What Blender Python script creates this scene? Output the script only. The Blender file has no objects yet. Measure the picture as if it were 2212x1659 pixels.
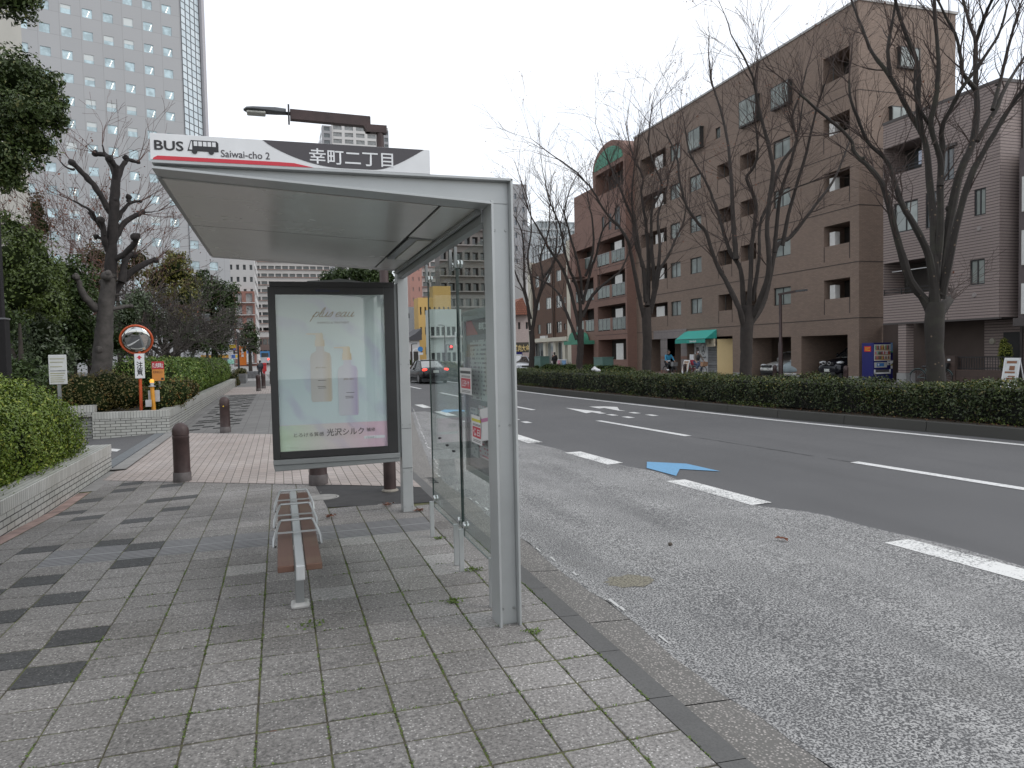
import bpy, bmesh, math, random
import numpy as np
from math import sin, cos, tan, atan2, radians, pi, sqrt
from mathutils import Vector, Matrix

SC = bpy.context.scene
COL = SC.collection
random.seed(7)

# ------------------------------------------------------------------ camera
# world: X to the right across the road, Y along the pavement, Z up, metres
FPX, CPX, CPY, EYE = 1600., 1106., 829.5, 1.7
_p, _r, _y = radians(2.42), radians(1.23), radians(17.37)
FWD = Vector((sin(_y)*cos(_p), cos(_y)*cos(_p), -sin(_p)))
_r0 = Vector((cos(_y), -sin(_y), 0)); _u0 = _r0.cross(FWD)
RGT = _r0*cos(_r) - _u0*sin(_r); UPV = _u0*cos(_r) + _r0*sin(_r)
CAMP = Vector((0, 0, EYE))
cam = bpy.data.cameras.new('camera'); camo = bpy.data.objects.new('camera', cam); COL.objects.link(camo)
cam.sensor_width = 36; cam.lens = FPX/2212*36; cam.clip_end = 3000; cam.clip_start = .05
camo.matrix_world = Matrix(((RGT.x, UPV.x, -FWD.x, 0), (RGT.y, UPV.y, -FWD.y, 0), (RGT.z, UPV.z, -FWD.z, EYE), (0, 0, 0, 1)))
SC.camera = camo

# measuring helpers: a sight line through a point of the survey picture meets a real plane
def ray(u, v): return FWD + RGT*((u-CPX)/FPX) - UPV*((v-CPY)/FPX)
def G(u, v, z=0.): d = ray(u, v); return CAMP + d*((z-EYE)/d.z)
def PX(u, v, X): d = ray(u, v); return CAMP + d*(X/d.x)
def PY(u, v, Y): d = ray(u, v); return CAMP + d*(Y/d.y)

# ------------------------------------------------------------------ world, sun
W = bpy.data.worlds.new('World'); SC.world = W; W.use_nodes = True
nt = W.node_tree; nt.nodes.clear()
out = nt.nodes.new('ShaderNodeOutputWorld')
sky = nt.nodes.new('ShaderNodeTexSky'); sky.sky_type = 'NISHITA'; sky.sun_disc = False
SUN_EL, SUN_ROT = radians(40), radians(120)
sky.sun_elevation = SUN_EL; sky.sun_rotation = SUN_ROT
bg1 = nt.nodes.new('ShaderNodeBackground'); bg1.inputs[1].default_value = .05
nt.links.new(sky.outputs[0], bg1.inputs[0])
# the closed cloud deck: near-white with soft grey-blue folds
tc = nt.nodes.new('ShaderNodeTexCoord')
mp = nt.nodes.new('ShaderNodeMapping'); mp.inputs['Scale'].default_value = (1, 1, 2.6)
no = nt.nodes.new('ShaderNodeTexNoise'); no.inputs['Scale'].default_value = 2.6; no.inputs['Detail'].default_value = 5; no.inputs['Roughness'].default_value = .55
cr = nt.nodes.new('ShaderNodeValToRGB')
cr.color_ramp.elements[0].position = .36; cr.color_ramp.elements[0].color = (.91, .935, .975, 1)
cr.color_ramp.elements[1].position = .56; cr.color_ramp.elements[1].color = (1.06, 1.06, 1.06, 1)
bg2 = nt.nodes.new('ShaderNodeBackground'); bg2.inputs[1].default_value = 1.03
add = nt.nodes.new('ShaderNodeAddShader')
nt.links.new(tc.outputs['Generated'], mp.inputs[0]); nt.links.new(mp.outputs[0], no.inputs['Vector'])
nt.links.new(no.outputs[0], cr.inputs[0]); nt.links.new(cr.outputs[0], bg2.inputs[0])
nt.links.new(bg1.outputs[0], add.inputs[0]); nt.links.new(bg2.outputs[0], add.inputs[1])
nt.links.new(add.outputs[0], out.inputs[0])
sun = bpy.data.lights.new('sun', 'SUN'); sun.energy = .7; sun.angle = radians(25); sun.color = (1, .97, .92)
suno = bpy.data.objects.new('sun', sun); COL.objects.link(suno)
_sd = Vector((sin(SUN_ROT)*cos(SUN_EL), cos(SUN_ROT)*cos(SUN_EL), sin(SUN_EL)))
suno.rotation_euler = _sd.to_track_quat('Z', 'Y').to_euler(); suno.location = (0, 0, 60)
SC.view_settings.view_transform = 'Standard'; SC.view_settings.look = 'None'
SC.view_settings.exposure = 0; SC.view_settings.gamma = 1
try:
    SC.cycles.max_bounces = 6; SC.cycles.transparent_max_bounces = 12; SC.cycles.diffuse_bounces = 3
except Exception: pass

# ------------------------------------------------------------------ materials
class NB:
    """tiny node-tree helper"""
    def __init__(s, name):
        s.m = bpy.data.materials.new(name); s.m.use_nodes = True; s.t = s.m.node_tree
        s.b = s.t.nodes['Principled BSDF']; s.o = s.t.nodes['Material Output']
        s.pos = None
    def n(s, kind, **kw):
        x = s.t.nodes.new(kind)
        for k, v in kw.items():
            if k.startswith('i_'): x.inputs[k[2:].replace('_', ' ')].default_value = v
            else: setattr(x, k, v)
        return x
    def l(s, a, b): s.t.links.new(a, b)
    def obj(s):
        if s.pos is None: s.pos = s.n('ShaderNodeTexCoord').outputs['Object']
        return s.pos
    def noise(s, scale, detail=3, rough=.55, vec=None, dist=0):
        x = s.n('ShaderNodeTexNoise'); x.inputs['Scale'].default_value = scale; x.inputs['Detail'].default_value = detail
        x.inputs['Roughness'].default_value = rough; x.inputs['Distortion'].default_value = dist
        s.l(vec if vec is not None else s.obj(), x.inputs['Vector']); return x.outputs[0]
    def ramp(s, fac, stops):
        x = s.n('ShaderNodeValToRGB'); e = x.color_ramp.elements
        while len(e) < len(stops): e.new(.5)
        for q, (p, c) in zip(e, stops): q.position = p; q.color = (*c, 1) if len(c) == 3 else c
        s.l(fac, x.inputs[0]); return x.outputs[0]
    def mix(s, fac, a, b, mode='MIX'):
        x = s.n('ShaderNodeMix', data_type='RGBA', blend_type=mode)
        for k, v in ((0, fac), (6, a), (7, b)):
            if isinstance(v, (int, float)): x.inputs[k].default_value = v
            elif isinstance(v, tuple): x.inputs[k].default_value = (*v, 1) if len(v) == 3 else v
            else: s.l(v, x.inputs[k])
        return x.outputs[2]
    def math(s, op, a, b=0.):
        x = s.n('ShaderNodeMath', operation=op)
        for k, v in ((0, a), (1, b)):
            if isinstance(v, (int, float)): x.inputs[k].default_value = v
            else: s.l(v, x.inputs[k])
        return x.outputs[0]
    def bump(s, h, strength=.3, dist=.01):
        x = s.n('ShaderNodeBump'); x.inputs['Strength'].default_value = strength; x.inputs['Distance'].default_value = dist
        s.l(h, x.inputs['Height']); s.l(x.outputs[0], s.b.inputs['Normal'])
    def set(s, color=None, rough=None, metal=None, spec=None):
        for k, v in (('Base Color', color), ('Roughness', rough), ('Metallic', metal), ('Specular IOR Level', spec)):
            if v is None: continue
            if isinstance(v, (int, float)): s.b.inputs[k].default_value = v
            elif isinstance(v, tuple): s.b.inputs[k].default_value = (*v, 1)
            else: s.l(v, s.b.inputs[k])
        return s.m
    def wall(s):
        """(along-wall, height) coordinates for axis-aligned walls"""
        sx = s.n('ShaderNodeSeparateXYZ'); s.l(s.obj(), sx.inputs[0])
        ge = s.n('ShaderNodeNewGeometry'); sn = s.n('ShaderNodeSeparateXYZ'); s.l(ge.outputs['Normal'], sn.inputs[0])
        f = s.math('GREATER_THAN', s.math('ABSOLUTE', sn.outputs[0]), .6)
        m = s.n('ShaderNodeMix', data_type='FLOAT'); s.l(f, m.inputs[0]); s.l(sx.outputs[0], m.inputs[2]); s.l(sx.outputs[1], m.inputs[3])
        c = s.n('ShaderNodeCombineXYZ'); s.l(m.outputs[0], c.inputs[0]); s.l(sx.outputs[2], c.inputs[1]); return c.outputs[0]
    def brick(s, vec, c1, c2, mortar, w, h, ms=.01, offset=.5):
        x = s.n('ShaderNodeTexBrick'); x.offset = offset
        x.inputs['Scale'].default_value = 1; x.inputs['Brick Width'].default_value = w; x.inputs['Row Height'].default_value = h
        x.inputs['Mortar Size'].default_value = ms; x.inputs['Mortar Smooth'].default_value = .1; x.inputs['Bias'].default_value = 0
        for k, c in (('Color1', c1), ('Color2', c2), ('Mortar', mortar)): x.inputs[k].default_value = (*c, 1)
        s.l(vec, x.inputs['Vector']); return x

_MC = {}
def mat(name, c, rough=.5, metal=0., var=.12, scale=6., bump=0., spec=.5, grain=0.):
    """plain surface with uneven tone, dirt and slight bump"""
    if name in _MC: return _MC[name]
    s = NB(name)
    n1 = s.noise(scale, 4)
    col = s.mix(s.ramp(n1, [(.3, (0, 0, 0)), (.7, (1, 1, 1))]), tuple(x*(1-var) for x in c), tuple(min(1, x*(1+var)) for x in c))
    if grain:
        n2 = s.noise(120, 2); col = s.mix(s.ramp(n2, [(.35, (0, 0, 0)), (.65, (1, 1, 1))]), s.mix(grain, col, (0, 0, 0)), s.mix(grain*.6, col, (1, 1, 1)))
    rr = s.ramp(n1, [(0, (max(0, rough-.08),)*3), (1, (min(1, rough+.08),)*3)])
    if bump: s.bump(s.noise(scale*12, 3), bump, .005)
    _MC[name] = s.set(col, rr, metal, spec); return s.m
def flat(name, c, rough=.6): return mat(name, c, rough, 0, .04, 9)
def emit(name, c, k):
    s = NB(name); s.set(c, .4); s.b.inputs['Emission Color'].default_value = (*c, 1); s.b.inputs['Emission Strength'].default_value = k; return s.m
def glass_mat(name, tint=(.9, .96, .94), spec_rough=.0, extra=0.0, ior=1.5):
    s = NB(name); t = s.n('ShaderNodeBsdfTransparent'); t.inputs[0].default_value = (*tint, 1)
    g = s.n('ShaderNodeBsdfGlossy'); g.inputs['Roughness'].default_value = spec_rough; g.inputs[0].default_value = (1, 1, 1, 1)
    ge = s.n('ShaderNodeNewGeometry'); dt = s.n('ShaderNodeVectorMath', operation='DOT_PRODUCT'); s.l(ge.outputs['Normal'], dt.inputs[0]); s.l(ge.outputs['Incoming'], dt.inputs[1])
    f = s.math('MULTIPLY', s.math('POWER', s.math('SUBTRACT', 1., s.math('ABSOLUTE', dt.outputs['Value'])), 5.), ior)     # Schlick, the same from both faces
    m = s.n('ShaderNodeMixShader'); s.l(s.math('ADD', f, extra), m.inputs[0]); s.l(t.outputs[0], m.inputs[1]); s.l(g.outputs[0], m.inputs[2])
    s.l(m.outputs[0], s.o.inputs[0]); return s.m
def pane_mat(name, c, rough=.06):
    """window pane of a building: curtain or dark room behind reflecting glass"""
    s = NB(name); v = s.noise(.9, 2); ge = s.n('ShaderNodeNewGeometry')
    r = ge.outputs['Random Per Island']
    col = s.mix(r, tuple(x*.55 for x in c), c); col = s.mix(s.ramp(v, [(.4, (0, 0, 0)), (.6, (1, 1, 1))]), col, s.mix(.35, col, (.02, .02, .02)))
    s.set(col, rough, 0, .8); return s.m

# ------------------------------------------------------------------ objects
def base_of(o):
    p = Vector(o.location)
    while o.parent: o = o.parent; p += Vector(o.location)
    return p
def tag(o, label=None, cat=None, group=None, kind=None):
    if label: o['label'] = label
    if cat: o['category'] = cat
    if group: o['group'] = group
    if kind: o['kind'] = kind
    return o
def thing(name, label, cat, loc=(0, 0, 0), group=None):
    o = bpy.data.objects.new(name, None); COL.objects.link(o); o.location = loc; o.empty_display_size = .2
    return tag(o, label, cat, group)
def link(name, me, parent=None, m=None, bevel=0, smooth=False, label=None, cat=None, group=None, kind=None, origin=None, mods=None):
    """me is in world coordinates; the object gets its origin at the parent's base or at `origin`"""
    o = bpy.data.objects.new(name, me); COL.objects.link(o)
    if m is not None:
        for q in (m if isinstance(m, (list, tuple)) else [m]): me.materials.append(q)
    off = base_of(parent) if parent else Vector(origin) if origin else Vector((0, 0, 0))
    me.transform(Matrix.Translation(-off))
    if parent: o.parent = parent
    else: o.location = off
    if bevel:
        b = o.modifiers.new('bevel', 'BEVEL'); b.width = bevel; b.segments = 2; b.limit_method = 'ANGLE'; b.angle_limit = radians(35)
    if smooth:
        me.polygons.foreach_set('use_smooth', [True]*len(me.polygons))
        if smooth != 'all':
            try: me.set_sharp_from_angle(angle=radians(38))
            except Exception: pass
    return tag(o, label, cat, group, kind)

class MB:
    """collects simple shapes into one mesh"""
    def __init__(s): s.v = []; s.f = []; s.mi = []; s.cur = 0
    def add(s, vs, fs):
        n = len(s.v); s.v += [tuple(v) for v in vs]; s.f += [tuple(i+n for i in f) for f in fs]; s.mi += [s.cur]*len(fs); return s
    def box(s, x0, x1, y0, y1, z0, z1):
        return s.add([(x0, y0, z0), (x1, y0, z0), (x1, y1, z0), (x0, y1, z0), (x0, y0, z1), (x1, y0, z1), (x1, y1, z1), (x0, y1, z1)],
                     [(0, 3, 2, 1), (4, 5, 6, 7), (0, 1, 5, 4), (1, 2, 6, 5), (2, 3, 7, 6), (3, 0, 4, 7)])
    def bar(s, p, q, w, h=None, up=(0, 0, 1)):
        """box of section w x h from p to q"""
        h = w if h is None else h
        p, q = Vector(p), Vector(q); d = (q-p).normalized(); up = Vector(up)
        if abs(d.dot(up)) > .99: up = Vector((0, 1, 0))
        a = d.cross(up).normalized()*w/2; b = a.cross(d).normalized()*h/2
        vs = [c+i*a+j*b for c in (p, q) for i, j in ((-1, -1), (1, -1), (1, 1), (-1, 1))]
        return s.add(vs, [(0, 1, 2, 3), (7, 6, 5, 4), (0, 4, 5, 1), (1, 5, 6, 2), (2, 6, 7, 3), (3, 7, 4, 0)])
    def tube(s, path, r, n=8, cap=True):
        path = [Vector(p) for p in path]; k = len(path)
        rs = r if isinstance(r, (list, tuple)) else [r]*k
        vs = []; ref = None
        for i, p in enumerate(path):
            d = (path[min(i+1, k-1)]-path[max(i-1, 0)])
            d = d.normalized() if d.length > 1e-9 else Vector((0, 0, 1))
            if ref is None: ref = Vector((0, 0, 1)) if abs(d.z) < .9 else Vector((1, 0, 0))
            a = (ref - d*ref.dot(d)); a = a.normalized() if a.length > 1e-6 else d.orthogonal().normalized(); ref = a; b = d.cross(a)
            vs += [p+(a*cos(2*pi*j/n)+b*sin(2*pi*j/n))*rs[i] for j in range(n)]
        fs = [(i*n+j, i*n+(j+1) % n, (i+1)*n+(j+1) % n, (i+1)*n+j) for i in range(k-1) for j in range(n)]
        if cap: fs += [tuple(range(n-1, -1, -1)), tuple((k-1)*n+j for j in range(n))]
        return s.add(vs, fs)
    def lathe(s, prof, c, n=20, axis='Z'):
        """profile [(r, h)] turned about an axis through c"""
        vs = []
        for r, h in prof:
            for j in range(n):
                a = 2*pi*j/n; x, y = r*cos(a), r*sin(a)
                vs.append((c[0]+x, c[1]+y, c[2]+h) if axis == 'Z' else (c[0]+x, c[1]+h, c[2]+y) if axis == 'Y' else (c[0]+h, c[1]+x, c[2]+y))
        k = len(prof)
        fs = [(i*n+j, i*n+(j+1) % n, (i+1)*n+(j+1) % n, (i+1)*n+j) for i in range(k-1) for j in range(n)]
        fs += [tuple(range(n-1, -1, -1)), tuple((k-1)*n+j for j in range(n))]
        return s.add(vs, fs)
    def prism(s, poly, a, b, axis='Y'):
        """2-D outline extruded from a to b. axis Y: (x,z) X: (y,z) Z: (x,y)"""
        n = len(poly)
        P = lambda u, w, t: (u, t, w) if axis == 'Y' else (t, u, w) if axis == 'X' else (u, w, t)
        vs = [P(u, w, a) for u, w in poly]+[P(u, w, b) for u, w in poly]
        return s.add(vs, [tuple(range(n-1, -1, -1)), tuple(range(n, 2*n))]+[(i, (i+1) % n, n+(i+1) % n, n+i) for i in range(n)])
    def quad(s, *p): return s.add(p, [tuple(range(len(p)))])
    def ball(s, c, rx, ry=None, rz=None, n=12, m=8):
        ry = rx if ry is None else ry; rz = rx if rz is None else rz
        vs = [(c[0], c[1], c[2]-rz)]+[(c[0]+rx*cos(2*pi*j/n)*sin(pi*i/m), c[1]+ry*sin(2*pi*j/n)*sin(pi*i/m), c[2]-rz*cos(pi*i/m)) for i in range(1, m) for j in range(n)]+[(c[0], c[1], c[2]+rz)]
        fs = [(0, 1+(j+1) % n, 1+j) for j in range(n)]
        fs += [(1+(i-1)*n+j, 1+(i-1)*n+(j+1) % n, 1+i*n+(j+1) % n, 1+i*n+j) for i in range(1, m-1) for j in range(n)]
        t = len(vs)-1; fs += [(t, 1+(m-2)*n+j, 1+(m-2)*n+(j+1) % n) for j in range(n)]
        return s.add(vs, fs)
    def mesh(s, name, fix=True):
        me = bpy.data.meshes.new(name); me.from_pydata(s.v, [], s.f)
        me.polygons.foreach_set('material_index', s.mi)
        if fix:
            bm = bmesh.new(); bm.from_mesh(me); bmesh.ops.recalc_face_normals(bm, faces=bm.faces); bm.to_mesh(me); bm.free()
        me.update(); return me
    def build(s, name, m, parent=None, fix=True, **kw): return link(name, s.mesh(name, fix), parent, m, **kw)

def struct(name, mb, m, **kw): return mb.build(name, m, kind='structure', **kw)
def absorb(o, parent):
    """parts of o become parts of parent; o itself goes"""
    for c in list(o.children): c.parent = parent; c.location = Vector(c.location)+Vector(o.location)-Vector(parent.location)
    bpy.data.objects.remove(o)
def kids(o): return [c for c in o.children]
def copy_tree(o, parent=None):
    c = o.copy(); COL.objects.link(c)
    if parent: c.parent = parent
    for k in kids(o): copy_tree(k, c)
    return c

_FONT = bpy.data.curves.new('lettering', 'FONT')
_FO = bpy.data.objects.new('lettering', _FONT); COL.objects.link(_FO)
def text(name, body, x0, x1, z0, z1, at, facing, m, parent, bold=0., depth=.002, vertical=False, fit=True, shear=0.):
    """lettering that fills a box on a wall. facing '-Y': x0..x1 along X at Y=at; '-X': along -Y (x0 > x1) at X=at"""
    _FONT.body = '\n'.join(body) if vertical else body
    _FONT.align_x = 'CENTER' if vertical else 'LEFT'; _FONT.space_line = .95; _FONT.offset = bold; _FONT.extrude = 0; _FONT.shear = shear; _FONT.resolution_u = 3
    bpy.context.view_layer.update()
    dg = bpy.context.evaluated_depsgraph_get(); dg.update()
    me = bpy.data.meshes.new_from_object(_FO.evaluated_get(dg)); me.name = name; me.materials.clear()
    if len(me.vertices) == 0: return None
    a = np.zeros(len(me.vertices)*3); me.vertices.foreach_get('co', a); a = a.reshape(-1, 3)
    lo, hi = a.min(0), a.max(0); s = (a-lo)/np.maximum(hi-lo, 1e-6)
    u = x0+(x1-x0)*s[:, 0]; w = z0+(z1-z0)*s[:, 1]
    co = np.stack([u, np.full_like(u, at), w], 1) if facing == '-Y' else np.stack([np.full_like(u, at), u, w], 1)
    me.vertices.foreach_set('co', co.ravel()); me.update()
    o = link(name, me, parent, m)
    return o

# ------------------------------------------------------------------ foliage
def leaf_mesh(name, P, N, size, rng, aspect=.5, flop=.6):
    """P points, N outward normals; one folded leaf (2 triangles) at each"""
    n = len(P); size = np.asarray(size)*np.ones(n)*rng.uniform(.65, 1.3, n)
    D = N+rng.normal(0, flop, (n, 3)); D /= np.linalg.norm(D, axis=1, keepdims=True)+1e-9
    T = np.cross(D, rng.normal(0, 1, (n, 3))); T /= np.linalg.norm(T, axis=1, keepdims=True)+1e-9
    B = np.cross(D, T)
    L = T*size[:, None]; Wd = B*(size*aspect)[:, None]; up = D*(size*.16)[:, None]
    V = np.stack([P-L*.5, P+Wd*.5+up-L*.06, P+L*.5, P-Wd*.5+up-L*.06], 1).reshape(-1, 3)
    i = np.arange(n)*4
    F = np.stack([i, i+1, i+2, i, i+2, i+3], 1).ravel()
    me = bpy.data.meshes.new(name)
    me.vertices.add(4*n); me.vertices.foreach_set('co', V.astype(np.float32).ravel())
    me.loops.add(6*n); me.loops.foreach_set('vertex_index', F.astype(np.int32))
    me.polygons.add(2*n); me.polygons.foreach_set('loop_start', np.arange(0, 6*n, 3, dtype=np.int32))
    me.polygons.foreach_set('loop_total', np.full(2*n, 3, dtype=np.int32))
    me.update(calc_edges=True); me.validate(); return me
def leaf_mat(name, dark, light, tips=None, rough=.45, scale=1.2, tip_amt=.12):
    s = NB(name); ge = s.n('ShaderNodeNewGeometry'); r = ge.outputs['Random Per Island']
    n1 = s.noise(scale, 3)
    c = s.mix(r, dark, light)
    c = s.mix(s.ramp(n1, [(.35, (0, 0, 0)), (.65, (1, 1, 1))]), s.mix(.45, c, dark), s.mix(.25, c, light))
    if tips: c = s.mix(s.math('GREATER_THAN', s.math('ADD', r, s.math('MULTIPLY', n1, .3)), 1.15-tip_amt), c, tips)
    s.set(c, rough, 0, .35)
    s.b.inputs['Transmission Weight'].default_value = 0
    return s.m
def blob_points(blobs, dens, rng, shell=.55, lump=.18, zmin=None):
    """random leaf sites near the surface of a union of lumpy ellipsoids [(cx,cy,cz,rx,ry,rz)]"""
    P = []; N = []
    B = np.array(blobs, float)
    for b in B:
        c, r = b[:3], b[3:6]
        area = 4*pi*((r[0]*r[1])**1.6/3+(r[0]*r[2])**1.6/3+(r[1]*r[2])**1.6/3)**(1/1.6)
        n = max(8, int(area*dens))
        d = rng.normal(0, 1, (n, 3)); d /= np.linalg.norm(d, axis=1, keepdims=True)
        k = 1-shell*rng.random(n)**2
        w = 1+lump*np.sin(d[:, 0]*7+c[0]*3)*np.sin(d[:, 1]*6+c[1]*2)+lump*np.sin(d[:, 2]*8+d[:, 0]*5)*.7+rng.normal(0, .05, n)
        P.append(c+d*r*(k*w)[:, None]); q = d/r; N.append(q/np.linalg.norm(q, axis=1, keepdims=True))
    P = np.concatenate(P); N = np.concatenate(N)
    keep = np.ones(len(P), bool)
    for b in B:       # drop sites deep inside another clump
        e = (((P-b[:3])/b[3:6])**2).sum(1); keep &= e > .2
    if zmin is not None: keep &= P[:, 2] > zmin
    return P[keep], N[keep]
def box_points(x0, x1, y0, y1, z0, z1, n, rng, lump=.06, faces='-X+X-Y+YT', round_=.12):
    """leaf sites on a clipped hedge with softened, uneven faces"""
    A = {'-X': (y1-y0)*(z1-z0), '+X': (y1-y0)*(z1-z0), '-Y': (x1-x0)*(z1-z0), '+Y': (x1-x0)*(z1-z0), 'T': (x1-x0)*(y1-y0)}
    fs = [f for f in A if f in faces]; tot = sum(A[f] for f in fs); P = []; N = []
    for f in fs:
        k = int(n*A[f]/tot); a, b = rng.random(k), rng.random(k)
        x = x0+(x1-x0)*a; y = y0+(y1-y0)*a; z = z0+(z1-z0)*b; dep = rng.random(k)**1.6*lump*3
        if f == '-X': p = np.stack([x0+dep, y, z], 1); m = (-1, 0, .25)
        elif f == '+X': p = np.stack([x1-dep, y, z], 1); m = (1, 0, .25)
        elif f == '-Y': p = np.stack([x, y0+dep, z], 1); m = (0, -1, .25)
        elif f == '+Y': p = np.stack([x, y1-dep, z], 1); m = (0, 1, .25)
        else: p = np.stack([x, y0+(y1-y0)*b, z1-dep], 1); m = (0, 0, 1)
        P.append(p); N.append(np.tile(np.array(m, float), (k, 1)))
    P = np.concatenate(P); N = np.concatenate(N)
    lumpv = lump*(np.sin(P[:, 0]*2.9+P[:, 1]*1.7)+np.sin(P[:, 1]*4.3+P[:, 2]*3.1)+.6*np.sin(P[:, 1]*9.1+P[:, 0]*7))
    P += N*(lumpv*.6)[:, None]+rng.normal(0, lump*.35, P.shape)
    ex = np.minimum(P[:, 0]-x0, x1-P[:, 0]); ey = np.minimum(P[:, 1]-y0, y1-P[:, 1]); e = np.minimum(ex, ey)
    P[:, 2] -= np.where((P[:, 2] > z1-round_*2) & (e < round_), (round_-e)*.8, 0)
    return P, N

# bare branching: list of (path, radii)
def grow(rng, p, d, length, r, level, out, up=.25, spread=.5, seg=5, kids_n=(2, 3), rmin=.006):
    pts = [Vector(p)]; d = Vector(d).normalized(); rr = [r]
    for i in range(seg):
        d = (d+Vector((rng.normal(0, .11), rng.normal(0, .11), rng.normal(0, .05)+up*.09))).normalized()
        pts.append(pts[-1]+d*length/seg); rr.append(max(rmin, r*(1-.55*(i+1)/seg)))
    out.append((pts, rr, level))
    if level <= 0: return
    k = int(rng.integers(kids_n[0], kids_n[1]+1))
    for j in range(k):
        t = int(rng.integers(max(1, seg//3), seg+1)) if j else seg
        a = rng.uniform(0, 2*pi); s = spread*rng.uniform(.5, 1.2)
        o = d.orthogonal().normalized(); o.rotate(Matrix.Rotation(a, 3, d))
        nd = (d*cos(s)+o*sin(s)).normalized()
        grow(rng, pts[t], nd, length*rng.uniform(.62, .85), max(rmin, rr[t]*(.8 if j == 0 else .62)), level-1, out, up, spread, max(3, seg-1), kids_n, rmin)
# ================================================================== SETTING
def cY(Y): return float(np.interp(Y, [0, 4, 7.7, 10.5, 18, 30, 80], [-.007, -.007, .006, .04, .04, .02, .01]))
def zs(X, Y): return cY(Y)*(X-1.3)                      # pavement height: it dips towards the car-park drive
def kerbX(Y): return float(np.interp(Y, [-5, 11, 16.4, 24.5, 30, 200], [1.66, 1.66, 2.4, 3.6, 4.1, 4.3]))
def zr(X): return -.085-.035*min(1, max(0, (X-2.14)/3))
def medX(Y): return float(np.interp(Y, [-5, 4, 10.1, 16.2, 28.7, 34, 60], [14.6, 13.7, 12.96, 12.05, 11.14, 10.95, 10.7]))
def sheet(name, xf0, xf1, ys, nx, zf, m, **kw):
    mb = MB(); rows = []
    for y in ys:
        a, b = xf0(y), xf1(y); rows.append([(a+(b-a)*i/nx, y, zf(a+(b-a)*i/nx, y)) for i in range(nx+1)])
    vs = [p for r in rows for p in r]; k = nx+1
    mb.add(vs, [(j*k+i, j*k+i+1, (j+1)*k+i+1, (j+1)*k+i) for j in range(len(ys)-1) for i in range(nx)])
    return mb.build(name, m, fix=False, **kw)

# --- ground to the horizon
s = NB('distant_ground'); M_ground = s.set(s.mix(s.noise(.08, 4), (.10, .10, .10), (.17, .165, .16)), .9)
gm = MB(); gm.quad((-900, -60, -.45), (900, -60, -.45), (900, 1500, -.45), (-900, 1500, -.45))
struct('ground', gm, M_ground, fix=False)

# --- asphalt
s = NB('asphalt'); n1 = s.noise(.35, 4); n2 = s.noise(150, 2, .8); n3 = s.noise(1.3, 3, vec=None)
c = s.mix(s.ramp(n1, [(.3, (0, 0, 0)), (.7, (1, 1, 1))]), (.086, .086, .088), (.118, .117, .119))
c = s.mix(s.ramp(n2, [(.40, (0, 0, 0)), (.66, (1, 1, 1))]), s.mix(.45, c, (.02, .02, .022)), s.mix(.35, c, (.26, .26, .26)))
mpn = s.n('ShaderNodeMapping'); mpn.inputs['Scale'].default_value = (1.4, .12, 1); s.l(s.obj(), mpn.inputs[0])
tr = s.noise(1.0, 3, vec=mpn.outputs[0]); c = s.mix(s.ramp(tr, [(.45, (0, 0, 0)), (.75, (.35, .35, .35))]), c, (.07, .07, .072))
s.bump(n2, .5, .004); M_asph = s.set(c, .88)
sheet('road', lambda y: kerbX(y)+.3, lambda y: 27., [-8+2*i for i in range(20)]+[34+8*i for i in range(28)], 24, lambda x, y: zr(x), M_asph, kind='structure')

# --- worn pale surfacing of the bus bay: white stones in dark bitumen
s = NB('bay_surfacing'); n1 = s.noise(.8, 4, .6); n2 = s.noise(84, 2, .5, dist=.5); n4 = s.noise(11, 3)
m2 = s.math('ADD', n2, s.math('MULTIPLY', s.math('SUBTRACT', n1, .5), .14))
c = s.ramp(m2, [(.41, (.062, .062, .064)), (.50, (.19, .19, .188)), (.58, (.455, .45, .438))])
c = s.mix(s.ramp(n4, [(.35, (0, 0, 0)), (.7, (.32, .32, .32))]), c, (.15, .15, .148))
mpb = s.n('ShaderNodeMapping'); mpb.inputs['Scale'].default_value = (1.1, .16, 1); s.l(s.obj(), mpb.inputs[0]); n5 = s.noise(1.3, 4, .6, mpb.outputs[0])
c = s.mix(s.ramp(n5, [(.50, (0, 0, 0)), (.68, (.42, .42, .42))]), c, (.085, .085, .086))
n6 = s.noise(.55, 5, .65); c = s.mix(s.ramp(n6, [(.60, (0, 0, 0)), (.72, (.30, .30, .30))]), c, (.10, .095, .085))
s.bump(n2, .45, .006); M_bay = s.set(c, .92)
def bayR(y): return float(np.interp(y, [-8, 4.5, 5.6, 6.64, 7.2, 9.7, 12.2, 14.8, 24], [5.6, 5.58, 5.5, 5.38, 5.06, 5.15, 4.8, 4.6, 4.25]))
sheet('bus_bay', lambda y: kerbX(y)+.48+.025*sin(y*3.1)+.012*sin(y*11), lambda y: bayR(y)+.13+.03*sin(y*4), [-6+.25*i for i in range(118)], 8, lambda x, y: zr(x)+.005, M_bay, kind='structure')

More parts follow.
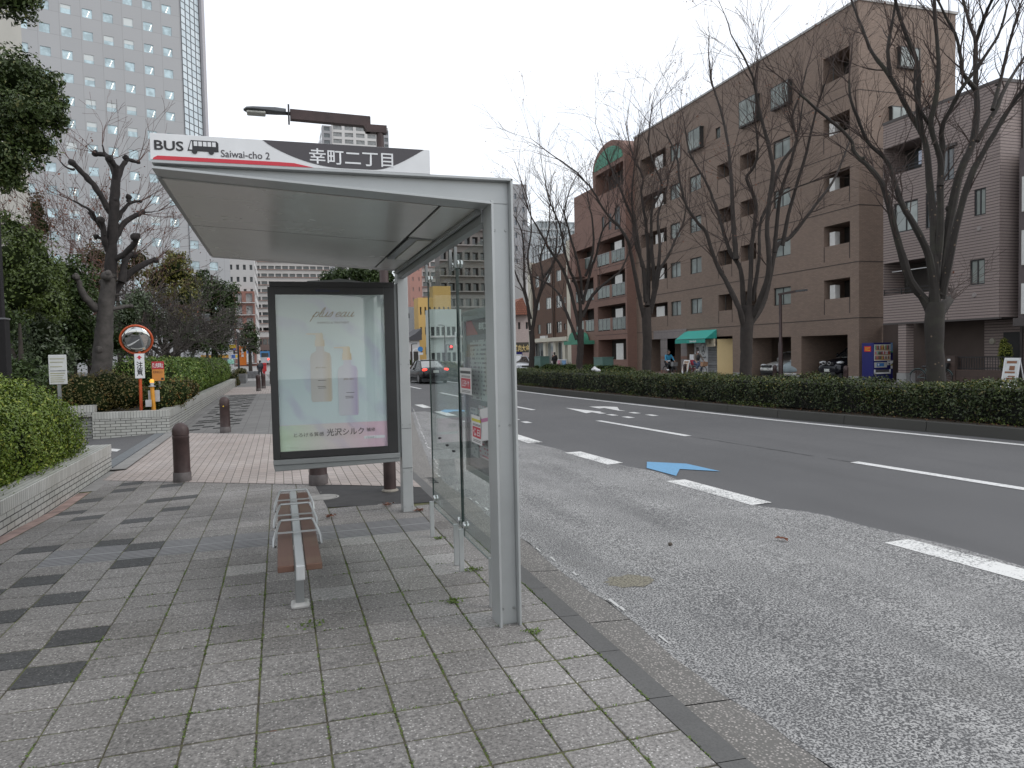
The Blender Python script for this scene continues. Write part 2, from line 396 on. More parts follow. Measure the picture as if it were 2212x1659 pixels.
# --- kerb and gutter (real step)
s = NB('gutter_concrete'); n1 = s.noise(.9, 4); n2 = s.n('ShaderNodeTexVoronoi'); n2.inputs['Scale'].default_value = 66; s.l(s.obj(), n2.inputs['Vector'])
c = s.mix(n1, (.135, .129, .118), (.205, .197, .180)); c = s.mix(s.math('MULTIPLY', s.noise(60, 3), .55), c, (.05, .05, .05))
c = s.mix(s.ramp(n2.outputs['Distance'], [(.24, (1, 1, 1)), (.46, (0, 0, 0))]), c, s.mix(n2.outputs['Color'], (.12, .115, .11), (.50, .46, .43)))
M_gut = s.set(c, .85)
s = NB('kerb_concrete'); n1 = s.noise(2.2, 4); n2 = s.noise(90, 2)
c = s.mix(n1, (.085, .085, .083), (.135, .133, .128)); c = s.mix(s.ramp(n2, [(.4, (0, 0, 0)), (.7, (.4, .4, .4))]), c, (.05, .05, .05)); s.bump(n2, .2, .003)
M_kerb = s.set(c, .85)
Y_K = [-4+.6*i for i in range(58)]+[32+6*i for i in range(20)]
kb = MB()
for a, b in zip(Y_K[:-1], Y_K[1:]):
    b -= .005                                            # open joint between kerb stones
    for (x0, z0), (x1, z1) in (((.0, 0.), (.14, -.006)), ((.14, -.006), (.165, -.066)), ((.0, -.1), (.0, 0.))):
        kb.quad((kerbX(a)+x0, a, zs(kerbX(a), a)+z0), (kerbX(a)+x1, a, zs(kerbX(a), a)+z1), (kerbX(b)+x1, b, zs(kerbX(b), b)+z1), (kerbX(b)+x0, b, zs(kerbX(b), b)+z0))
struct('kerb', kb, M_kerb, fix=False)
gb = MB()
for a, b in zip(Y_K[::2][:-1], Y_K[::2][1:]):
    b -= .01
    gb.quad((kerbX(a)+.15, a, zs(kerbX(a), a)-.064), (kerbX(a)+.5, a, -.082), (kerbX(b)+.5, b, -.082), (kerbX(b)+.15, b, zs(kerbX(b), b)-.064))
struct('gutter', gb, M_gut, fix=False)
# grating let into the gutter
gr = MB()
for i in range(9): gr.box(1.77+.03*i, 1.782+.03*i, 10.0, 10.42, -.075, -.062)
gr.box(1.75, 2.03, 9.98, 10.0, -.075, -.06); gr.box(1.75, 2.03, 10.42, 10.44, -.075, -.06); gr.box(1.75, 1.77, 10.0, 10.42, -.075, -.06); gr.box(2.02, 2.035, 10.0, 10.42, -.075, -.06); gr.box(1.77, 2.02, 10.2, 10.22, -.075, -.061)
gr.build('drain_grate', mat('cast_iron', (.06, .06, .058), .6, .6), label='small iron drain grate in the gutter behind the shelter column', cat='drain', origin=(1.89, 10.2, -.08))

# --- painted markings
s = NB('road_paint'); n = s.noise(38, 3, .7); n2 = s.noise(3, 2)
f = s.ramp(s.math('ADD', n, s.math('MULTIPLY', n2, .25)), [(.50, (0, 0, 0)), (.70, (1, 1, 1))])
M_paint = s.set(s.mix(f, (.74, .74, .73), (.50, .50, .49)), .75)
s = NB('worn_paint'); n = s.noise(42, 3, .75); n2 = s.noise(2.6, 2)
f = s.ramp(s.math('ADD', n, s.math('MULTIPLY', n2, .4)), [(.70, (0, 0, 0)), (.84, (1, 1, 1))])
M_paintw = s.set(s.mix(f, (.70, .70, .68), (.14, .14, .14)), .8)
s = NB('blue_paint'); n = s.noise(40, 3, .7); M_blue = s.set(s.mix(s.ramp(n, [(.45, (0, 0, 0)), (.8, (1, 1, 1))]), (.14, .335, .54), (.11, .23, .36)), .7)
def mark(pts, dz=.006):
    mb = MB(); mb.quad(*[(x, y, zr(x)+dz) for x, y in pts]); return mb
mk = MB()
def addm(pts, dz=.006): mk.add([(x, y, zr(x)+dz) for x, y in pts], [tuple(range(len(pts)))])
for a, b in zip([12.9, 12.45, 11.71, 11.42, 10.89, 10.74, 10.45][:-1], [12.45, 11.71, 11.42, 10.89, 10.74, 10.45]): pass
WL = [(13.15, 4.5), (12.45, 9.7), (11.71, 15.72), (11.42, 19.93), (10.89, 28.12), (10.74, 33.3), (10.5, 60)]
for (xa, ya), (xb, yb) in zip(WL[:-1], WL[1:]): addm([(xa-.10, ya), (xa+.08, ya), (xb+.08, yb), (xb-.10, yb)])
for pts in ([(8.40, 9.36), (8.58, 9.38), (9.02, 4.4), (8.84, 4.4)], [(7.78, 17.7), (7.95, 17.7), (8.18, 13.62), (8.0, 13.6)],
            [(7.4, 26), (7.56, 26), (7.66, 22), (7.5, 22)], [(7.12, 34.4), (7.28, 34.4), (7.34, 30.3), (7.18, 30.3)], [(7, 43), (7.16, 43), (7.2, 39), (7.04, 39)], [(7, 52), (7.16, 52), (7.2, 48), (7.04, 48)]): addm(pts)
# lane arrow: straight on and turn, with the dashed stem
addm([(8.75, 22.25), (8.50, 19.95), (8.78, 20.2), (8.78, 19.6), (8.98, 19.6), (9.0, 20.1), (9.1, 20.2)], .007)
addm([(9.6, 22.3), (10.05, 22.1), (10.3, 21.65), (9.82, 20.5), (9.83, 20.05), (9.70, 20.3), (9.78, 21.5), (9.55, 21.4)], .007)
for x, y in ((8.9, 19.0), (9.75, 19.3), (8.96, 18.12), (9.80, 18.35)): addm([(x-.1, y+.28), (x+.1, y+.28), (x+.1, y-.18), (x-.1, y-.18)], .007)
addm([(5.95, 22.5), (5.75, 20.3), (5.98, 20.5), (5.98, 19.9), (6.16, 19.9), (6.16, 20.5), (6.4, 20.3)], .007)
for y in (19.2, 18.2): addm([(5.98, y+.25), (6.16, y+.25), (6.16, y-.2), (5.98, y-.2)], .007)
struct('lane_lines', mk, M_paint, fix=False)
sm_ = MB(); rg = random.Random(31); py = [13.5-.28*i for i in range(34)]; wob = [rg.uniform(-.012, .012) for _ in py]
for i in range(len(py)-1):                               # weathered seam between the lanes
    xa, xb = 8.1+(13.5-py[i])*.085+wob[i], 8.1+(13.5-py[i+1])*.085+wob[i+1]; w = rg.uniform(.006, .016)
    if rg.random() < .14: continue
    sm_.add([(xa-w, py[i], zr(xa)+.004), (xa+w, py[i], zr(xa)+.004), (xb+w*.7, py[i+1]+.02, zr(xb)+.004), (xb-w*.7, py[i+1]+.02, zr(xb)+.004)], [(0, 1, 2, 3)])
struct('lane_seam', sm_, mat('seam_bitumen', (.03, .03, .031), .8), fix=False)
sp_ = MB(); c_ = G(1360, 1260, -.1); sp_.add([(c_.x+(.19+.03*sin(k*2.7))*cos(2*pi*k/22), c_.y+(.15+.025*sin(k*1.9))*sin(2*pi*k/22), zr(c_.x)+.0085) for k in range(22)], [tuple(range(22))])
s = NB('tan_stain'); n = s.noise(60, 3, .6); struct('tan_stain', sp_, s.set(s.ramp(n, [(.40, (.09, .085, .065)), (.56, (.26, .24, .185))]), .9), fix=False)
pb_ = MB(); c_ = G(1448, 1180, -.1); pb_.ball((c_.x, c_.y, zr(c_.x)+.02), .022, .02, .016, 8, 6); pb_.build('pebble', mat('pebble', (.09, .075, .06), .8), label='small brown pebble lying alone on the pale bus bay', cat='pebble', origin=(c_.x, c_.y, -.1))
mk = MB()
for pts in ([(4.82, 12.33), (5.14, 12.37), (5.23, 10.81), (4.92, 10.73)], [(5.02, 9.04), (5.32, 9.06), (5.43, 7.29), (5.13, 7.26)], [(5.23, 5.40), (5.54, 5.42), (5.66, 3.7), (5.36, 3.7)],
            [(4.66, 15.9), (4.98, 15.9), (4.99, 13.97), (4.67, 13.95)], [(4.6, 19.4), (4.9, 19.4), (4.95, 17.6), (4.65, 17.6)], [(4.6, 23), (4.9, 23), (4.92, 21.2), (4.62, 21.2)], [(4.6, 26.6), (4.9, 26.6), (4.9, 24.8), (4.6, 24.8)]): addm(pts, .009)
struct('bay_dashes', mk, M_paintw, fix=False)
mk = MB(); BA = [(5.32, 10.18), (5.62, 10.74), (6.08, 10.30), (6.14, 9.44), (5.72, 9.88), (5.36, 9.36)]; addm(BA, .010)
addm([(x-.5, y+13.0) for x, y in BA], .010); struct('blue_arrows', mk, M_blue, fix=False)
s = NB('drip_paint'); n = s.noise(7, 3, .7); M_drip = s.set(s.mix(n, (.34, .34, .33), (.68, .68, .66)), .8)
dp = MB(); rg = random.Random(4)
for i in range(120):                                    # broken white mortar line along the gutter edge
    y = 3.4+i*.19+rg.uniform(-.05, .05)
    if rg.random() < (.62 if y < 11 else .15): continue
    x = kerbX(y)+.5+rg.uniform(-.02, .02)+(.02 if y < 11 else .1); w = rg.uniform(.004, .013); l = rg.uniform(.03, .10)
    dp.quad((x-w, y-l, zr(x)+.010), (x+w, y-l*.8, zr(x)+.010), (x+w*.8+.01, y+l, zr(x)+.010), (x-w*.7, y+l*.9, zr(x)+.010))
struct('gutter_mortar', dp, M_drip, fix=False)

# --- pavement: real slabs over a mossy bed
s = NB('joint_moss'); n = s.noise(9, 4, .7); n2 = s.noise(60, 3)
c = s.ramp(n, [(.36, (.060, .052, .040)), (.47, (.085, .078, .045)), (.56, (.115, .135, .040)), (.64, (.10, .09, .05)), (.72, (.15, .075, .05))]); s.bump(n2, .8, .01); M_joint = s.set(c, .95)
sheet('pavement_bed', lambda y: -2.81, lambda y: kerbX(y), [-1+.5*i for i in range(30)], 8, lambda x, y: zs(x, y)-.0065, M_joint, kind='structure')
def slab_mat(name, base, chip, chip_amt, lines=False):
    s = NB(name); at = s.n('ShaderNodeAttribute', attribute_name='tone'); big = s.noise(.9, 4); fine = s.noise(58, 3, .65)
    v = s.n('ShaderNodeTexVoronoi'); v.inputs['Scale'].default_value = 60; s.l(s.obj(), v.inputs['Vector'])
    v2 = s.n('ShaderNodeTexVoronoi'); v2.inputs['Scale'].default_value = 110; s.l(s.obj(), v2.inputs['Vector'])
    c = s.mix(s.ramp(fine, [(.32, (0, 0, 0)), (.68, (1, 1, 1))]), tuple(x*.48 for x in base), tuple(x*1.4 for x in base))
    sp = s.n('ShaderNodeSeparateColor'); s.l(v.outputs['Color'], sp.inputs[0])
    k = s.math('MULTIPLY', s.ramp(v.outputs['Distance'], [(.12, (1, 1, 1)), (.34, (0, 0, 0))]), s.math('GREATER_THAN', sp.outputs[0], 1-chip_amt))
    c = s.mix(k, c, chip)
    sp2 = s.n('ShaderNodeSeparateColor'); s.l(v2.outputs['Color'], sp2.inputs[0])
    k2 = s.math('MULTIPLY', s.ramp(v2.outputs['Distance'], [(.2, (1, 1, 1)), (.4, (0, 0, 0))]), s.math('GREATER_THAN', sp2.outputs[1], .72))
    c = s.mix(s.math('MULTIPLY', k2, .6), c, tuple(x*.35 for x in base))
    c = s.mix(1., c, s.mix(s.ramp(big, [(.3, (0, 0, 0)), (.7, (1, 1, 1))]), (.72, .71, .69), (1.10, 1.10, 1.10)), 'MULTIPLY')
    c = s.mix(1., c, at.outputs['Color'], 'MULTIPLY')
    if lines:
        sx = s.n('ShaderNodeSeparateXYZ'); s.l(s.obj(), sx.inputs[0])
        w = s.math('SINE', s.math('MULTIPLY', sx.outputs[1], 2*pi/.052)); s.bump(w, .8, .006)
        c = s.mix(s.ramp(w, [(.3, (.6, .6, .6)), (.7, (1, 1, 1))]), (.5, .5, .5), c, 'MULTIPLY')
    else: s.bump(fine, .35, .004)
    return s.set(c, .86)
M_slab = slab_mat('exposed_aggregate', (.214, .2045, .195), (.53, .515, .495), .46)
M_dark = slab_mat('dark_slab', (.064, .065, .066), (.24, .24, .23), .22)
M_new = slab_mat('new_slab', (.32, .312, .30), (.42, .41, .40), .2)
M_tact = slab_mat('tactile_slab', (.115, .115, .125), (.15, .15, .16), .1, True)
DARK = {(-7, 28), (-5, 26), (-7, 26), (-4, 22), (-5, 22), (-4, 19), (-7, 19), (-5, 17), (-4, 12), (-5, 13), (-4, 10), (-6, 9), (-5, 7), (-6, 6), (-4, 4), (-5, 3), (-4, 2), (-7, 8), (-8, 24), (-8, 21), (-7, 3), (-6, 1), (-8, 11), (-7, 13)}
NEW = {(1, 5), (2, 10), (3, 10), (4, 10), (4, 9), (4, 7), (4, 6), (4, 2), (-1, 8)}
rg = random.Random(11); tb = MB(); tones = []
for j in range(-12, 33):
    for i in range(-8, 6):
        x0, x1 = -.155+.3115*i, -.155+.3115*(i+1); y0, y1 = 3.78+.2975*j, 3.78+.2975*(j+1)
        g = .0036; hx = .0030 if i >= 1 else .0018
        x0 += g+rg.uniform(0, hx); x1 -= g+rg.uniform(0, hx); y0 += rg.uniform(.006, .0095); y1 -= rg.uniform(.006, .0095)
        x1 = min(x1, 1.655); x0 = max(x0, -2.63)
        if x1-x0 < .03: continue
        if 8.45 < (y0+y1)/2-.25*(1.25-(x0+x1)/2) < 10.6 and x0 > .45: continue      # asphalt patch
        k = 1 if (i, j) in DARK else 2 if (i, j) in NEW else 3 if j in (11, 12) and -6 <= i <= 4 else 0
        tb.cur = k; t = rg.uniform(.86, 1.12) if k == 0 else rg.uniform(.93, 1.07)
        if k == 0 and i in (-3, -2, -1, 0) and j < 14: t *= .95
        if k == 0 and i <= -6: t *= .92
        if k == 0 and i >= 1: t *= 1.02+.05*min(3, i-1)*(1 if j < 4 else .4)
        dz = [rg.uniform(-.0018, .0018) for _ in range(4)]
        c = [(x0, y0), (x1, y0), (x1, y1), (x0, y1)]; b = .004
        ci = [(x0+b, y0+b), (x1-b, y0+b), (x1-b, y1-b), (x0+b, y1-b)]
        vs = [(x, y, zs(x, y)-.012) for x, y in c]+[(x, y, zs(x, y)-.0035+d) for (x, y), d in zip(c, dz)]+[(x, y, zs(x, y)+d) for (x, y), d in zip(ci, dz)]
        tb.add(vs, [(0, 1, 5, 4), (1, 2, 6, 5), (2, 3, 7, 6), (3, 0, 4, 7), (4, 5, 9, 8), (5, 6, 10, 9), (6, 7, 11, 10), (7, 4, 8, 11), (8, 9, 10, 11)])
        tones += [t]*9
to = struct('pavement', tb, [M_slab, M_dark, M_new, M_tact], fix=False)
at = to.data.attributes.new('tone', 'FLOAT_COLOR', 'FACE')
at.data.foreach_set('color', np.repeat(np.array(tones, np.float32), 4))

# damp, dirty patches: about the bench foot and along the planter
# asphalt repair with a manhole cover by the shelter column
PB = [(.46, 8.62), (1.26, 8.42), (1.66, 8.33), (1.66, 9.75), (.40, 10.35)]
pb = MB(); pb.add([(x, y, zs(x, y)+.0015) for x, y in PB], [(0, 1, 4), (1, 2, 3), (1, 3, 4)]); struct('asphalt_patch', pb, mat('patch_asphalt', (.035, .034, .034), .9, 0, .35, 5, .4), fix=False)
mh = MB(); mh.lathe([(.001, .004), (.15, .004), (.155, .002), (.17, .006), (.185, .006), (.19, 0)], (.46, 9.3, zs(.46, 9.3)), 28)
mh.build('manhole_cover', mat('manhole_concrete', (.24, .235, .22), .8, 0, .2, 8, .3), label='round pale manhole cover on the pavement behind the bench', cat='manhole cover', origin=(.46, 9.3, -.03))

# pink paved crossing of the drive
s = NB('pink_pavers'); sx = s.n('ShaderNodeSeparateXYZ'); s.l(s.obj(), sx.inputs[0])
cb = s.n('ShaderNodeCombineXYZ'); s.l(s.math('ADD', sx.outputs[1], s.math('MULTIPLY', sx.outputs[0], .85)), cb.inputs[0]); s.l(sx.outputs[0], cb.inputs[1])
dn = s.noise(1.5, 3); br = s.brick(cb.outputs[0], (.42, .365, .335), (.36, .32, .30), (.10, .09, .075), .235, .122, .005)
n = s.noise(40, 3); n2 = s.noise(.7, 4); c = s.mix(s.ramp(n, [(.3, (0, 0, 0)), (.7, (1, 1, 1))]), s.mix(.25, br.outputs[0], (.15, .13, .12)), br.outputs[0])
c = s.mix(1., c, s.ramp(n2, [(.3, (.82, .80, .78)), (.7, (1.05, 1.05, 1.05))]), 'MULTIPLY')
s.bump(s.math('SUBTRACT', 1., br.outputs['Fac']), .5, .006); M_pink = s.set(c, .85)
mb = MB(); nb_, nf_ = lambda x: 10.35-.82*(x-.4), lambda x: 17.75-1.05*(x+.1)
k = 9; vs = []; K = 8
for q in range(K+1):
    t = q/K
    for i in range(k+1):
        x = -2.7+(kerbX(12)+.0+2.7)*i/k; y = nb_(x)*(1-t)+nf_(x)*t; x = min(x, 9) if i < k else kerbX(y)+.01; y = nb_(x)*(1-t)+nf_(x)*t; vs.append((x, y, zs(x, y)+.005))
mb.add(vs, [(q*(k+1)+i, q*(k+1)+i+1, (q+1)*(k+1)+i+1, (q+1)*(k+1)+i) for q in range(K) for i in range(k)])
struct('pink_crossing', mb, M_pink, fix=False)
# reddish edging along the foot of the planter
eb = MB()
for j in range(46):
    y0 = 1+j*.235
    if y0 > 12.4: break
    eb.quad((-2.80, y0, zs(-2.8, y0)), (-2.64, y0, zs(-2.64, y0)), (-2.64, y0+.228, zs(-2.64, y0+.228)), (-2.80, y0+.228, zs(-2.80, y0+.228)))
struct('edging_bricks', eb, mat('red_edging', (.27, .19, .165), .85, 0, .3, 5), fix=False)

# far pavement: the same slabs, in the material only
def far_slabs(name, dark):
    s = NB(name); br = s.brick(s.obj(), (.20, .195, .187), (.165, .162, .155), (.07, .068, .06), .312, .2975, .006, 0.)
    dk = s.brick(s.obj(), (1, 1, 1), (0, 0, 0), (0, 0, 0), .312, .2975, .006, .5)
    n = s.noise(45, 3); n2 = s.noise(.5, 4); c = s.mix(s.math('MULTIPLY', n, .5), br.outputs[0], (.10, .10, .10))
    c = s.mix(1., c, s.ramp(n2, [(.3, (.85, .85, .84)), (.7, (1.1, 1.1, 1.1))]), 'MULTIPLY'); return s.set(c, .86)
M_far = far_slabs('far_pavement', False)
sheet('far_pavement', lambda y: -2.72, lambda y: kerbX(y)+.005, [14+i for i in range(40)]+[56, 62, 70, 82], 8, lambda x, y: zs(x, y)-.002, M_far, kind='structure')
fd = MB(); rg = random.Random(5)
for j in range(60):
    for i in (-7, -6, -5, -4):
        if (j*2+i*3) % 7 != 0 and (j+2*i) % 5: continue
        x0 = -.155+.3115*i; y0 = 20.6+.2975*j
        fd.quad((x0, y0, zs(x0, y0)+.003), (x0+.30, y0, zs(x0+.3, y0)+.003), (x0+.30, y0+.285, zs(x0+.3, y0)+.003), (x0, y0+.285, zs(x0, y0)+.003))
struct('far_dark_slabs', fd, M_dark, fix=False)
mb = MB(); mb.quad((-2.7, 38.5, zs(-2.7, 38)+.004), (2.8, 37, zs(3, 37)+.004), (2.8, 46.5, zs(3, 46)+.004), (-2.7, 48.5, zs(-2.7, 48)+.004)); struct('far_crossing', mb, M_pink, fix=False)
mb = MB(); mb.quad((-12, 60, -.03), (4.3, 60, -.03), (4.3, 170, -.03), (-12, 170, -.03)); struct('far_forecourt', mb, mat('forecourt_concrete', (.27, .265, .255), .85, 0, .15, .4), fix=False)

# drive down to the car park
mb = MB()
for a, b in ((-2.72, -3.0), (-3.0, -5.), (-5, -9)):
    za, zb = (-.135 if a > -2.9 else -.15 if a > -3.5 else -.25), (-.15 if b > -3.5 else -.25 if b > -6 else -1.2)
    mb.quad((a, 14.05, za), (a, 20.55, za), (b, 20.55, zb), (b, 14.05, zb))
struct('drive', mb, M_asph, fix=False)
mb = MB(); mb.quad((-3.25, 16.9, -.154), (-3.25, 17.3, -.154), (-5.4, 20.2, -.25), (-5.75, 19.8, -.26)); struct('drive_line', mb, M_paint, fix=False)
gr = MB()
for i in range(24): gr.box(-3.02, -2.80, 14.2+.25*i, 14.2+.25*i+.235, -.14, -.118)
gr.build('drain_channel', mat('steel_grating', (.17, .185, .195), .5, .3, .2, 20), label='long steel drain grating across the mouth of the drive', cat='drain', origin=(-2.9, 17, -.14))

mb = MB(); mb.quad((-2.81, 11.9, zs(-2.8, 12)+.001), (-2.58, 11.9, zs(-2.58, 12)+.001), (-2.58, 14.2, zs(-2.58, 14)+.003), (-2.81, 14.2, zs(-2.81, 14)+.003)); mb.quad((-2.79, 13.9, -.128), (-2.55, 13.9, -.128), (-2.55, 20.5, -.126), (-2.79, 20.5, -.126)); struct('drive_threshold', mb, mat('threshold_concrete', (.22, .215, .205), .85, 0, .15, 3), fix=False)
# far side: median strip soil, its kerb, far carriageway pavement
s = NB('soil'); n = s.noise(6, 4, .7); n2 = s.noise(30, 3, .7); M_soil = s.set(s.mix(n2, s.ramp(n, [(.4, (.024, .019, .014)), (.6, (.045, .033, .021))]), (.05, .04, .027)), .95)
YM = [-4+2*i for i in range(32)]
sheet('median_soil', lambda y: medX(y)+.15, lambda y: 15.8, YM, 6, lambda x, y: .075+.02*sin(x*5+y*3), M_soil, kind='structure')
mb = MB()
for a, b in zip(YM[:-1], YM[1:]):
    b -= .012; xa, xb = medX(a), medX(b)
    mb.quad((xa, a, -.13), (xa+.03, a, .09), (xb+.03, b, .09), (xb, b, -.13)); mb.quad((xa+.03, a, .09), (xa+.2, a, .095), (xb+.2, b, .095), (xb+.03, b, .09))
mb.quad((10.7, 58, -.13), (15.8, 58, -.13), (15.8, 58, .09), (10.7, 58, .09)); mb.quad((15.8, -4, -.13), (15.8, 58, -.13), (15.8, 58, .09), (15.8, -4, .09))
s = NB('old_kerb'); n = s.noise(1.2, 4); n2 = s.noise(40, 3); M_mk = s.set(s.mix(n2, s.mix(n, (.030, .029, .026), (.065, .063, .056)), (.05, .05, .045)), .9)
struct('median_kerb', mb, M_mk, fix=False)
s = NB('far_walk'); br = s.brick(s.obj(), (.22, .20, .19), (.19, .175, .165), (.12, .11, .10), .3, .15, .004); M_fw = s.set(s.mix(s.noise(3, 4), br.outputs[0], (.15, .14, .135)), .88)
mb = MB(); mb.quad((23.3, -10, -.05), (45, -10, -.05), (45, 130, -.05), (23.3, 130, -.05)); mb.quad((23.3, -10, -.13), (23.3, -10, -.05), (23.3, 130, -.05), (23.3, 130, -.13))
struct('far_side_pavement', mb, M_fw, fix=False)
# ================================================================== BUS SHELTER
M_alu = mat('painted_aluminium', (.40, .415, .415), .38, .35, .06, 3, .05)
M_alud = mat('grey_steel', (.24, .25, .25), .42, .4, .08, 3)
M_soff = mat('soffit_panel', (.52, .515, .49), .26, .05, .05, 1.0)
M_seam = flat('dark_seam', (.03, .03, .03), .7)
M_glass = glass_mat('clear_glass', (.93, .965, .95), 0., .010, .44)
M_edge = mat('glass_edge', (.015, .03, .026), .2, 0, .1)
M_chrome = mat('bright_steel', (.62, .63, .63), .25, .9, .05)
M_white = flat('white_paint', (.70, .71, .72), .45)
M_black = flat('black_paint', (.022, .022, .024), .5)
M_char = flat('charcoal_print', (.062, .056, .062), .45)
M_red = flat('red_print', (.55, .03, .05), .45)
sh = thing('bus_shelter', 'grey steel and glass bus shelter with a flat roof at the kerb', 'bus shelter', (1.3, 6.2, 0))
def soff_z(x): return 2.715-(x+.6)*.058
# near post: two flanges and a set-back web, carrying on as the roof beam
p = MB(); p.box(1.247, 1.262, 4.33, 4.52, 0, 2.62); p.box(1.372, 1.387, 4.33, 4.52, 0, 2.755); p.box(1.2622, 1.3718, 4.3851, 4.3999, 0, 2.611)
p.box(1.262, 1.372, 4.40, 4.515, .0, .012); p.build('post', M_alu, sh, bevel=.003)
def roof_beam(y0, y1, web0, web1):
    b = MB()
    b.prism([(-.61, 2.742), (1.387, 2.742), (1.387, 2.757), (-.61, 2.757)], y0, y1)
    b.prism([(-.61, 2.712), (1.25, 2.598), (1.25, 2.612), (-.61, 2.726)], y0, y1)
    b.prism([(-.60, 2.7262), (1.25, 2.6122), (1.3716, 2.6122), (1.3716, 2.7418), (-.60, 2.7418)], web0, web1)
    return b
roof_beam(4.33, 4.52, 4.385, 4.40).build('roof_beam', M_alu, sh, bevel=.002)
roof_beam(7.80, 7.98, 7.90, 7.915).build('roof_beam', M_alu, sh, bevel=.002)
p = MB(); p.box(1.222, 1.335, 7.93, 8.09, 0, 2.742); p.build('column', M_alu, sh, bevel=.006)
p = MB(); p.box(1.226, 1.331, 7.925, 7.93, .48, .484); p.box(1.226, 1.331, 7.925, 7.93, .91, .913); p.build('column_seam', M_seam, sh)
# roof deck and soffit panels
M_bolt = mat('bolt_head', (.30, .31, .31), .35, .7)
p = MB()
for x, z in ((1.281, .10), (1.352, .10), (1.281, 1.25), (1.352, 1.25), (1.281, 2.45), (1.352, 2.45)): p.lathe([(.001, -.006), (.008, -.006), (.009, .0)], (x, 4.3851, z), 8, 'Y')
for x in (1.24, 1.318):
    for z in (.06, .44, .95, 1.6): p.lathe([(.001, -.005), (.006, -.005), (.007, .0)], (x, 7.93, z), 8, 'Y')
p.build('bolt_heads', M_bolt, sh)
p = MB(); p.prism([(-.605, 2.715), (1.25, 2.615), (1.25, 2.735), (-.605, 2.74)], 4.405, 7.895); p.build('roof_deck', M_alud, sh)
def soffit(x0, x1, y0, y1):
    q = MB(); q.prism([(x0, soff_z(x0)-.012), (x1, soff_z(x1)-.012), (x1, soff_z(x1)+.004), (x0, soff_z(x0)+.004)], y0, y1); q.build('soffit_panel', M_soff, sh, bevel=.0015)
soffit(-.585, .965, 4.53, 6.02); soffit(-.585, .965, 6.026, 7.79)
p = MB(); p.prism([(-.58, soff_z(-.58)-.0125), (.94, soff_z(.94)-.0125), (.94, soff_z(.94)), (-.58, soff_z(-.58))], 6.0195, 6.0265); p.build('soffit_seam', M_seam, sh)
soffit(.985, 1.205, 4.53, 5.75); soffit(.985, 1.205, 7.0, 7.79)
p = MB(); p.prism([(.94, soff_z(.94)-.004), (1.01, soff_z(1.01)-.004), (1.01, soff_z(1.01)+.002), (.94, soff_z(.94)+.002)], 4.53, 7.79); p.build('soffit_seam', M_seam, sh)
# light fitting in the soffit
p = MB(); p.box(.99, 1.2, 5.755, 6.995, 2.60, 2.612)
lf = p.build('light_fitting', M_alud, sh); p = MB(); p.box(1.06, 1.18, 5.8, 6.95, 2.590, 2.5995); p.build('diffuser', mat('diffuser_plastic', (.46, .45, .40), .3), lf)
# header rail, tube and glass panels with their clamps
p = MB(); p.box(1.235, 1.30, 4.52, 7.93, 2.515, 2.585); p.build('header_rail', M_alud, sh, bevel=.004)
p = MB(); p.tube([(1.215, 4.52, 2.585), (1.215, 7.93, 2.585)], .022, 10); p.build('cable_tube', M_alud, sh, smooth=True)
p = MB(); p.prism([(-.612, 2.705), (-.585, 2.705), (-.585, 2.757), (-.612, 2.757)], 4.52, 7.8); p.build('roof_edge', M_alud, sh)
GX = 1.345
for (y0, y1) in ((4.60, 5.655), (5.70, 6.86)):
    p = MB(); p.box(GX-.005, GX+.005, y0, y1, .27, 2.47); g = p.build('glass_panel', M_glass, sh)
    p = MB()
    for y in (y0, y1): p.box(GX-.0062, GX+.0062, y-.003, y+.003, .27, 2.47)
    p.box(GX-.006, GX+.006, y0, y1, .266, .270); p.build('glass_edge', M_edge, g)
for y in (4.72, 5.59, 5.77, 6.76):
    p = MB(); p.box(1.287, 1.325, y-.013, y+.013, zs(1.3, y), .335); p.build('glass_foot', M_alu, sh, bevel=.003)
    p = MB(); p.box(1.30, 1.325, y-.018, y+.014, 2.36, 2.52); br = p.build('glass_hanger', M_alud, sh, bevel=.003)
    for z in (.36, 2.39):
        p = MB(); p.lathe([(.001, -.022), (.026, -.022), (.030, -.018), (.030, -.007)], (GX, y, z), 18, 'X'); p.lathe([(.030, .007), (.030, .018), (.026, .022), (.001, .022)], (GX, y, z), 18, 'X')
        p.build('glass_clamp', M_chrome, sh, smooth=True)
# three small stops on the far pane
p = MB()
for y, z in ((6.5, .95), (6.2, .92), (5.95, .90)): p.lathe([(.001, -.012), (.010, -.012), (.010, .012), (.001, .012)], (GX, y, z), 10, 'X')
p.build('pane_stop', M_black, sh)

# ------------------------------------------------ name board above the roof
SY = 4.334
nb = thing('name_board', 'white and charcoal stop name board standing on the shelter roof', 'sign', (.13, SY, 2.76))
p = MB(); p.box(-.61, .885, SY, SY+.025, 2.7645, 2.904); p.build('board_panel', M_white, nb, bevel=.002)
p = MB()
for x in (-.4, .13, .66): p.box(x-.02, x+.02, SY+.004, SY+.02, 2.757, 2.7645)
p.build('board_foot', M_alud, nb)
p = MB(); arc = [(-.045, 2.9025)]+[(-.045+.42*t, 2.9025-.131*(sin(t*pi/2)**.8)) for t in [i/14 for i in range(1, 15)]]+[(.55, 2.7715)]+[(.55+.30*t, 2.7715+.131*(1-cos(t*pi/2))**.9) for t in [i/12 for i in range(1, 13)]]
p.prism(arc, SY-.002, SY+.001); p.build('dark_field', M_char, nb)
p = MB(); p.prism([(-.60, 2.766), (-.595, 2.776), (-.575, 2.787), (-.50, 2.787), (.03, 2.787), (.12, 2.785), (.22, 2.7665), (.2, 2.766)], SY-.0014, SY+.001); p.build('red_band', M_red, nb)
text('bus_lettering', 'BUS', -.590, -.447, 2.816, 2.868, SY-.0022, '-Y', M_black, nb, .022)
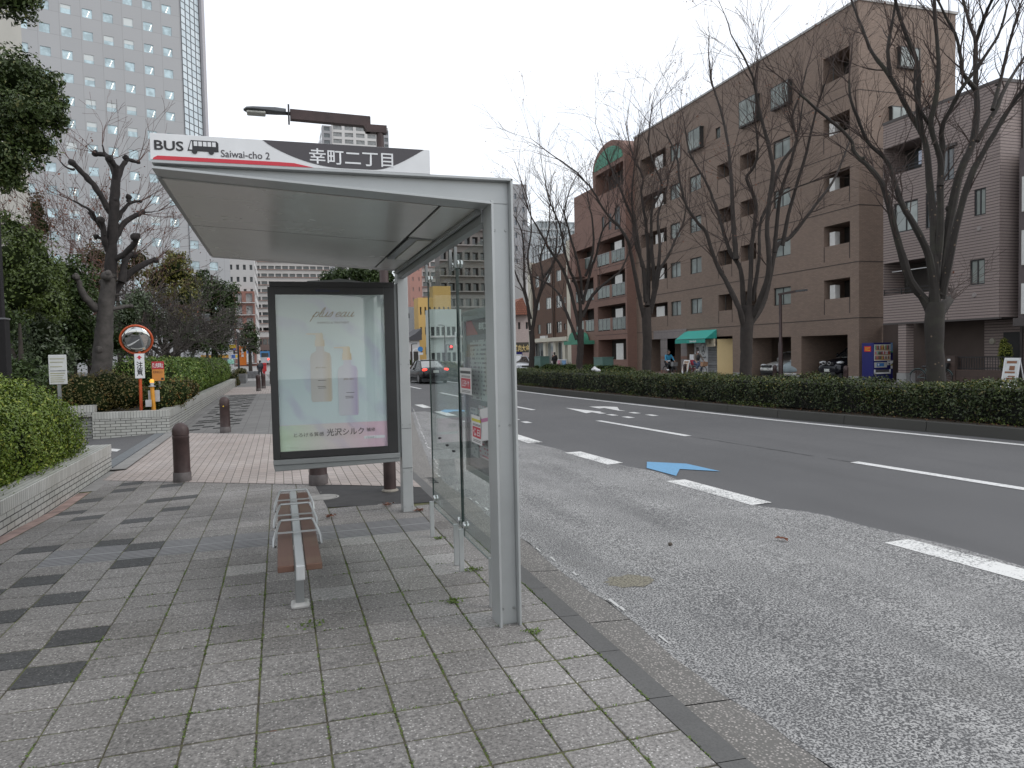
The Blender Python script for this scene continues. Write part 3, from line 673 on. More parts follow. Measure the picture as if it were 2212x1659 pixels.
text('romaji_lettering', 'Saiwai-cho 2', -.262, -.010, 2.797, 2.836, SY-.0022, '-Y', M_char, nb, .008)
text('kanji_lettering', '幸町二丁目', .200, .668, 2.789, 2.874, SY-.004, '-Y', M_white, nb, .010); nb.location.z -= .006; nb.location.x -= .004
p = MB(); bx = -.432
p.prism([(bx, 2.815), (bx+.018, 2.872), (bx+.146, 2.872), (bx+.155, 2.862), (bx+.155, 2.815)], SY-.0024, SY+.001); p.build('bus_symbol', M_black, nb)
p = MB()
p.prism([(bx+.008, 2.822), (bx+.019, 2.865), (bx+.024, 2.865), (bx+.024, 2.822)], SY-.0034, SY-.001)
for i in range(5): p.prism([(bx+.032+.023*i, 2.842), (bx+.032+.023*i, 2.866), (bx+.050+.023*i, 2.866), (bx+.050+.023*i, 2.842)], SY-.0034, SY-.001)
p.build('bus_windows', M_white, nb)
p = MB()
for x in (bx+.035, bx+.118): p.lathe([(.001, 0), (.014, 0), (.014, .003), (.001, .003)], (x, SY-.0046, 2.8135), 16, 'Y')
p.build('bus_wheels', M_black, nb)

# ------------------------------------------------ poster case hung on the far column
ad = thing('poster_case', 'dark framed poster case showing two shampoo bottles, fixed to the shelter column', 'poster case', (.55, 7.95, .55))
X0, X1, Z0, Z1 = -.022, 1.076, .733, 2.343
s = NB('case_black'); M_case = mat('case_black', (.030, .030, .031), .32, .2, .2, 3)
p = MB(); p.box(-.095, X0, 7.92, 8.075, .66, 2.42); p.box(X1, 1.185, 7.92, 8.075, .66, 2.42); p.box(X0, X1, 7.92, 8.075, Z1, 2.42); p.box(X0, X1, 7.92, 8.075, .66, Z0)
p.box(-.075, 1.19, 7.935, 8.075, 2.42, 2.475); p.box(-.09, 1.18, 7.96, 8.07, .66, 2.42); p.build('case_frame', M_case, ad, bevel=.003)
p = MB(); p.box(-.095, 1.20, 7.90, 8.06, .60, .655); p.prism([(-.095, .60), (-.08, .535), (1.20, .56), (1.20, .60)], 7.915, 8.05); p.build('case_rail', M_alud, ad, bevel=.006)
p = MB(); p.box(1.191, 1.2215, 7.96, 8.06, .60, 2.46); p.build('case_bracket', M_alud, ad)
p = MB(); p.prism([(.30, 2.475), (.30, 2.488), (.55, 2.50), (.62, 2.515), (.9, 2.478), (.9, 2.475)], 7.97, 8.05); p.build('case_hinge', M_alud, ad)
# poster print: pale aqua ground, lilac swirls, pink foot
s = NB('poster_print'); sx = s.n('ShaderNodeSeparateXYZ'); s.l(s.obj(), sx.inputs[0])
mr = lambda v, a, b: s.math('DIVIDE', s.math('SUBTRACT', v, a), b-a)
tz = mr(sx.outputs[2], Z0-.55, Z1-.55); ty = mr(sx.outputs[0], X0-.55, X1-.55)
c = s.ramp(tz, [(0, (.70, .62, .64)), (.165, (.66, .55, .60)), (.17, (.60, .675, .68)), (.45, (.57, .665, .67)), (.8, (.57, .64, .625)), (1, (.47, .52, .505))])
foot = s.ramp(ty, [(.05, (.58, .68, .52)), (.45, (.68, .60, .58)), (.9, (.72, .50, .58))])
c = s.mix(s.math('LESS_THAN', tz, .165), c, foot)
wv = s.n('ShaderNodeTexWave', wave_type='BANDS', bands_direction='DIAGONAL'); wv.inputs['Scale'].default_value = 1.4; wv.inputs['Distortion'].default_value = 9; wv.inputs['Detail'].default_value = 2; wv.inputs['Detail Scale'].default_value = .9
s.l(s.obj(), wv.inputs['Vector']); n = s.noise(2.2, 3)
sw = s.math('MULTIPLY', s.ramp(wv.outputs[0], [(.55, (0, 0, 0)), (.95, (1, 1, 1))]), s.ramp(n, [(.42, (0, 0, 0)), (.62, (.45, .45, .45))]))
c = s.mix(sw, c, (.46, .40, .58)); M_post = s.set(c, .4)
p = MB(); p.box(X0-.005, X1+.005, 7.945, 7.958, Z0-.005, Z1+.005); po = p.build('poster', M_post, ad)
ps = lambda a: X0+(X1-X0)*a
pt = lambda t: Z1-(Z1-Z0)*t
def grad(name, a, b, xa, xb, mid=None):
    s = NB(name); sx = s.n('ShaderNodeSeparateXYZ'); s.l(s.obj(), sx.inputs[0]); t = s.math('DIVIDE', s.math('SUBTRACT', sx.outputs[0], xa-.55), xb-xa)
    st = [(.1, a), (.55, mid or a), (.9, b), (1., tuple(.8*q+.1 for q in a))]; return s.set(s.ramp(t, st), .4)
def bottle(s0, s1, t0, t1, mb_, mp_, dy):
    w = s1-s0; tt = lambda q: pt(t0+(t1-t0)*q); ss = lambda q: ps(s0+w*q)
    r = MB(); r.prism([(ss(0), tt(.96)), (ss(.06), tt(1)), (ss(.94), tt(1)), (ss(1), tt(.96)), (ss(1), tt(.36)), (ss(.93), tt(.30)), (ss(.68), tt(.265)), (ss(.66), tt(.19)), (ss(.30), tt(.19)), (ss(.28), tt(.265)), (ss(.07), tt(.30)), (ss(0), tt(.36))], 7.943-dy, 7.946)
    r.build('bottle_picture', mb_, po)
    r = MB(); r.prism([(ss(.24), tt(.195)), (ss(.70), tt(.195)), (ss(.69), tt(.10)), (ss(.64), tt(.10)), (ss(.63), tt(.02)), (ss(.58), tt(0)), (ss(-.15), tt(.008)), (ss(-.15), tt(.022)), (ss(.28), tt(.028)), (ss(.29), tt(.10)), (ss(.25), tt(.10))], 7.942-dy, 7.9455)
    r.build('pump_picture', mp_, po)
gold = grad('pump_print', (.66, .58, .46), (.56, .43, .26), ps(.3), ps(.45))
bottle(.295, .49, .245, .69, grad('amber_bottle_print', (.54, .51, .48), (.54, .455, .35), ps(.295), ps(.49), (.56, .52, .50)), gold, 0)
bottle(.545, .735, .335, .785, grad('violet_bottle_print', (.58, .57, .60), (.47, .40, .55), ps(.545), ps(.735), (.58, .55, .60)), grad('pump_print2', (.66, .56, .42), (.52, .36, .16), ps(.55), ps(.7)), .001)
M_gold = flat('gold_print', (.24, .17, .07), .4); M_ink = flat('ink', (.09, .075, .07), .5)
# hand-drawn script title as pen strokes
def pen(name, strokes, x0, x1, z0, z1, w, m, par):
    q = MB(); P = [p_ for st in strokes for p_ in st]; a0, a1 = min(p_[0] for p_ in P), max(p_[0] for p_ in P); b0, b1 = min(p_[1] for p_ in P), max(p_[1] for p_ in P)
    for st in strokes:
        st = [Vector((x0+(x1-x0)*(a-a0)/(a1-a0), 7.9415, z0+(z1-z0)*(b-b0)/(b1-b0))) for a, b in st]; c = []
        for i in range(len(st)-1):                      # Catmull-Rom
            p0, p1, p2, p3 = st[max(i-1, 0)], st[i], st[i+1], st[min(i+2, len(st)-1)]
            for k in range(5):
                t = k/5; c.append(.5*((2*p1)+(p2-p0)*t+(2*p0-5*p1+4*p2-p3)*t*t+(3*p1-p0-3*p2+p3)*t**3))
        c.append(st[-1])
        for a, b in zip(c[:-1], c[1:]):
            if (b-a).length > 1e-5:
                d = (b-a).normalized(); nrm = Vector((-d.z, 0, d.x)); ww = w*(.55+.45*abs(d.z))
                q.prism([(a.x+nrm.x*ww-d.x*ww*.3, a.z+nrm.z*ww-d.z*ww*.3), (a.x-nrm.x*ww-d.x*ww*.3, a.z-nrm.z*ww-d.z*ww*.3), (b.x-nrm.x*ww+d.x*ww*.3, b.z-nrm.z*ww+d.z*ww*.3), (b.x+nrm.x*ww+d.x*ww*.3, b.z+nrm.z*ww+d.z*ww*.3)], 7.940, 7.9435)
    q.build(name, m, par)
def shear(st, ox): return [[(x+ox+y*.35, y) for x, y in q] for q in st]
U = [[(0, 1), (-.05, .3), (.15, .02), (.4, .25), (.55, 1), (.5, .3), (.62, .03), (.85, .3)]]
A = [[(.6, .8), (.35, 1), (.05, .6), (.08, .12), (.3, .02), (.55, .5), (.65, 1), (.58, .3), (.7, .03), (.95, .3)]]
ST = shear([[(-.1, .1), (.1, .7), (.15, 1), (-.1, -.9)], [(.1, .7), (.4, 1), (.6, .7), (.45, .1), (.1, .1)]], 0)
ST += shear([[(0, .3), (.35, 1.4), (.3, 1.9), (.12, 1.4), (.05, .3), (.2, .02), (.45, .3)]], .75)
ST += shear(U, 1.2)+shear([[(0, .3), (.35, 1.05), (.4, .5), (.25, .05), (0, .12)]], 2.05)
ST += shear([[(0, .4), (.45, .65), (.35, 1), (.05, .75), (.02, .25), (.25, .02), (.6, .3)]], 3.05)+shear(A, 3.7)+shear(U, 4.75)
pen('script_title', ST, ps(.305), ps(.715), pt(.172), pt(.083), .0042, M_gold, po)
text('poster_subtitle', 'SHAMPOO & TREATMENT', ps(.37), ps(.665), pt(.186), pt(.174), 7.9415, '-Y', M_ink, po)
text('poster_caption', 'とろける質感', ps(.125), ps(.40), pt(.912), pt(.885), 7.9415, '-Y', M_ink, po)
text('poster_headline', '光沢シルク', ps(.425), ps(.775), pt(.915), pt(.867), 7.9415, '-Y', M_ink, po, .004)
text('poster_caption_end', '補修', ps(.80), ps(.885), pt(.898), pt(.873), 7.9415, '-Y', M_ink, po)
p = MB(); p.box(ps(.775), ps(.975), 7.9425, 7.946, pt(.945), pt(.927)); p.build('search_box', M_white, po); text('search_words', 'プラスオー', ps(.79), ps(.89), pt(.943), pt(.931), 7.9415, '-Y', M_ink, po)
text('bottle_words', 'plus eau', ps(.345), ps(.435), pt(.476), pt(.462), 7.9405, '-Y', M_gold, po); text('bottle_words', 'plus eau', ps(.60), ps(.69), pt(.556), pt(.540), 7.9395, '-Y', M_gold, po)
p = MB()
for sx_, st_, dy in ((.36, .55, .0), (.355, .59, 0), (.36, .60, 0), (.62, .635, .001), (.61, .66, .001), (.61, .67, .001)): p.box(ps(sx_), ps(sx_+.075), 7.9415-dy, 7.943, pt(st_+.003), pt(st_))
p.build('bottle_small_print', M_ink, po)
text('case_maker', 'MCDecaux', .38, .62, 2.372, 2.398, 7.9185, '-Y', flat('navy_print', (.015, .018, .07), .4), ad, .01)
p = MB(); p.box(X0-.01, X1+.01, 7.928, 7.931, Z0-.01, Z1+.01); p.build('case_glass', glass_mat('case_glass', (.96, .975, .975), 0., .045, .7), ad)

# ------------------------------------------------ timetable case between near post and glass
tb_ = thing('timetable_case', 'grey timetable case with route papers behind the shelter glass', 'timetable', (1.42, 5.2, .76))
TX = 1.40
p = MB(); p.box(TX, TX+.05, 5.72, 5.76, .77, 2.03); p.box(TX, TX+.05, 4.56, 4.60, .77, 2.03); p.box(TX, TX+.05, 4.60, 5.72, 1.955, 2.03); p.box(TX, TX+.05, 4.60, 5.72, .77, .82); p.build('case_frame', M_alud, tb_, bevel=.003)
p = MB(); p.box(TX+.025, TX+.045, 4.60, 5.72, .82, 1.955); bk = p.build('back_panel', mat('pinboard', (.19, .17, .185), .6, 0, .2, 3), tb_)
p = MB(); p.box(TX+.02, TX+.026, 4.605, 5.715, 1.84, 1.952); hp = p.build('header_panel', mat('header_brown', (.085, .06, .065), .5), tb_)
p = MB(); p.prism([(5.715, 1.842), (5.715, 1.952), (5.56, 1.952), (5.36, 1.842)], TX+.017, TX+.021, 'X'); p.build('header_red', mat('header_red', (.32, .04, .04), .5), hp)
text('header_kanji', '幸町二丁目', 5.33, 4.92, 1.872, 1.928, TX+.016, '-X', M_white, hp, .02)
text('header_romaji', 'Saiwai-cho 2', 4.90, 4.66, 1.875, 1.905, TX+.016, '-X', M_white, hp)
def paper_mat(name, base, ink, fx, fz, amt):
    """sheet of print too fine to read: rows of broken grey lines"""
    s = NB(name); sx = s.n('ShaderNodeSeparateXYZ'); s.l(s.obj(), sx.inputs[0])
    row = s.math('GREATER_THAN', s.math('SINE', s.math('MULTIPLY', sx.outputs[2], fz)), .15)
    mpp = s.n('ShaderNodeMapping'); mpp.inputs['Scale'].default_value = (1, fx, fz/6.3); s.l(s.obj(), mpp.inputs[0])
    n = s.n('ShaderNodeTexWhiteNoise'); sn = s.n('ShaderNodeVectorMath', operation='FLOOR'); s.l(mpp.outputs[0], sn.inputs[0]); s.l(sn.outputs[0], n.inputs['Vector'])
    k = s.math('MULTIPLY', row, s.math('GREATER_THAN', n.outputs[0], 1-amt)); return s.set(s.mix(k, base, ink), .6)
papers = [(5.62, 5.10, 1.35, 1.80, (.42, .41, .41), (.20, .16, .18), 30, 190, .55), (5.04, 4.66, 1.42, 1.80, (.44, .43, .42), (.30, .10, .10), 26, 150, .45),
          (5.40, 5.14, .92, 1.31, (.43, .38, .40), (.36, .12, .16), 40, 220, .5), (5.10, 4.86, .96, 1.36, (.44, .43, .40), (.20, .18, .17), 40, 220, .5), (4.83, 4.63, .96, 1.36, (.42, .42, .41), (.2, .2, .2), 40, 220, .5), (5.66, 5.44, .9, 1.28, (.38, .36, .37), (.22, .2, .22), 30, 190, .4)]
for k, (ya, yb, za, zb, b_, i_, fx, fz, am) in enumerate(papers):
    p = MB(); p.box(TX+.021, TX+.0245, yb, ya, za, zb); p.build('timetable_sheet', paper_mat('print_sheet_%d' % k, b_, i_, fx, fz, am), tb_)
# notices stuck on the glass
def notice(u0, v0, u1, v1, label, banner, words, wcol, tilt=0):
    a, b = PX(u0, v1, GX-.0065), PX(u1, v0, GX-.0065); ya, yb, za, zb = a.y, b.y, a.z, b.z
    o = thing('taped_notice', label, 'notice', (GX-.006, ya, za))
    q = MB(); q.box(GX-.0085, GX-.0062, yb, ya, za, zb); pn = q.build('paper', flat('notice_paper', (.62, .61, .60), .6), o)
    h = zb-za; w = ya-yb
    q = MB(); q.box(GX-.0095, GX-.0088, yb+w*.08, ya-w*.12, za+h*.22, za+h*.60); q.build('red_patch', mat('notice_red', (.50, .03, .05), .5), o)
    text('patch_words', words, ya-w*.2, yb+w*.16, za+h*.28, za+h*.54, GX-.0105, '-X', M_white, o, .02)
    q = MB(); q.box(GX-.0095, GX-.0088, yb+w*.05, ya-w*.05, za+h*.78, za+h*.88); q.build('top_band', flat('notice_band_'+banner, wcol, .5), o)
    q = MB()
    for t in (.68, .64, .12, .07): q.box(GX-.0094, GX-.0088, yb+w*.1, ya-w*.15, za+h*t, za+h*(t+.02))
    q.build('small_print', M_ink, o)
notice(995, 795, 1018, 849, 'white notice with black band and red patch taped on the glass edge', 'black', '休日ダイヤ', (.05, .05, .05))
notice(1020, 901, 1040, 954, 'white notice with yellow top band and red holiday patch on the glass', 'yellow', '休日', (.55, .50, .05))
a = PX(1042, 944, GX-.008)
o = thing('taped_notice', 'plain tilted white notice with a pink stripe low on the glass', 'notice', (GX-.006, a.y, a.z))
p = MB(); p.prism([(a.y+.02, a.z-.03), (a.y-.20, a.z-.0), (a.y-.17, a.z+.22), (a.y+.05, a.z+.19)], GX-.0085, GX-.0062, 'X'); p.build('paper', flat('notice_paper', (.62, .61, .60)), o)
p = MB(); p.prism([(a.y+.015, a.z+.10), (a.y-.17, a.z+.125), (a.y-.165, a.z+.15), (a.y+.02, a.z+.125)], GX-.0095, GX-.0088, 'X'); p.build('pink_stripe', flat('pink_stripe', (.45, .18, .30)), o)

# ------------------------------------------------ bench
s = NB('bench_board'); mpg = s.n('ShaderNodeMapping'); mpg.inputs['Scale'].default_value = (30, 1.4, 30); s.l(s.obj(), mpg.inputs[0]); n = s.noise(3, 4, .6, mpg.outputs[0]); n2 = s.noise(2.2, 3)
c = s.mix(n, (.088, .043, .029), (.130, .066, .045)); c = s.mix(s.ramp(n2, [(.5, (0, 0, 0)), (.75, (.5, .5, .5))]), c, (.16, .125, .08)); s.bump(n, .15, .003); M_board = s.set(c, .55)
be = thing('bench', 'narrow bench of two brown boards on a grey steel beam under the shelter', 'bench', (.08, 5.9, 0))
for x0, x1 in ((-.055, .045), (.113, .213)):
    p = MB(); p.box(x0, x1, 4.72, 7.26, .378, .42); p.build('seat_board', M_board, be, bevel=.006)
p = MB(); p.box(.052, .106, 4.66, 7.30, .335, .432); p.build('seat_beam', mat('light_steel', (.46, .475, .48), .4, .3, .06), be, bevel=.008)
for y in (5.20, 6.85):
    p = MB(); p.box(.05, .108, y-.03, y+.03, zs(.08, y)+.03, .335); lg = p.build('leg', M_alud, be, bevel=.006)
    p = MB(); p.box(.018, .142, y-.065, y+.065, zs(.08, y)-.002, zs(.08, y)+.035); p.build('foot_plate', mat('footing', (.42, .415, .40), .6, 0, .25, 14), lg, bevel=.02)
for y in (5.44, 6.06, 6.70):
    L = [(-.072, y+.02, .362), (-.085, y-.02, .375), (-.081, y+.0, .42), (-.060, y+.07, .470), (-.038, y+.17, .506), (-.026, y+.19, .511)]
    Rr = [(.158-x, yy, z) for x, yy, z in L][::-1]
    p = MB(); p.tube(L+Rr, .0095, 8); ar = p.build('armrest', mat('hoop_steel', (.40, .41, .41), .35, .5, .05), be, smooth=True)
    p = MB(); p.bar((-.067, y+.045, .452), (.225, y+.045, .452), .024, .008); p.build('cross_bar', mat('hoop_steel', (.4, .41, .41)), ar)

# ------------------------------------------------ brown street furniture
M_brown = mat('brown_cast', (.050, .030, .028), .5, .1, .3, 7, .1)
M_brownl = mat('brown_foot', (.105, .092, .090), .6, 0, .3, 9, .2)
def bollard(x, y, label, r=.122, h=.88, cop=None, group='brown domed bollards along the pavement'):
    z = zs(x, y) if x < 3 else -.05
    o = thing('bollard', label, 'bollard', (x, y, z), group)
    p = MB(); p.lathe([(.001, 0), (r*1.02, 0), (r*1.02, .13), (r*.97, .15), (r*.95, h-.24), (r*.98, h-.235), (r*.98, h-.205), (r*.92, h-.20), (r*.92, h-.185), (r*.98, h-.18), (r*.98, h-.13)]+[(r*.98*cos(a), h-.13+.13*sin(a)) for a in (.35, .7, 1.05, 1.35)]+[(.001, h)], (x, y, z), 24)
    p.build('shaft', M_brown, o, smooth=True)
    p = MB(); p.lathe([(r*1.03, -.01), (r*1.05, .0), (r*1.045, .13), (r*1.0, .142)], (x, y, z), 24); p.build('foot_collar', M_brownl, o, smooth=True)
    return o
bollard(-1.44, 11.95, 'large brown domed bollard standing on the pavement left of the poster case')
b2 = bollard(-1.32, 19.36, 'brown bollard with a small yellow dot at the far edge of the pink paving')
p = MB(); p.lathe([(.001, -.012), (.016, -.012), (.016, .02), (.001, .02)], (-1.32-.02, 19.36-.122, .55), 12, 'Y'); p.build('yellow_dot', flat('yellow_dot', (.6, .42, .03)), b2)
bollard(.45, 10.35, 'brown bollard seen below the poster case behind the bench')
bollard(-1.11, 41.4, 'nearer of two small far bollards in front of the walking person'); bollard(-.92, 44.6, 'farther of two small far bollards in front of the walking person')
bollard(-.55, 52., 'tiny dark bollard by the left edge of the poster case')
bollard(24.0, 40.7, 'brown bollard before the granite entrance across the road', .11, .85); bollard(24.2, 32.2, 'brown bollard in front of the covered car across the road', .11, .85); bollard(24.2, 27.2, 'brown bollard in front of the black car across the road', .11, .85)
# street lamp behind the shelter, arm over the roof
lp = thing('street_lamp', 'brown street lamp whose arm reaches over the shelter roof', 'street lamp', (1.27, 9.28, 0))
p = MB(); p.tube([(1.27, 9.28, -.02), (1.27, 9.28, 1.2), (1.27, 9.28, 1.25), (1.27, 9.28, 4.46)], [.078, .078, .062, .046], 16); p.build('pole', M_brown, lp, smooth=True)
p = MB(); p.lathe([(.001, 0), (.105, 0), (.105, .01), (.09, .025), (.08, .03)], (1.27, 9.28, 0), 20); p.build('base_collar', mat('weathered_collar', (.22, .20, .17), .8, 0, .3, 8), lp, smooth=True)
p = MB(); p.box(1.10, 1.35, 9.23, 9.33, 4.425, 4.52); p.prism([(1.155, 4.425), (1.155, 4.612), (1.145, 4.617), (.215, 4.635), (.215, 4.515), (1.07, 4.495), (1.10, 4.425)], 9.232, 9.328); p.build('arm', M_brown, lp, bevel=.004)
p = MB(); p.box(.195, .205, 9.19, 9.37, 4.50, 4.66); p.lathe([(.02, 0), (.02, .06)], (.16, 9.28, 4.59), 10, 'X'); p.box(.19, .21, 9.275, 9.285, 4.46, 4.70); p.build('flange', M_black, lp)
p = MB(); prof = [(.17, .045, .05), (.05, .062, .058), (-.08, .085, .05), (-.2, .098, .042), (-.27, .082, .034), (-.305, .02, .015)]
vs = []; n = 14
for x, w, h in prof:
    for j in range(n):
        a = 2*pi*j/n; q = sin(a); vs.append((x, 9.28+w*cos(a), 4.595+h*(q if q > 0 else q*.45)))
p.add(vs, [(i*n+j, i*n+(j+1) % n, (i+1)*n+(j+1) % n, (i+1)*n+j) for i in range(len(prof)-1) for j in range(n)]+[tuple(range(n)), tuple((len(prof)-1)*n+j for j in range(n))])
hd = p.build('lamp_head', mat('lantern_grey', (.075, .08, .085), .45, .2), lp, smooth=True)
p = MB(); p.box(-.27, -.06, 9.205, 9.355, 4.552, 4.578); p.build('lamp_lens', mat('lens', (.42, .42, .38), .15, 0, .2, 25), hd, bevel=.012)

# weeds in the joints and fallen leaves
M_weed = leaf_mat('weed_green', (.06, .10, .02), (.14, .20, .04), None, .6); M_dryleaf = leaf_mat('dry_leaf', (.10, .03, .015), (.20, .07, .03), None, .7)
def tuft(x, y, n, r, m, name, label, cat, seed):
    g = np.random.default_rng(seed); P = np.stack([x+g.normal(0, r, n), y+g.normal(0, r*.7, n), zs(x, y)+.005+g.random(n)*r*.5], 1); N = np.tile([0, 0, 1.], (n, 1))
    tag(link(name, leaf_mesh(name, P, N, .022, g, .6), None, m, origin=(x, y, zs(x, y))), label, cat)
for k, (u, v, n, r, lb) in enumerate([(977, 1302, 60, .03, 'green weed tuft in a slab joint left of the near post'), (1022, 1233, 60, .035, 'green weed tuft beside the nearest glass foot'), (951, 1164, 50, .03, 'green weed tuft beside the farthest glass foot'),
                                       (668, 1356, 40, .05, 'low weeds at a slab corner in front of the bench leg'), (1158, 1367, 40, .035, 'green weed tuft right of the near post foot')]):
    q = G(u, v, .0); tuft(q.x, q.y, n, r, M_weed, 'weed', lb, 'weed', k+3)
for k, (u, v, lb) in enumerate([(714, 1118, 'red brown leaf litter right of the bench'), (838, 1093, 'red brown leaf litter left of the column foot'), (905, 1105, 'red brown leaf litter right of the column foot'), (1688, 1167, 'orange leaf lying on the pale bus bay')]):
    q = G(u, v, -.0 if k < 3 else -.1)
    g = np.random.default_rng(k+40); n = 28 if k < 3 else 3; P = np.stack([q.x+g.normal(0, .035 if k < 3 else .02, n), q.y+g.normal(0, .04 if k < 3 else .02, n), q.z+.012+g.random(n)*.012], 1)
    tag(link('leaf_litter', leaf_mesh('leaf_litter', P, np.tile([0, 0, 1.], (n, 1)), .035 if k < 3 else .07, g, .6, .25), None, M_dryleaf, origin=(q.x, q.y, q.z)), lb, 'fallen leaves')
# moss and grass threads all along the near joints: nobody could count them
g = np.random.default_rng(8); P = []
for _ in range(7000):
    if g.random() < .62: x = -.155+.3115*g.integers(-3, 6); y = g.uniform(1.6, 6.5)
    else: x = g.uniform(-1.2, 1.6); y = 3.78+.2975*g.integers(-7, 8)
    if g.random() < .12: x, y = 1.658, g.uniform(1.2, 6.5)
    if sin(x*9+y*5)+sin(y*13.7-x*3) < .05: continue
    P.append((x+g.normal(0, .004), y+g.normal(0, .004), zs(x, y)-.002+g.random()*.006))
P = np.array(P); tag(link('joint_moss', leaf_mesh('joint_moss', P, np.tile([0, 0, 1.], (len(P), 1)), .013, g, .7), None, M_weed), 'green moss threads growing in the joints of the near slabs', 'moss', kind='stuff')
# ================================================================== LEFT SIDE: planters, hedges, trees, signs
def pxs(u, v, Y): q = PY(u, v, Y); return (q-CAMP).dot(FWD)/FPX      # metres per survey pixel there
s = NB('glazed_brick'); wv = s.wall(); n = s.noise(1.2, 4); n2 = s.noise(14, 3)
br = s.brick(wv, (.47, .475, .45), (.39, .395, .375), (.055, .055, .055), .232, .073, .0065)
c = s.mix(1., br.outputs[0], s.ramp(n, [(.3, (.80, .79, .75)), (.7, (1.05, 1.05, 1.05))]), 'MULTIPLY'); s.bump(s.math('SUBTRACT', 1., br.outputs['Fac']), .6, .006); M_wbrick = s.set(c, s.ramp(br.outputs['Fac'], [(0, (.3, .3, .3)), (1, (.8, .8, .8))]))
s = NB('soldier_course'); wv = s.wall(); n = s.noise(1.2, 4)
br = s.brick(wv, (.50, .505, .48), (.40, .405, .385), (.16, .16, .155), .066, 5.0, .005, 0.)
c = s.mix(1., br.outputs[0], s.ramp(n, [(.3, (.80, .79, .75)), (.7, (1.05, 1.05, 1.05))]), 'MULTIPLY'); s.bump(s.math('SUBTRACT', 1., br.outputs['Fac']), .5, .004); M_sold = s.set(c, .35)
pw = thing('planter_wall', 'white brick planter wall along the near left edge of the pavement', 'planter wall', (-2.95, 9, -.15))
p = MB(); p.box(-3.09, -2.80, 2.5, 14.08, -.35, .13); p.build('wall', M_wbrick, pw); p = MB(); p.box(-3.10, -2.792, 2.5, 14.09, .134, .285); p.build('coping', M_sold, pw, bevel=.006)
p = MB(); p.box(-6.5, -3.10, 13.80, 14.07, -.5, .13); p.build('wall', M_wbrick, pw); p = MB(); p.box(-6.5, -3.104, 13.79, 14.08, .134, .285); p.build('coping', M_sold, pw)
p = MB(); p.quad((-8, 2.5, .22), (-3.10, 2.5, .22), (-3.10, 13.79, .22), (-8, 13.79, .22)); struct('planter_soil', p, M_soil, fix=False)
pw = thing('planter_wall', 'white brick planter wall facing the drive below the round mirror', 'planter wall', (-3.6, 20.6, -.15))
p = MB(); p.box(-4.46, -2.72, 20.5, 20.78, -.7, .262); p.build('wall', M_wbrick, pw); p = MB(); p.box(-4.46, -2.712, 20.492, 20.785, .266, .435); p.build('coping', M_sold, pw, bevel=.006)
p = MB(); p.box(-3.0, -2.72, 20.79, 52, -.5, .262); p.build('wall', M_wbrick, pw); p = MB(); p.box(-3.005, -2.712, 20.79, 52, .266, .435); p.build('coping', M_sold, pw)
pw = thing('planter_wall', 'short taller white brick pier set back at the left end of the mirror planter', 'planter wall', (-4.8, 20.9, -.15))
p = MB(); p.box(-5.6, -4.50, 20.95, 21.2, -.8, .42); p.build('wall', M_wbrick, pw); p = MB(); p.box(-5.6, -4.494, 20.94, 21.21, .424, .60); p.build('coping', M_sold, pw)
p = MB(); p.quad((-16, 20.79, .32), (-3.0, 20.79, .32), (-3.0, 52, .32), (-16, 52, .32)); struct('planter_soil', p, M_soil, fix=False)

# --- hedges
M_core = mat('foliage_shade', (.012, .018, .006), .95, 0, .4, 4, 0, .05)  # near-black colour stands in for the shade deep inside foliage
def foliage(name, P, N, size, m, parent=None, seed=1, aspect=.5, flop=.6, **kw):
    return link(name, leaf_mesh(name, P, N, size, np.random.default_rng(seed), aspect, flop), parent, m, **kw)
def ell_core(mb, blobs, k=.74, zmin=None):  # solid dark cores added to close the view through the leaves
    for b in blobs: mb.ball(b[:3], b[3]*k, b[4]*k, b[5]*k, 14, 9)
M_hedge = leaf_mat('box_hedge_leaves', (.060, .10, .012), (.185, .255, .030), (.24, .27, .045), .4, 1.6, .10)
g = np.random.default_rng(21)
hb = [(-3.92, y, .62+.06*sin(y*2.1), 1.0+.05*sin(y*3), .75, .90+.04*sin(y*1.7)) for y in (4.2, 5.0, 5.8, 6.6, 7.4, 8.2, 9.0, 9.8, 10.6, 11.3)]+[(-3.88, 12.0, .60, .97, .85, .90), (-3.85, 12.6, .55, .93, .9, .84), (-3.85, 13.15, .45, .84, .78, .72)]
hb += [(-5.4, y, .6, 1.1, 1.0, .78) for y in (5, 7, 9, 11)]
h = thing('hedge', 'large rounded bright green hedge in the near left planter', 'hedge', (-4.1, 9, .22))
P, N = blob_points(hb, 1500, g, .24, .05, .2); foliage('foliage', P, N, .048, M_hedge, h, 3, .5, .5)
p = MB(); ell_core(p, hb, .86); p.build('shade_core', M_core, h)
M_hedge2 = leaf_mat('far_hedge_leaves', (.05, .098, .015), (.155, .24, .036), (.24, .27, .06), .42, 1.0, .1)
h = thing('hedge', 'long clipped green hedge behind the round mirror', 'hedge', (-3.6, 34, .32))
hb = [(-3.55-.25*(y < 24)-.0*y, y, 1.0+.05*sin(y), .72+.06*sin(y*2.3), 1.1, .72+.04*sin(y*1.9)) for y in np.arange(24.6, 49, 1.05)]+[(-4.5, y, 1.05, .9, 1.2, .74) for y in np.arange(26.5, 46, 1.6)]
P, N = blob_points(hb, 330, g, .28, .05, .3); foliage('foliage', P, N, .075, M_hedge2, h, 4); p = MB(); ell_core(p, hb, .86); p.build('shade_core', M_core, h)
p = MB(); 
for b in hb[:25:6]: p.box(b[0]+.4, b[0]+.5, b[1]-.05, b[1]+.05, .3, .7)
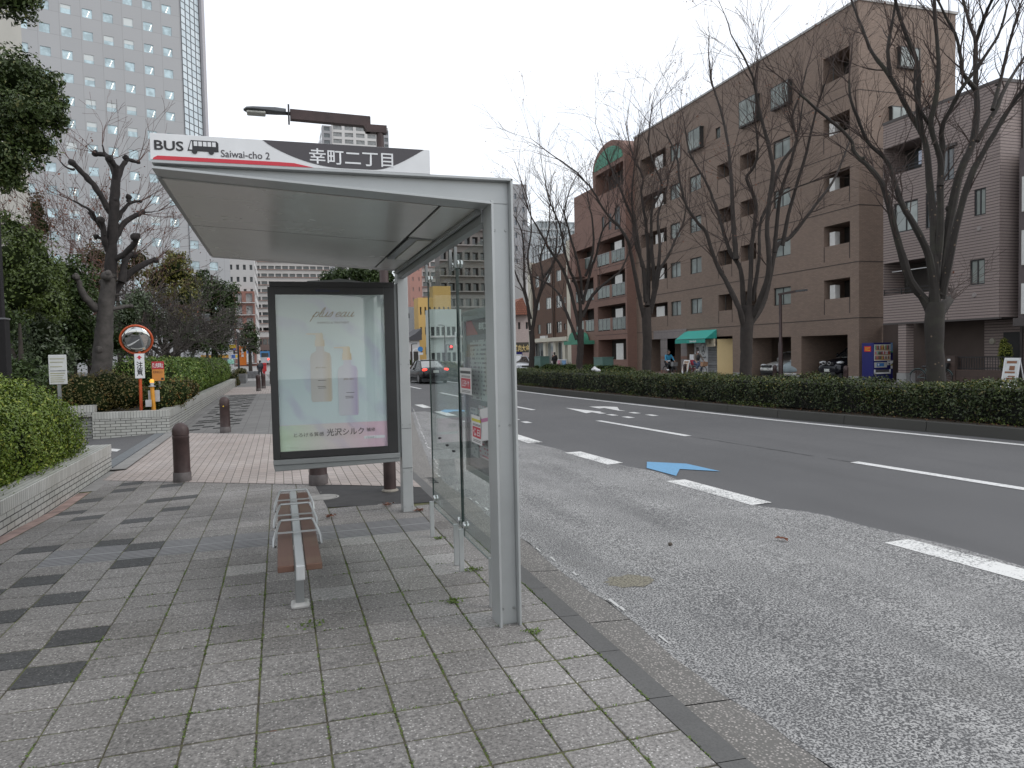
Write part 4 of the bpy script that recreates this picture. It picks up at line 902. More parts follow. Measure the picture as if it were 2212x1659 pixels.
# russet azalea mounds in front of it
M_az = leaf_mat('azalea_leaves', (.055, .058, .017), (.175, .150, .050), (.19, .11, .03), .5, 1.3, .10)
def shrub(label, blobs, dens, size, m, seed, cat='shrub', name='azalea_shrub', core=.84, group=None, **kw):
    b0 = blobs[0]; o = thing(name, label, cat, (b0[0], b0[1], min(b[2]-b[5] for b in blobs)), group)
    P, N = blob_points(blobs, dens, np.random.default_rng(seed), .3, .07, kw.get('zmin')); foliage('foliage', P, N, size, m, o, seed, .5, .65)
    if core: q = MB(); ell_core(q, blobs, core); q.build('shade_core', M_core, o)
    return o
def bl(u, v, Y, ru, rv, ry=None):
    c = PY(u, v, Y); k = pxs(u, v, Y); return (c.x, c.y, c.z, ru*k, (ry if ry else (ru+rv)/2*k), rv*k)
shrub('russet azalea mound behind the white notice board', [bl(120, 852, 22, 74, 46), bl(60, 850, 22, 60, 40), bl(178, 848, 22, 48, 42)], 420, .06, M_az, 31)
shrub('russet azalea mound left of the mirror post', [bl(235, 846, 22.3, 48, 48), bl(275, 850, 22.0, 36, 40), bl(205, 870, 21.8, 34, 30)], 520, .055, M_az, 32)
shrub('low green and rust azalea around the yellow post', [bl(345, 862, 22.0, 36, 38), bl(375, 850, 22.8, 36, 34), bl(320, 872, 21.8, 20, 22)], 520, .055, leaf_mat('azalea2', (.055, .075, .016), (.16, .17, .04), (.24, .12, .03), .5, 1.3, .14), 33)
shrub('rusty brown azalea mound at the foot of the long hedge', [bl(392, 840, 25, 26, 26), bl(408, 842, 26, 22, 22)], 450, .06, leaf_mat('azalea3', (.05, .045, .014), (.13, .10, .03), (.2, .10, .03), .5), 34)
shrub('brown green clipped shrub at the far end of the long hedge', [bl(498, 828, 50, 12, 22), bl(506, 824, 51.5, 10, 24), bl(512, 832, 52.5, 7, 16)], 300, .09, leaf_mat('azalea4', (.04, .05, .014), (.11, .10, .03), (.17, .09, .03), .5), 35)

# --- evergreen trees
M_barkd = mat('dark_bark', (.040, .033, .027), .9, 0, .35, 9, .5)
def eleaf(name, d, l, tip=None, sc=.9): return leaf_mat(name, d, l, tip, .42, sc, .06)
M_ev1 = eleaf('camellia_leaves', (.024, .042, .011), (.080, .115, .030), (.15, .16, .06)); M_ev2 = eleaf('camphor_leaves', (.034, .055, .012), (.105, .145, .032)); M_ev3 = eleaf('grey_green_leaves', (.036, .054, .026), (.115, .150, .080), (.16, .18, .14)); M_ev4 = eleaf('yellow_green_leaves', (.06, .066, .013), (.19, .175, .035)); M_ev5 = eleaf('dark_oak_leaves', (.020, .038, .011), (.066, .102, .027))
def tree(label, blobs, dens, size, m, seed, trunk=None, tr=.15, name='evergreen_tree', core=.58, group='evergreen trees along the pavement', limbs=True):
    cx = sum(b[0] for b in blobs)/len(blobs); cy_ = sum(b[1] for b in blobs)/len(blobs)
    t0 = trunk or (cx, cy_, .3); o = thing(name, label, 'tree', t0, group); rg_ = np.random.default_rng(seed)
    subs = []
    for b in blobs:                       # uneven outline: smaller clumps round every big one
        for _ in range(6):
            d = rg_.normal(0, 1, 3); d /= np.linalg.norm(d); f = rg_.uniform(.26, .46); subs.append((b[0]+d[0]*b[3]*.92, b[1]+d[1]*b[4]*.92, b[2]+d[2]*b[5]*.92, b[3]*f, b[4]*f, b[5]*f))
    P, N = blob_points([(*b[:3], b[3]*.9, b[4]*.9, b[5]*.9) for b in blobs]+subs, dens*.8, rg_, .62, .2); foliage('crown', P, N, size, m, o, seed, .48, .8)
    q = MB(); top = max(b[2] for b in blobs)
    q.tube([t0, (t0[0]*.6+cx*.4, t0[1]*.6+cy_*.4, t0[2]*.55+top*.45), (cx, cy_, top)], [tr, tr*.75, tr*.3], 9)
    for b in blobs if limbs else []: q.tube([(t0[0]*.5+cx*.5, t0[1]*.5+cy_*.5, min(b[2], t0[2]*.5+top*.5)*.9), ((b[0]+cx)/2, (b[1]+cy_)/2, (b[2]+t0[2]*.4+top*.4)/1.8), b[:3]], [tr*.5, tr*.35, tr*.12], 6)
    q.build('trunk', M_barkd, o, smooth=True)
    if core: q = MB(); ell_core(q, blobs, core); q.build('shade_core', M_core, o)  # added core, crown shade in its colour, no real boughs
    return o
big = [bl(40, 165, 17, 62, 58), bl(-40, 150, 17.5, 90, 70), bl(95, 195, 16.8, 40, 42), bl(60, 240, 16.5, 62, 55), bl(-30, 260, 17, 90, 80), bl(112, 245, 16.8, 34, 38), bl(75, 310, 16.8, 50, 42), bl(10, 340, 16.6, 60, 50), bl(20, 385, 16.8, 34, 30), bl(-60, 350, 17.2, 70, 60)]
tree('big glossy evergreen tree at the left edge in front of the office tower', big, 520, .085, M_ev1, 41, (-11.0, 19.5, .3), .22, limbs=False)
tree('evergreen branch tips hanging in at the very top left corner', [bl(38, 0, 14.5, 40, 30), bl(-20, -25, 14.5, 80, 60), bl(62, -10, 14.5, 26, 26)], 520, .08, M_ev1, 42, (-10.2, 15.2, .3), .2, limbs=False)
tree('bushy mid green evergreen behind the dark lamp pole', [bl(65, 555, 25, 62, 58), bl(20, 600, 25, 60, 70), bl(100, 600, 24.6, 50, 55), bl(60, 660, 24, 66, 60), bl(30, 500, 26, 40, 40)], 150, .12, M_ev2, 43, None, .16)
tree('bright leafed evergreen left of the pruned plane tree', [bl(150, 600, 27, 44, 48), bl(170, 650, 26.5, 40, 46), bl(125, 650, 26.5, 50, 50), bl(160, 710, 26, 48, 44)], 150, .12, eleaf('laurel_leaves', (.03, .055, .013), (.085, .135, .03)), 44, None, .14)
tree('grey green oleander bush behind the white notice board', [bl(55, 690, 22.5, 50, 45), bl(90, 720, 22.3, 44, 42), bl(50, 760, 22, 52, 45), bl(110, 770, 22.2, 46, 40)], 190, .12, M_ev3, 45, None, .08)
tree('dark evergreen shrub between the notice board and the plane tree trunk', [bl(160, 760, 26, 50, 42), bl(190, 720, 26.5, 36, 40), bl(250, 735, 28, 34, 34)], 160, .10, M_ev5, 46, None, .1)
tree('silvery leafed tree right of the plane tree trunk', [bl(275, 680, 30, 30, 40), bl(265, 735, 30, 36, 30), bl(300, 650, 31, 24, 26)], 150, .12, M_ev3, 47, None, .09)
tree('yellow green evergreen tree beside the office tower', [bl(370, 585, 40, 40, 36), bl(405, 610, 40, 28, 34), bl(340, 610, 40, 30, 34), bl(400, 650, 39, 34, 38), bl(380, 560, 40.5, 24, 20), bl(360, 650, 40, 30, 30)], 95, .16, M_ev4, 48, None, .2)
tree('dark round evergreen tree behind the far end of the hedge', [bl(452, 620, 50, 32, 26), bl(480, 645, 49, 38, 34), bl(440, 660, 49, 32, 40), bl(490, 690, 48.5, 28, 40), bl(455, 715, 48.5, 34, 40), bl(432, 600, 51, 20, 18), bl(470, 740, 48.5, 34, 25)], 90, .18, M_ev5, 49, None, .22)
tree('small dark evergreen left of the distant flats', [bl(535, 712, 78, 15, 18), bl(548, 730, 77, 14, 18), bl(527, 738, 77, 12, 20), bl(545, 750, 77, 13, 14)], 45, .26, M_ev5, 50, None, .2)
tree('dark evergreen crown showing above the poster case', [bl(735, 594, 62, 30, 22), bl(775, 590, 62, 34, 24), bl(705, 606, 62, 22, 16), bl(808, 596, 61, 26, 22), bl(840, 600, 61, 20, 20), bl(760, 630, 62, 60, 36)], 60, .22, M_ev5, 51, None, .25)
tree('shady evergreen mass behind the grey leafless shrub', [bl(330, 700, 44, 44, 40), bl(380, 720, 44, 40, 36), bl(420, 740, 44, 30, 30), bl(290, 730, 44, 36, 34)], 80, .16, M_ev5, 52, None, .2)
tree('dark green shrubbery at the left edge under the big evergreen', [bl(0, 700, 20, 40, 60), bl(40, 800, 19, 60, 36), bl(95, 812, 20.5, 46, 26)], 150, .10, M_ev5, 53, None, .1)

tree('deep shady evergreen mass filling in behind the plane tree', [bl(30, 740, 47, 50, 60), bl(110, 730, 47, 50, 60), bl(180, 720, 47, 50, 66), bl(250, 720, 47, 50, 66), bl(310, 690, 47, 46, 50), bl(390, 690, 47, 44, 50), bl(60, 660, 47, 60, 60), bl(190, 640, 47, 50, 46)], 75, .17, M_ev5, 55, None, .2, limbs=False)
tree('rusty olive tree behind the reddish leafless tree', [bl(210, 560, 44, 36, 34), bl(265, 590, 44, 36, 34), bl(300, 560, 44, 26, 24), bl(230, 610, 44, 40, 34)], 70, .15, leaf_mat('rusty_olive', (.055, .045, .016), (.13, .105, .04), (.17, .08, .03), .55), 56, None, .16, limbs=False)
tree('large mid green evergreen crown at the far left above the notice board', [bl(20, 560, 21, 50, 50), bl(70, 610, 21, 50, 46), bl(30, 640, 21, 56, 50), bl(110, 660, 21.5, 36, 40), bl(55, 520, 21.5, 36, 34)], 240, .10, M_ev2, 57, (-7.4, 21, .3), .14, limbs=False)
# --- leafless trees
M_twig = mat('grey_twigs', (.070, .060, .055), .9, 0, .3, 8); M_redtwig = mat('red_twigs', (.105, .062, .052), .9, 0, .3, 8); M_plane = mat('plane_bark', (.072, .065, .060), .9, 0, .38, 5, .5); M_pland = mat('dark_plane_bark', (.024, .020, .019), .9, 0, .4, 8, .5)
def bare(label, base, h, seed, m, levels=5, r=.09, n=5, spread=.45, name='bare_tree', leaves=0, leafm=None, rmin=.006, group=None, lean=.5, k=(2, 3)):
    g_ = np.random.default_rng(seed); o = thing(name, label, 'tree', base, group); out_ = []
    b = Vector(base); f = b+Vector((0, 0, h*.22)); out_.append(([b, (b+f)/2, f], [r*1.2, r, r*.9], 9))
    for i in range(n):
        a = 2*pi*i/n+g_.uniform(-.4, .4); grow(g_, f, (cos(a)*lean, sin(a)*lean, 1), h*.30, r*.6, levels, out_, .25, spread, 5, k, rmin)
    q = MB(); tw = MB()
    for pth, rr, lv in out_: (q if lv > 2 else tw).tube(pth, rr, 6 if lv > 2 else 4, False)
    q.build('trunk', m, o); tw.build('twigs', m, o)
    if leaves:
        E = np.array([list(pth[-1]) for pth, rr, lv in out_ if lv <= 1]); E = E[g_.integers(0, len(E), leaves)]+g_.normal(0, .12, (leaves, 3))
        foliage('leaves', E, np.tile([0, 0, 1.], (leaves, 1)), .10, leafm, o, seed, .6, 1.)
    return o
M_rust = leaf_mat('rust_leaves', (.10, .035, .02), (.23, .085, .045), None, .6)
q = PY(150, 620, 34); bare('reddish leafless tree in front of the office tower windows', (q.x, 34, .3), 9.3, 61, M_redtwig, 5, .12, 5, .42, leaves=500, leafm=M_rust)
q = PY(285, 640, 36); bare('reddish twiggy tree right of the pruned plane tree', (q.x, 36, .3), 8.4, 62, M_redtwig, 5, .1, 5, .5, leaves=700, leafm=M_rust)
q = PY(375, 760, 33.5); bare('grey fuzzy leafless shrub behind the mirror', (q.x, 33.5, .8), 4.6, 63, M_twig, 5, .07, 7, .6, 'bare_shrub', lean=1.1, k=(3, 3), leaves=900, leafm=leaf_mat('dull_leaves', (.06, .055, .05), (.12, .105, .09), None, .7))
q = PY(330, 760, 32.5); bare('low grey leafless shrub nearer the mirror', (q.x, 32.5, .8), 3.6, 64, M_twig, 5, .06, 7, .6, 'bare_shrub', lean=1.1, k=(3, 3), leaves=600, leafm=leaf_mat('dull_leaves2', (.06, .055, .05), (.12, .105, .09), None, .7))
tree('brown leaved conifer against the pale building', [bl(80, 455, 40, 20, 36), bl(90, 490, 40, 22, 30), bl(72, 500, 40, 20, 24)], 90, .14, leaf_mat('brown_conifer', (.05, .035, .016), (.11, .075, .035), None, .6), 54, None, .12, name='conifer')
# pollarded plane tree: traced limbs, knuckled ends
pt_ = thing('pollarded_plane_tree', 'heavily pruned grey plane tree with knuckled stumps above the shrubs', 'tree', tuple(PY(222, 815, 25)))
g = np.random.default_rng(71); PQ = MB(); PL = MB()
def limb(mb, pts, r0, r1, knob=True, dy=0.):
    path = []; n = len(pts)
    for i, (x, y) in enumerate(pts): c = PY(x, y, 25+dy*i/max(1, n-1)); path.append(c)
    # smooth
    sm = []
    for i in range(n-1):
        p0, p1, p2, p3 = path[max(i-1, 0)], path[i], path[i+1], path[min(i+2, n-1)]
        for k in range(4):
            t = k/4; sm.append(.5*((2*p1)+(p2-p0)*t+(2*p0-5*p1+4*p2-p3)*t*t+(3*p1-p0-3*p2+p3)*t**3)+Vector((g.normal(0, .008), 0, g.normal(0, .008))))
    sm.append(path[-1]); k = pxs(230, 600, 25); m = len(sm)
    mb.tube(sm, [(r0+(r1-r0)*i/(m-1))*k*(1+.07*g.normal()) for i in range(m)], 10)
    for i in range(2, m-1, 2):
        if g.random() < .55: rk = (r0+(r1-r0)*i/(m-1))*k; d_ = Vector((g.normal(), g.normal(), g.normal())).normalized(); mb.ball(sm[i]+d_*rk*.7, rk*.55, rk*.55, rk*.6, 7, 5)
    if knob:
      for _ in range(3): d_ = Vector((g.normal(), g.normal(), g.normal())).normalized(); mb.ball(sm[-1]+d_*r1*k*1.1, r1*k*.95, r1*k*.9, r1*k*.9, 7, 5)
    if knob: mb.ball(sm[-1], r1*k*1.7, r1*k*1.6, r1*k*1.5, 8, 6)
    return sm
limb(PQ, [(218, 822), (222, 760), (226, 700), (231, 640), (238, 590)], 21, 14, False)
limb(PL, [(238, 600), (241, 540), (244, 480), (248, 430), (250, 390)], 12.5, 9, False)
limb(PL, [(250, 395), (248, 370), (238, 350), (228, 335), (206, 332)], 8.5, 4.5, True, .4); limb(PL, [(226, 336), (221, 313)], 2.5, 1.5, False)
limb(PL, [(250, 390), (249, 360), (236, 343)], 7.5, 5, True, -.4); limb(PL, [(250, 395), (260, 368), (272, 347), (298, 350)], 8, 3, True, .5); limb(PL, [(274, 347), (272, 341)], 5, 4)
limb(PL, [(239, 460), (222, 430), (206, 405), (184, 380), (161, 356), (155, 351)], 7, 4.5, True, -.6); limb(PL, [(161, 366), (145, 363), (131, 350)], 2.6, 1.2, False, -.2)
limb(PL, [(246, 485), (262, 460), (280, 438), (303, 435)], 6, 2.5, True, .5); limb(PL, [(280, 440), (278, 426)], 4.5, 4)
limb(PL, [(246, 520), (268, 482), (300, 462), (308, 458)], 6.5, 4, True, .7); limb(PL, [(308, 460), (342, 456)], 1.6, .6, False, .2)
limb(PL, [(243, 565), (268, 548), (290, 527), (292, 512)], 6, 6, True, -.5); limb(PL, [(224, 500), (205, 470), (197, 455), (157, 433)], 5, 1.8, False, -.7); limb(PL, [(234, 540), (226, 520), (222, 490), (218, 476)], 7, 5, True, -.4)
limb(PL, [(222, 490), (202, 472), (196, 460)], 4, 3); limb(PL, [(230, 520), (208, 511)], 3.5, 3.5)
limb(PQ, [(212, 670), (195, 655), (178, 632), (168, 605), (164, 598)], 9, 4.5, True, -.4)
limb(PL, [(232, 665), (252, 625), (280, 590), (315, 568), (336, 562)], 10, 4.5, True, .8); limb(PL, [(262, 610), (268, 575), (275, 555), (290, 550)], 8, 5, True, .4); limb(PQ, [(234, 640), (262, 635), (275, 626)], 3.5, 1.8, False); limb(PQ, [(240, 668), (262, 664), (282, 661)], 5, 3.6, True, .3); limb(PQ, [(232, 640), (232, 600), (230, 596)], 9, 7, True, -.3)
PQ.build('trunk', M_plane, pt_, smooth=True); PL.build('limbs', M_pland, pt_, smooth=True)
tw = []
for (x, y, dx, dy_) in ((131, 350, -.3, 1), (206, 330, -1, .6), (221, 312, .1, 1), (298, 350, .8, 1), (303, 435, 1, .6), (342, 456, 1, .5), (292, 512, .8, .8), (336, 562, 1, .7), (290, 550, .8, 1), (157, 433, -1, .6), (155, 351, -.4, 1), (308, 458, .6, .9), (240, 345, .2, 1), (300, 462, 1, .3)):
    for _ in range(3): grow(g, PY(x, y, 25), (dx+g.normal(0, .4), g.normal(0, .5), dy_+g.normal(0, .3)), g.uniform(.5, 1.1), .012, 2, tw, .3, .5, 4, (2, 2), .004)
q = MB()
for pth, rr, lv in tw: q.tube(pth, rr, 4, False)
q.build('twigs', M_redtwig, pt_)

# --- mirror, warning board, notice, poles
M_or = mat('orange_paint', (.52, .085, .022), .45, 0, .12, 5); M_yel = mat('amber_post', (.60, .26, .02), .5, 0, .15, 6)
mi = thing('traffic_mirror', 'round orange rimmed convex mirror on an orange post with a caution plate', 'traffic mirror', (-3.52, 21.5, .3))
mc = Vector((-3.55, 21.42, 2.25)); ax = Vector((.02, -.93, -.30)).normalized(); e1 = ax.cross(Vector((0, 0, 1))).normalized(); e2 = e1.cross(ax)
def disc_lathe(prof, n=36):
    q = MB(); vs = []
    for r, h in prof:
        for j in range(n): a = 2*pi*j/n; vs.append(mc+(e1*cos(a)+e2*sin(a))*r+ax*h)
    k = len(prof); q.add(vs, [(i*n+j, i*n+(j+1) % n, (i+1)*n+(j+1) % n, (i+1)*n+j) for i in range(k-1) for j in range(n)]+[tuple(range(n)), tuple((k-1)*n+j for j in range(n))]); return q
p = MB(); p.tube([(-3.52, 21.5, .3), (-3.50, 21.5, 2.2)], .04, 12); p.build('post', M_or, mi, smooth=True)
disc_lathe([(.36, -.06), (.405, -.02), (.405, .02), (.385, .03), (.362, .02), (.36, -.06)]).build('rim', M_or, mi, smooth=True)
s = NB('mirror'); s.set((.55, .56, .55), .02, 1.); M_mir = s.m
disc_lathe([(.363, -.05), (.363, .0)]+[(.363*cos(t), .11*sin(t)) for t in (.25, .5, .75, 1.0, 1.25, 1.45)]+[(.001, .11)]).build('mirror_glass', M_mir, mi, smooth='all')
p = MB(); p.box(-3.62, -3.385, 21.43, 21.45, 1.235, 1.885); cp = p.build('caution_plate', M_white, mi, bevel=.008)
text('caution_kanji', ['注', '意'], -3.575, -3.425, 1.30, 1.68, 21.427, '-Y', M_black, cp, .02, vertical=True)
p = MB(); p.prism([(-3.50, 1.84), (-3.565, 1.775), (-3.525, 1.775), (-3.525, 1.735), (-3.475, 1.735), (-3.475, 1.775), (-3.435, 1.775)], 21.425, 21.4295); p.build('red_arrow', M_red, cp)
yp = thing('warning_light_post', 'yellow post with an amber warning lamp and grey boxes beside the mirror', 'warning light', (-3.18, 21.2, .3))
p = MB(); p.tube([(-3.17, 21.2, .3), (-3.19, 21.2, 1.02)], .05, 12); p.build('post', M_yel, yp, smooth=True)
p = MB(); p.lathe([(.09, 0), (.09, .015), (.045, .02), (.045, .07), (.055, .075), (.055, .10), (.001, .10)], (-3.19, 21.2, 1.02), 14); p.build('collar', mat('pale_grey_plastic', (.42, .42, .42), .4), yp, smooth=True)
p = MB(); p.lathe([(.05, 0), (.052, .05), (.04, .085), (.001, .10)], (-3.19, 21.2, 1.12), 14); p.build('amber_lamp', emit('amber_glow', (.95, .38, .04), .9), yp, smooth=True)
for a in ((-3.35, -3.21, 21.10, 21.18, .50, .68), (-3.30, -3.03, 21.25, 21.30, .62, .92)): p = MB(); p.box(*a); p.build('control_box', mat('pale_grey_plastic', (.42, .42, .42)), yp, bevel=.006)
wb = thing('warning_board', 'small red and orange no stopping board behind the amber lamp', 'sign', (-3.13, 21.8, .3))
p = MB(); p.box(-3.27, -2.97, 21.8, 21.815, 1.15, 1.46); p.build('orange_panel', mat('orange_board', (.60, .24, .05), .5), wb); p = MB(); p.box(-3.27, -2.97, 21.797, 21.815, 1.462, 1.67); p.build('red_panel', mat('red_board', (.45, .03, .04), .5), wb)
text('board_words', '路上駐車禁止', -3.25, -2.99, 1.50, 1.63, 21.794, '-Y', M_white, wb, .02); text('board_small_words', '駐車場出入口', -3.24, -3.01, 1.35, 1.42, 21.797, '-Y', mat('brown_ink', (.16, .06, .02)), wb)
p = MB(); p.box(-3.05, -2.99, 21.796, 21.80, 1.17, 1.23); p.build('dark_stamp', M_black, wb); p = MB(); p.bar((-3.10, 21.83, .3), (-3.10, 21.83, 1.3), .04); p.build('post', M_alud, wb)
no_ = thing('notice_board', 'white notice board on a thin post among the shrubs', 'notice board', (-3.77, 15, .2))
p = MB(); p.box(-3.915, -3.63, 15, 15.02, 1.31, 1.835); pn = p.build('panel', mat('board_white', (.52, .53, .52), .5, 0, .06), no_, bevel=.01)
p = MB()
for k, z in enumerate((1.76, 1.70, 1.62, 1.50, 1.46, 1.42, 1.385, 1.35)): p.box(-3.89+.0*k, -3.66-.02*(k % 3), 14.996, 15.0, z, z+(.012 if k != 3 else .014))
p.build('text_rows', mat('faded_print', (.30, .29, .17), .6), pn); p = MB(); p.box(-3.89, -3.65, 14.995, 15.0, 1.548, 1.556); p.build('rule', M_black, pn); p = MB(); p.bar((-3.77, 15.04, .2), (-3.77, 15.04, 1.6), .05); p.build('post', M_alud, no_)
po_ = thing('lamp_pole', 'dark square lamp pole at the left edge behind the near hedge', 'pole', (-3.97, 13, .2))
p = MB(); p.box(-4.10, -3.945, 12.9, 13.05, 2.38, 4.15); p.build('upper_shaft', mat('pole_black', (.012, .011, .012), .75, 0, .2, 4, 0, .25), po_, bevel=.006); p = MB(); p.box(-4.16, -3.905, 12.86, 13.09, .2, 2.36); p.build('lower_shaft', mat('pole_black', (.012, .011, .012), .75, 0, .2, 4, 0, .25), po_, bevel=.006); p = MB(); p.box(-4.17, -3.895, 12.85, 13.1, 2.36, 2.385); p.build('collar', mat('pole_edge', (.12, .12, .13), .4), po_, bevel=.004)

# --- office tower
TP = CAMP+ray(403, 400)*120; TP.z = 0; ta = radians(71.9); TD = Vector((sin(ta), cos(ta), 0)); TN = Vector((cos(ta), -sin(ta), 0))
def TW(s_, z, dn=0.): q = TP+TD*s_+TN*dn; return (q.x, q.y, z)
tw_ = thing('office_tower', 'tall grey office tower with square windows and a glazed right edge', 'building', TW(-14, -.4))
s = NB('precast_panels'); n = s.noise(.05, 3)
ln = s.n('ShaderNodeVectorMath', operation='DOT_PRODUCT'); s.l(s.obj(), ln.inputs[0]); ln.inputs[1].default_value = TD
cb = s.n('ShaderNodeCombineXYZ'); s.l(ln.outputs['Value'], cb.inputs[0]); sx = s.n('ShaderNodeSeparateXYZ'); s.l(s.obj(), sx.inputs[0]); s.l(sx.outputs[2], cb.inputs[1])
br = s.brick(cb.outputs[0], (.37, .375, .385), (.352, .358, .368), (.29, .295, .30), 2.78, 3.358, .035, 0.); M_prec = s.set(s.mix(1., br.outputs[0], s.ramp(n, [(.3, (.94, .94, .94)), (.7, (1.04, 1.04, 1.04))]), 'MULTIPLY'), .7)
cols = [(-2.67-2.78*k, -1.34-2.78*k) for k in range(0, 16)]; rows_ = [(16.4+3.358*k, 17.73+3.358*k) for k in range(-3, 16)]
cells = [(c_, r_) for c_ in cols for r_ in rows_]+[(c_, r_) for c_ in ((.20, 1.5), (3.1, 4.4)) for r_ in rows_[:7]]
def face_grid(mb, fn, a0, a1, z0, z1, holes, depth, sgn=1):
    """wall face with real recesses; fn(a, z, d) gives the point d metres behind the face"""
    A = sorted({a0, a1, *[x for h in holes for x in h[:2]]}); Zs = sorted({z0, z1, *[x for h in holes for x in h[2:4]]})
    A = [x for x in A if a0 <= x <= a1]; Zs = [x for x in Zs if z0 <= x <= z1]
    for i in range(len(A)-1):
        j = 0
        while j < len(Zs)-1:
            am, zm = (A[i]+A[i+1])/2, (Zs[j]+Zs[j+1])/2
            if any(h[0] < am < h[1] and h[2] < zm < h[3] for h in holes): j += 1; continue
            k = j+1
            while k < len(Zs)-1 and not any(h[0] < am < h[1] and h[2] < (Zs[k]+Zs[k+1])/2 < h[3] for h in holes): k += 1
            mb.quad(fn(A[i], Zs[j], 0), fn(A[i+1], Zs[j], 0), fn(A[i+1], Zs[k], 0), fn(A[i], Zs[k], 0)); j = k
    for h in holes:
        d = h[4] if len(h) > 4 else depth; a, b, c_, e = h[:4]
        mb.quad(fn(a, c_, 0), fn(b, c_, 0), fn(b, c_, d), fn(a, c_, d)); mb.quad(fn(a, e, 0), fn(a, e, d), fn(b, e, d), fn(b, e, 0))
        mb.quad(fn(a, c_, 0), fn(a, c_, d), fn(a, e, d), fn(a, e, 0)); mb.quad(fn(b, c_, 0), fn(b, e, 0), fn(b, e, d), fn(b, c_, d))
q = MB(); main = [(c_[0], c_[1], r_[0], r_[1]) for c_ in cols for r_ in rows_]
face_grid(q, lambda a, z, d: TW(a, z, -d), -48, .1, 0, 72, main, .11); ext = [(c_[0], c_[1], r_[0], r_[1]) for c_ in ((.20, 1.5), (3.1, 4.4)) for r_ in rows_[:7]]
face_grid(q, lambda a, z, d: TW(a, z, -d), .1, 6.35, 0, 33.6, ext, .11)
q.quad(TW(6.35, 0), TW(6.35, 0, -20), TW(6.35, 33.6, -20), TW(6.35, 33.6)); q.quad(TW(.1, 33.6), TW(6.35, 33.6), TW(6.35, 33.6, -20), TW(.1, 33.6, -20)); q.quad(TW(-48, 72), TW(.1, 72), TW(.1, 72, -20), TW(-48, 72, -20)); q.quad(TW(-48, 0), TW(-48, 0, -20), TW(-48, 72, -20), TW(-48, 72))
q.build('wall', M_prec, tw_, fix=False)
M_twin = pane_mat('office_panes', (.62, .80, .86), .12); M_lite = emit('ceiling_strip', (1, .96, .85), 1.1); M_blind = flat('blind', (.58, .62, .62))
vis = sorted([h for h in main if h[2] > 16 or h[0] > -8]+ext, key=lambda h: abs((h[0]+h[1])/2+8))
rg = random.Random(3)
def tower_window(mb, h): mb.quad(TW(h[0], h[2], -.1), TW(h[1], h[2], -.1), TW(h[1], h[3], -.1), TW(h[0], h[3], -.1))
def strip_light(mb, h, rr):
    a = h[0]+(h[1]-h[0])*rr.uniform(.35, .65); z = h[2]+.2
    for k in range(3): mb.quad(TW(a+.12*k, z+.33*k, -.09), TW(a+.12*k+.14, z+.33*k, -.09), TW(a+.12*k+.22, z+.33*k+.22, -.09), TW(a+.12*k+.08, z+.33*k+.22, -.09))
for h in vis[:100]:
    q = MB(); tower_window(q, h); w = q.build('window', M_twin, tw_, fix=False); r = rg.random()
    if r < .42: q = MB(); strip_light(q, h, rg); q.build('ceiling_lights', M_lite, w, fix=False)
    elif r < .72: q = MB(); t = rg.uniform(.1, .7); q.quad(TW(h[0], h[2]+(h[3]-h[2])*t, -.085), TW(h[1], h[2]+(h[3]-h[2])*t, -.085), TW(h[1], h[3], -.085), TW(h[0], h[3], -.085)); q.build('blind', M_blind, w, fix=False)
q = MB()
for h in [h for h in main+ext if h not in vis[:100]]: tower_window(q, h)
q.build('window', M_twin, tw_, fix=False, kind='stuff')
sa = radians(27.8); SD = Vector((sin(sa), cos(sa), 0)); B0 = Vector(TW(.1, 0))
def SW(t, z, d=0.): q = B0+SD*t+Vector((cos(sa), -sin(sa), 0))*d; return (q.x, q.y, z)
Ls = 1.
for k in range(400):                                      # length of the glazed flank
    q = B0+SD*Ls-CAMP
    if CPX+FPX*q.dot(RGT)/q.dot(FWD) > 458: break
    Ls += .1
s = NB('curtain_wall'); ge = s.n('ShaderNodeNewGeometry'); c = s.mix(ge.outputs['Random Per Island'], (.50, .58, .62), (.62, .69, .72)); M_curt = s.set(c, .12, 0, .9)
q = MB(); f_ = MB()
for i in range(4):
    for k in range(62):
        q.quad(SW(Ls*i/4, k*1.12), SW(Ls*(i+1)/4, k*1.12), SW(Ls*(i+1)/4, k*1.12+1.12), SW(Ls*i/4, k*1.12+1.12))
for i in range(5): a, b = Ls*i/4-.09, Ls*i/4+.09; f_.add([SW(a, 0, .0), SW(b, 0, .0), SW(b, 69.5, .0), SW(a, 69.5, 0), SW(a, 0, .03), SW(b, 0, .03), SW(b, 69.5, .03), SW(a, 69.5, .03)], [(4, 5, 6, 7), (0, 1, 5, 4), (2, 3, 7, 6), (1, 2, 6, 5), (3, 0, 4, 7)])
for k in range(63): z = k*1.12; f_.add([SW(0, z-.07, .0), SW(Ls, z-.07, .0), SW(Ls, z+.07, 0), SW(0, z+.07, 0), SW(0, z-.07, .02), SW(Ls, z-.07, .02), SW(Ls, z+.07, .02), SW(0, z+.07, .02)], [(4, 5, 6, 7), (0, 1, 5, 4), (2, 3, 7, 6)])
q.build('curtain_glazing', M_curt, tw_, fix=False); f_.build('glazing_bars', mat('dark_bars', (.07, .075, .085), .5), tw_)
q = MB(); a, b = Ls+.10, Ls+.9; q.add([SW(a, 0, 0), SW(b, 0, 0), SW(b, 70, 0), SW(a, 70, 0), SW(a, 0, .5), SW(b, 0, .5), SW(b, 70, .5), SW(a, 70, .5)], [(4, 5, 6, 7), (0, 3, 7, 4), (1, 2, 6, 5), (2, 3, 7, 6)]); q.build('edge_pier', mat('tower_pier', (.40, .39, .41), .6), tw_)
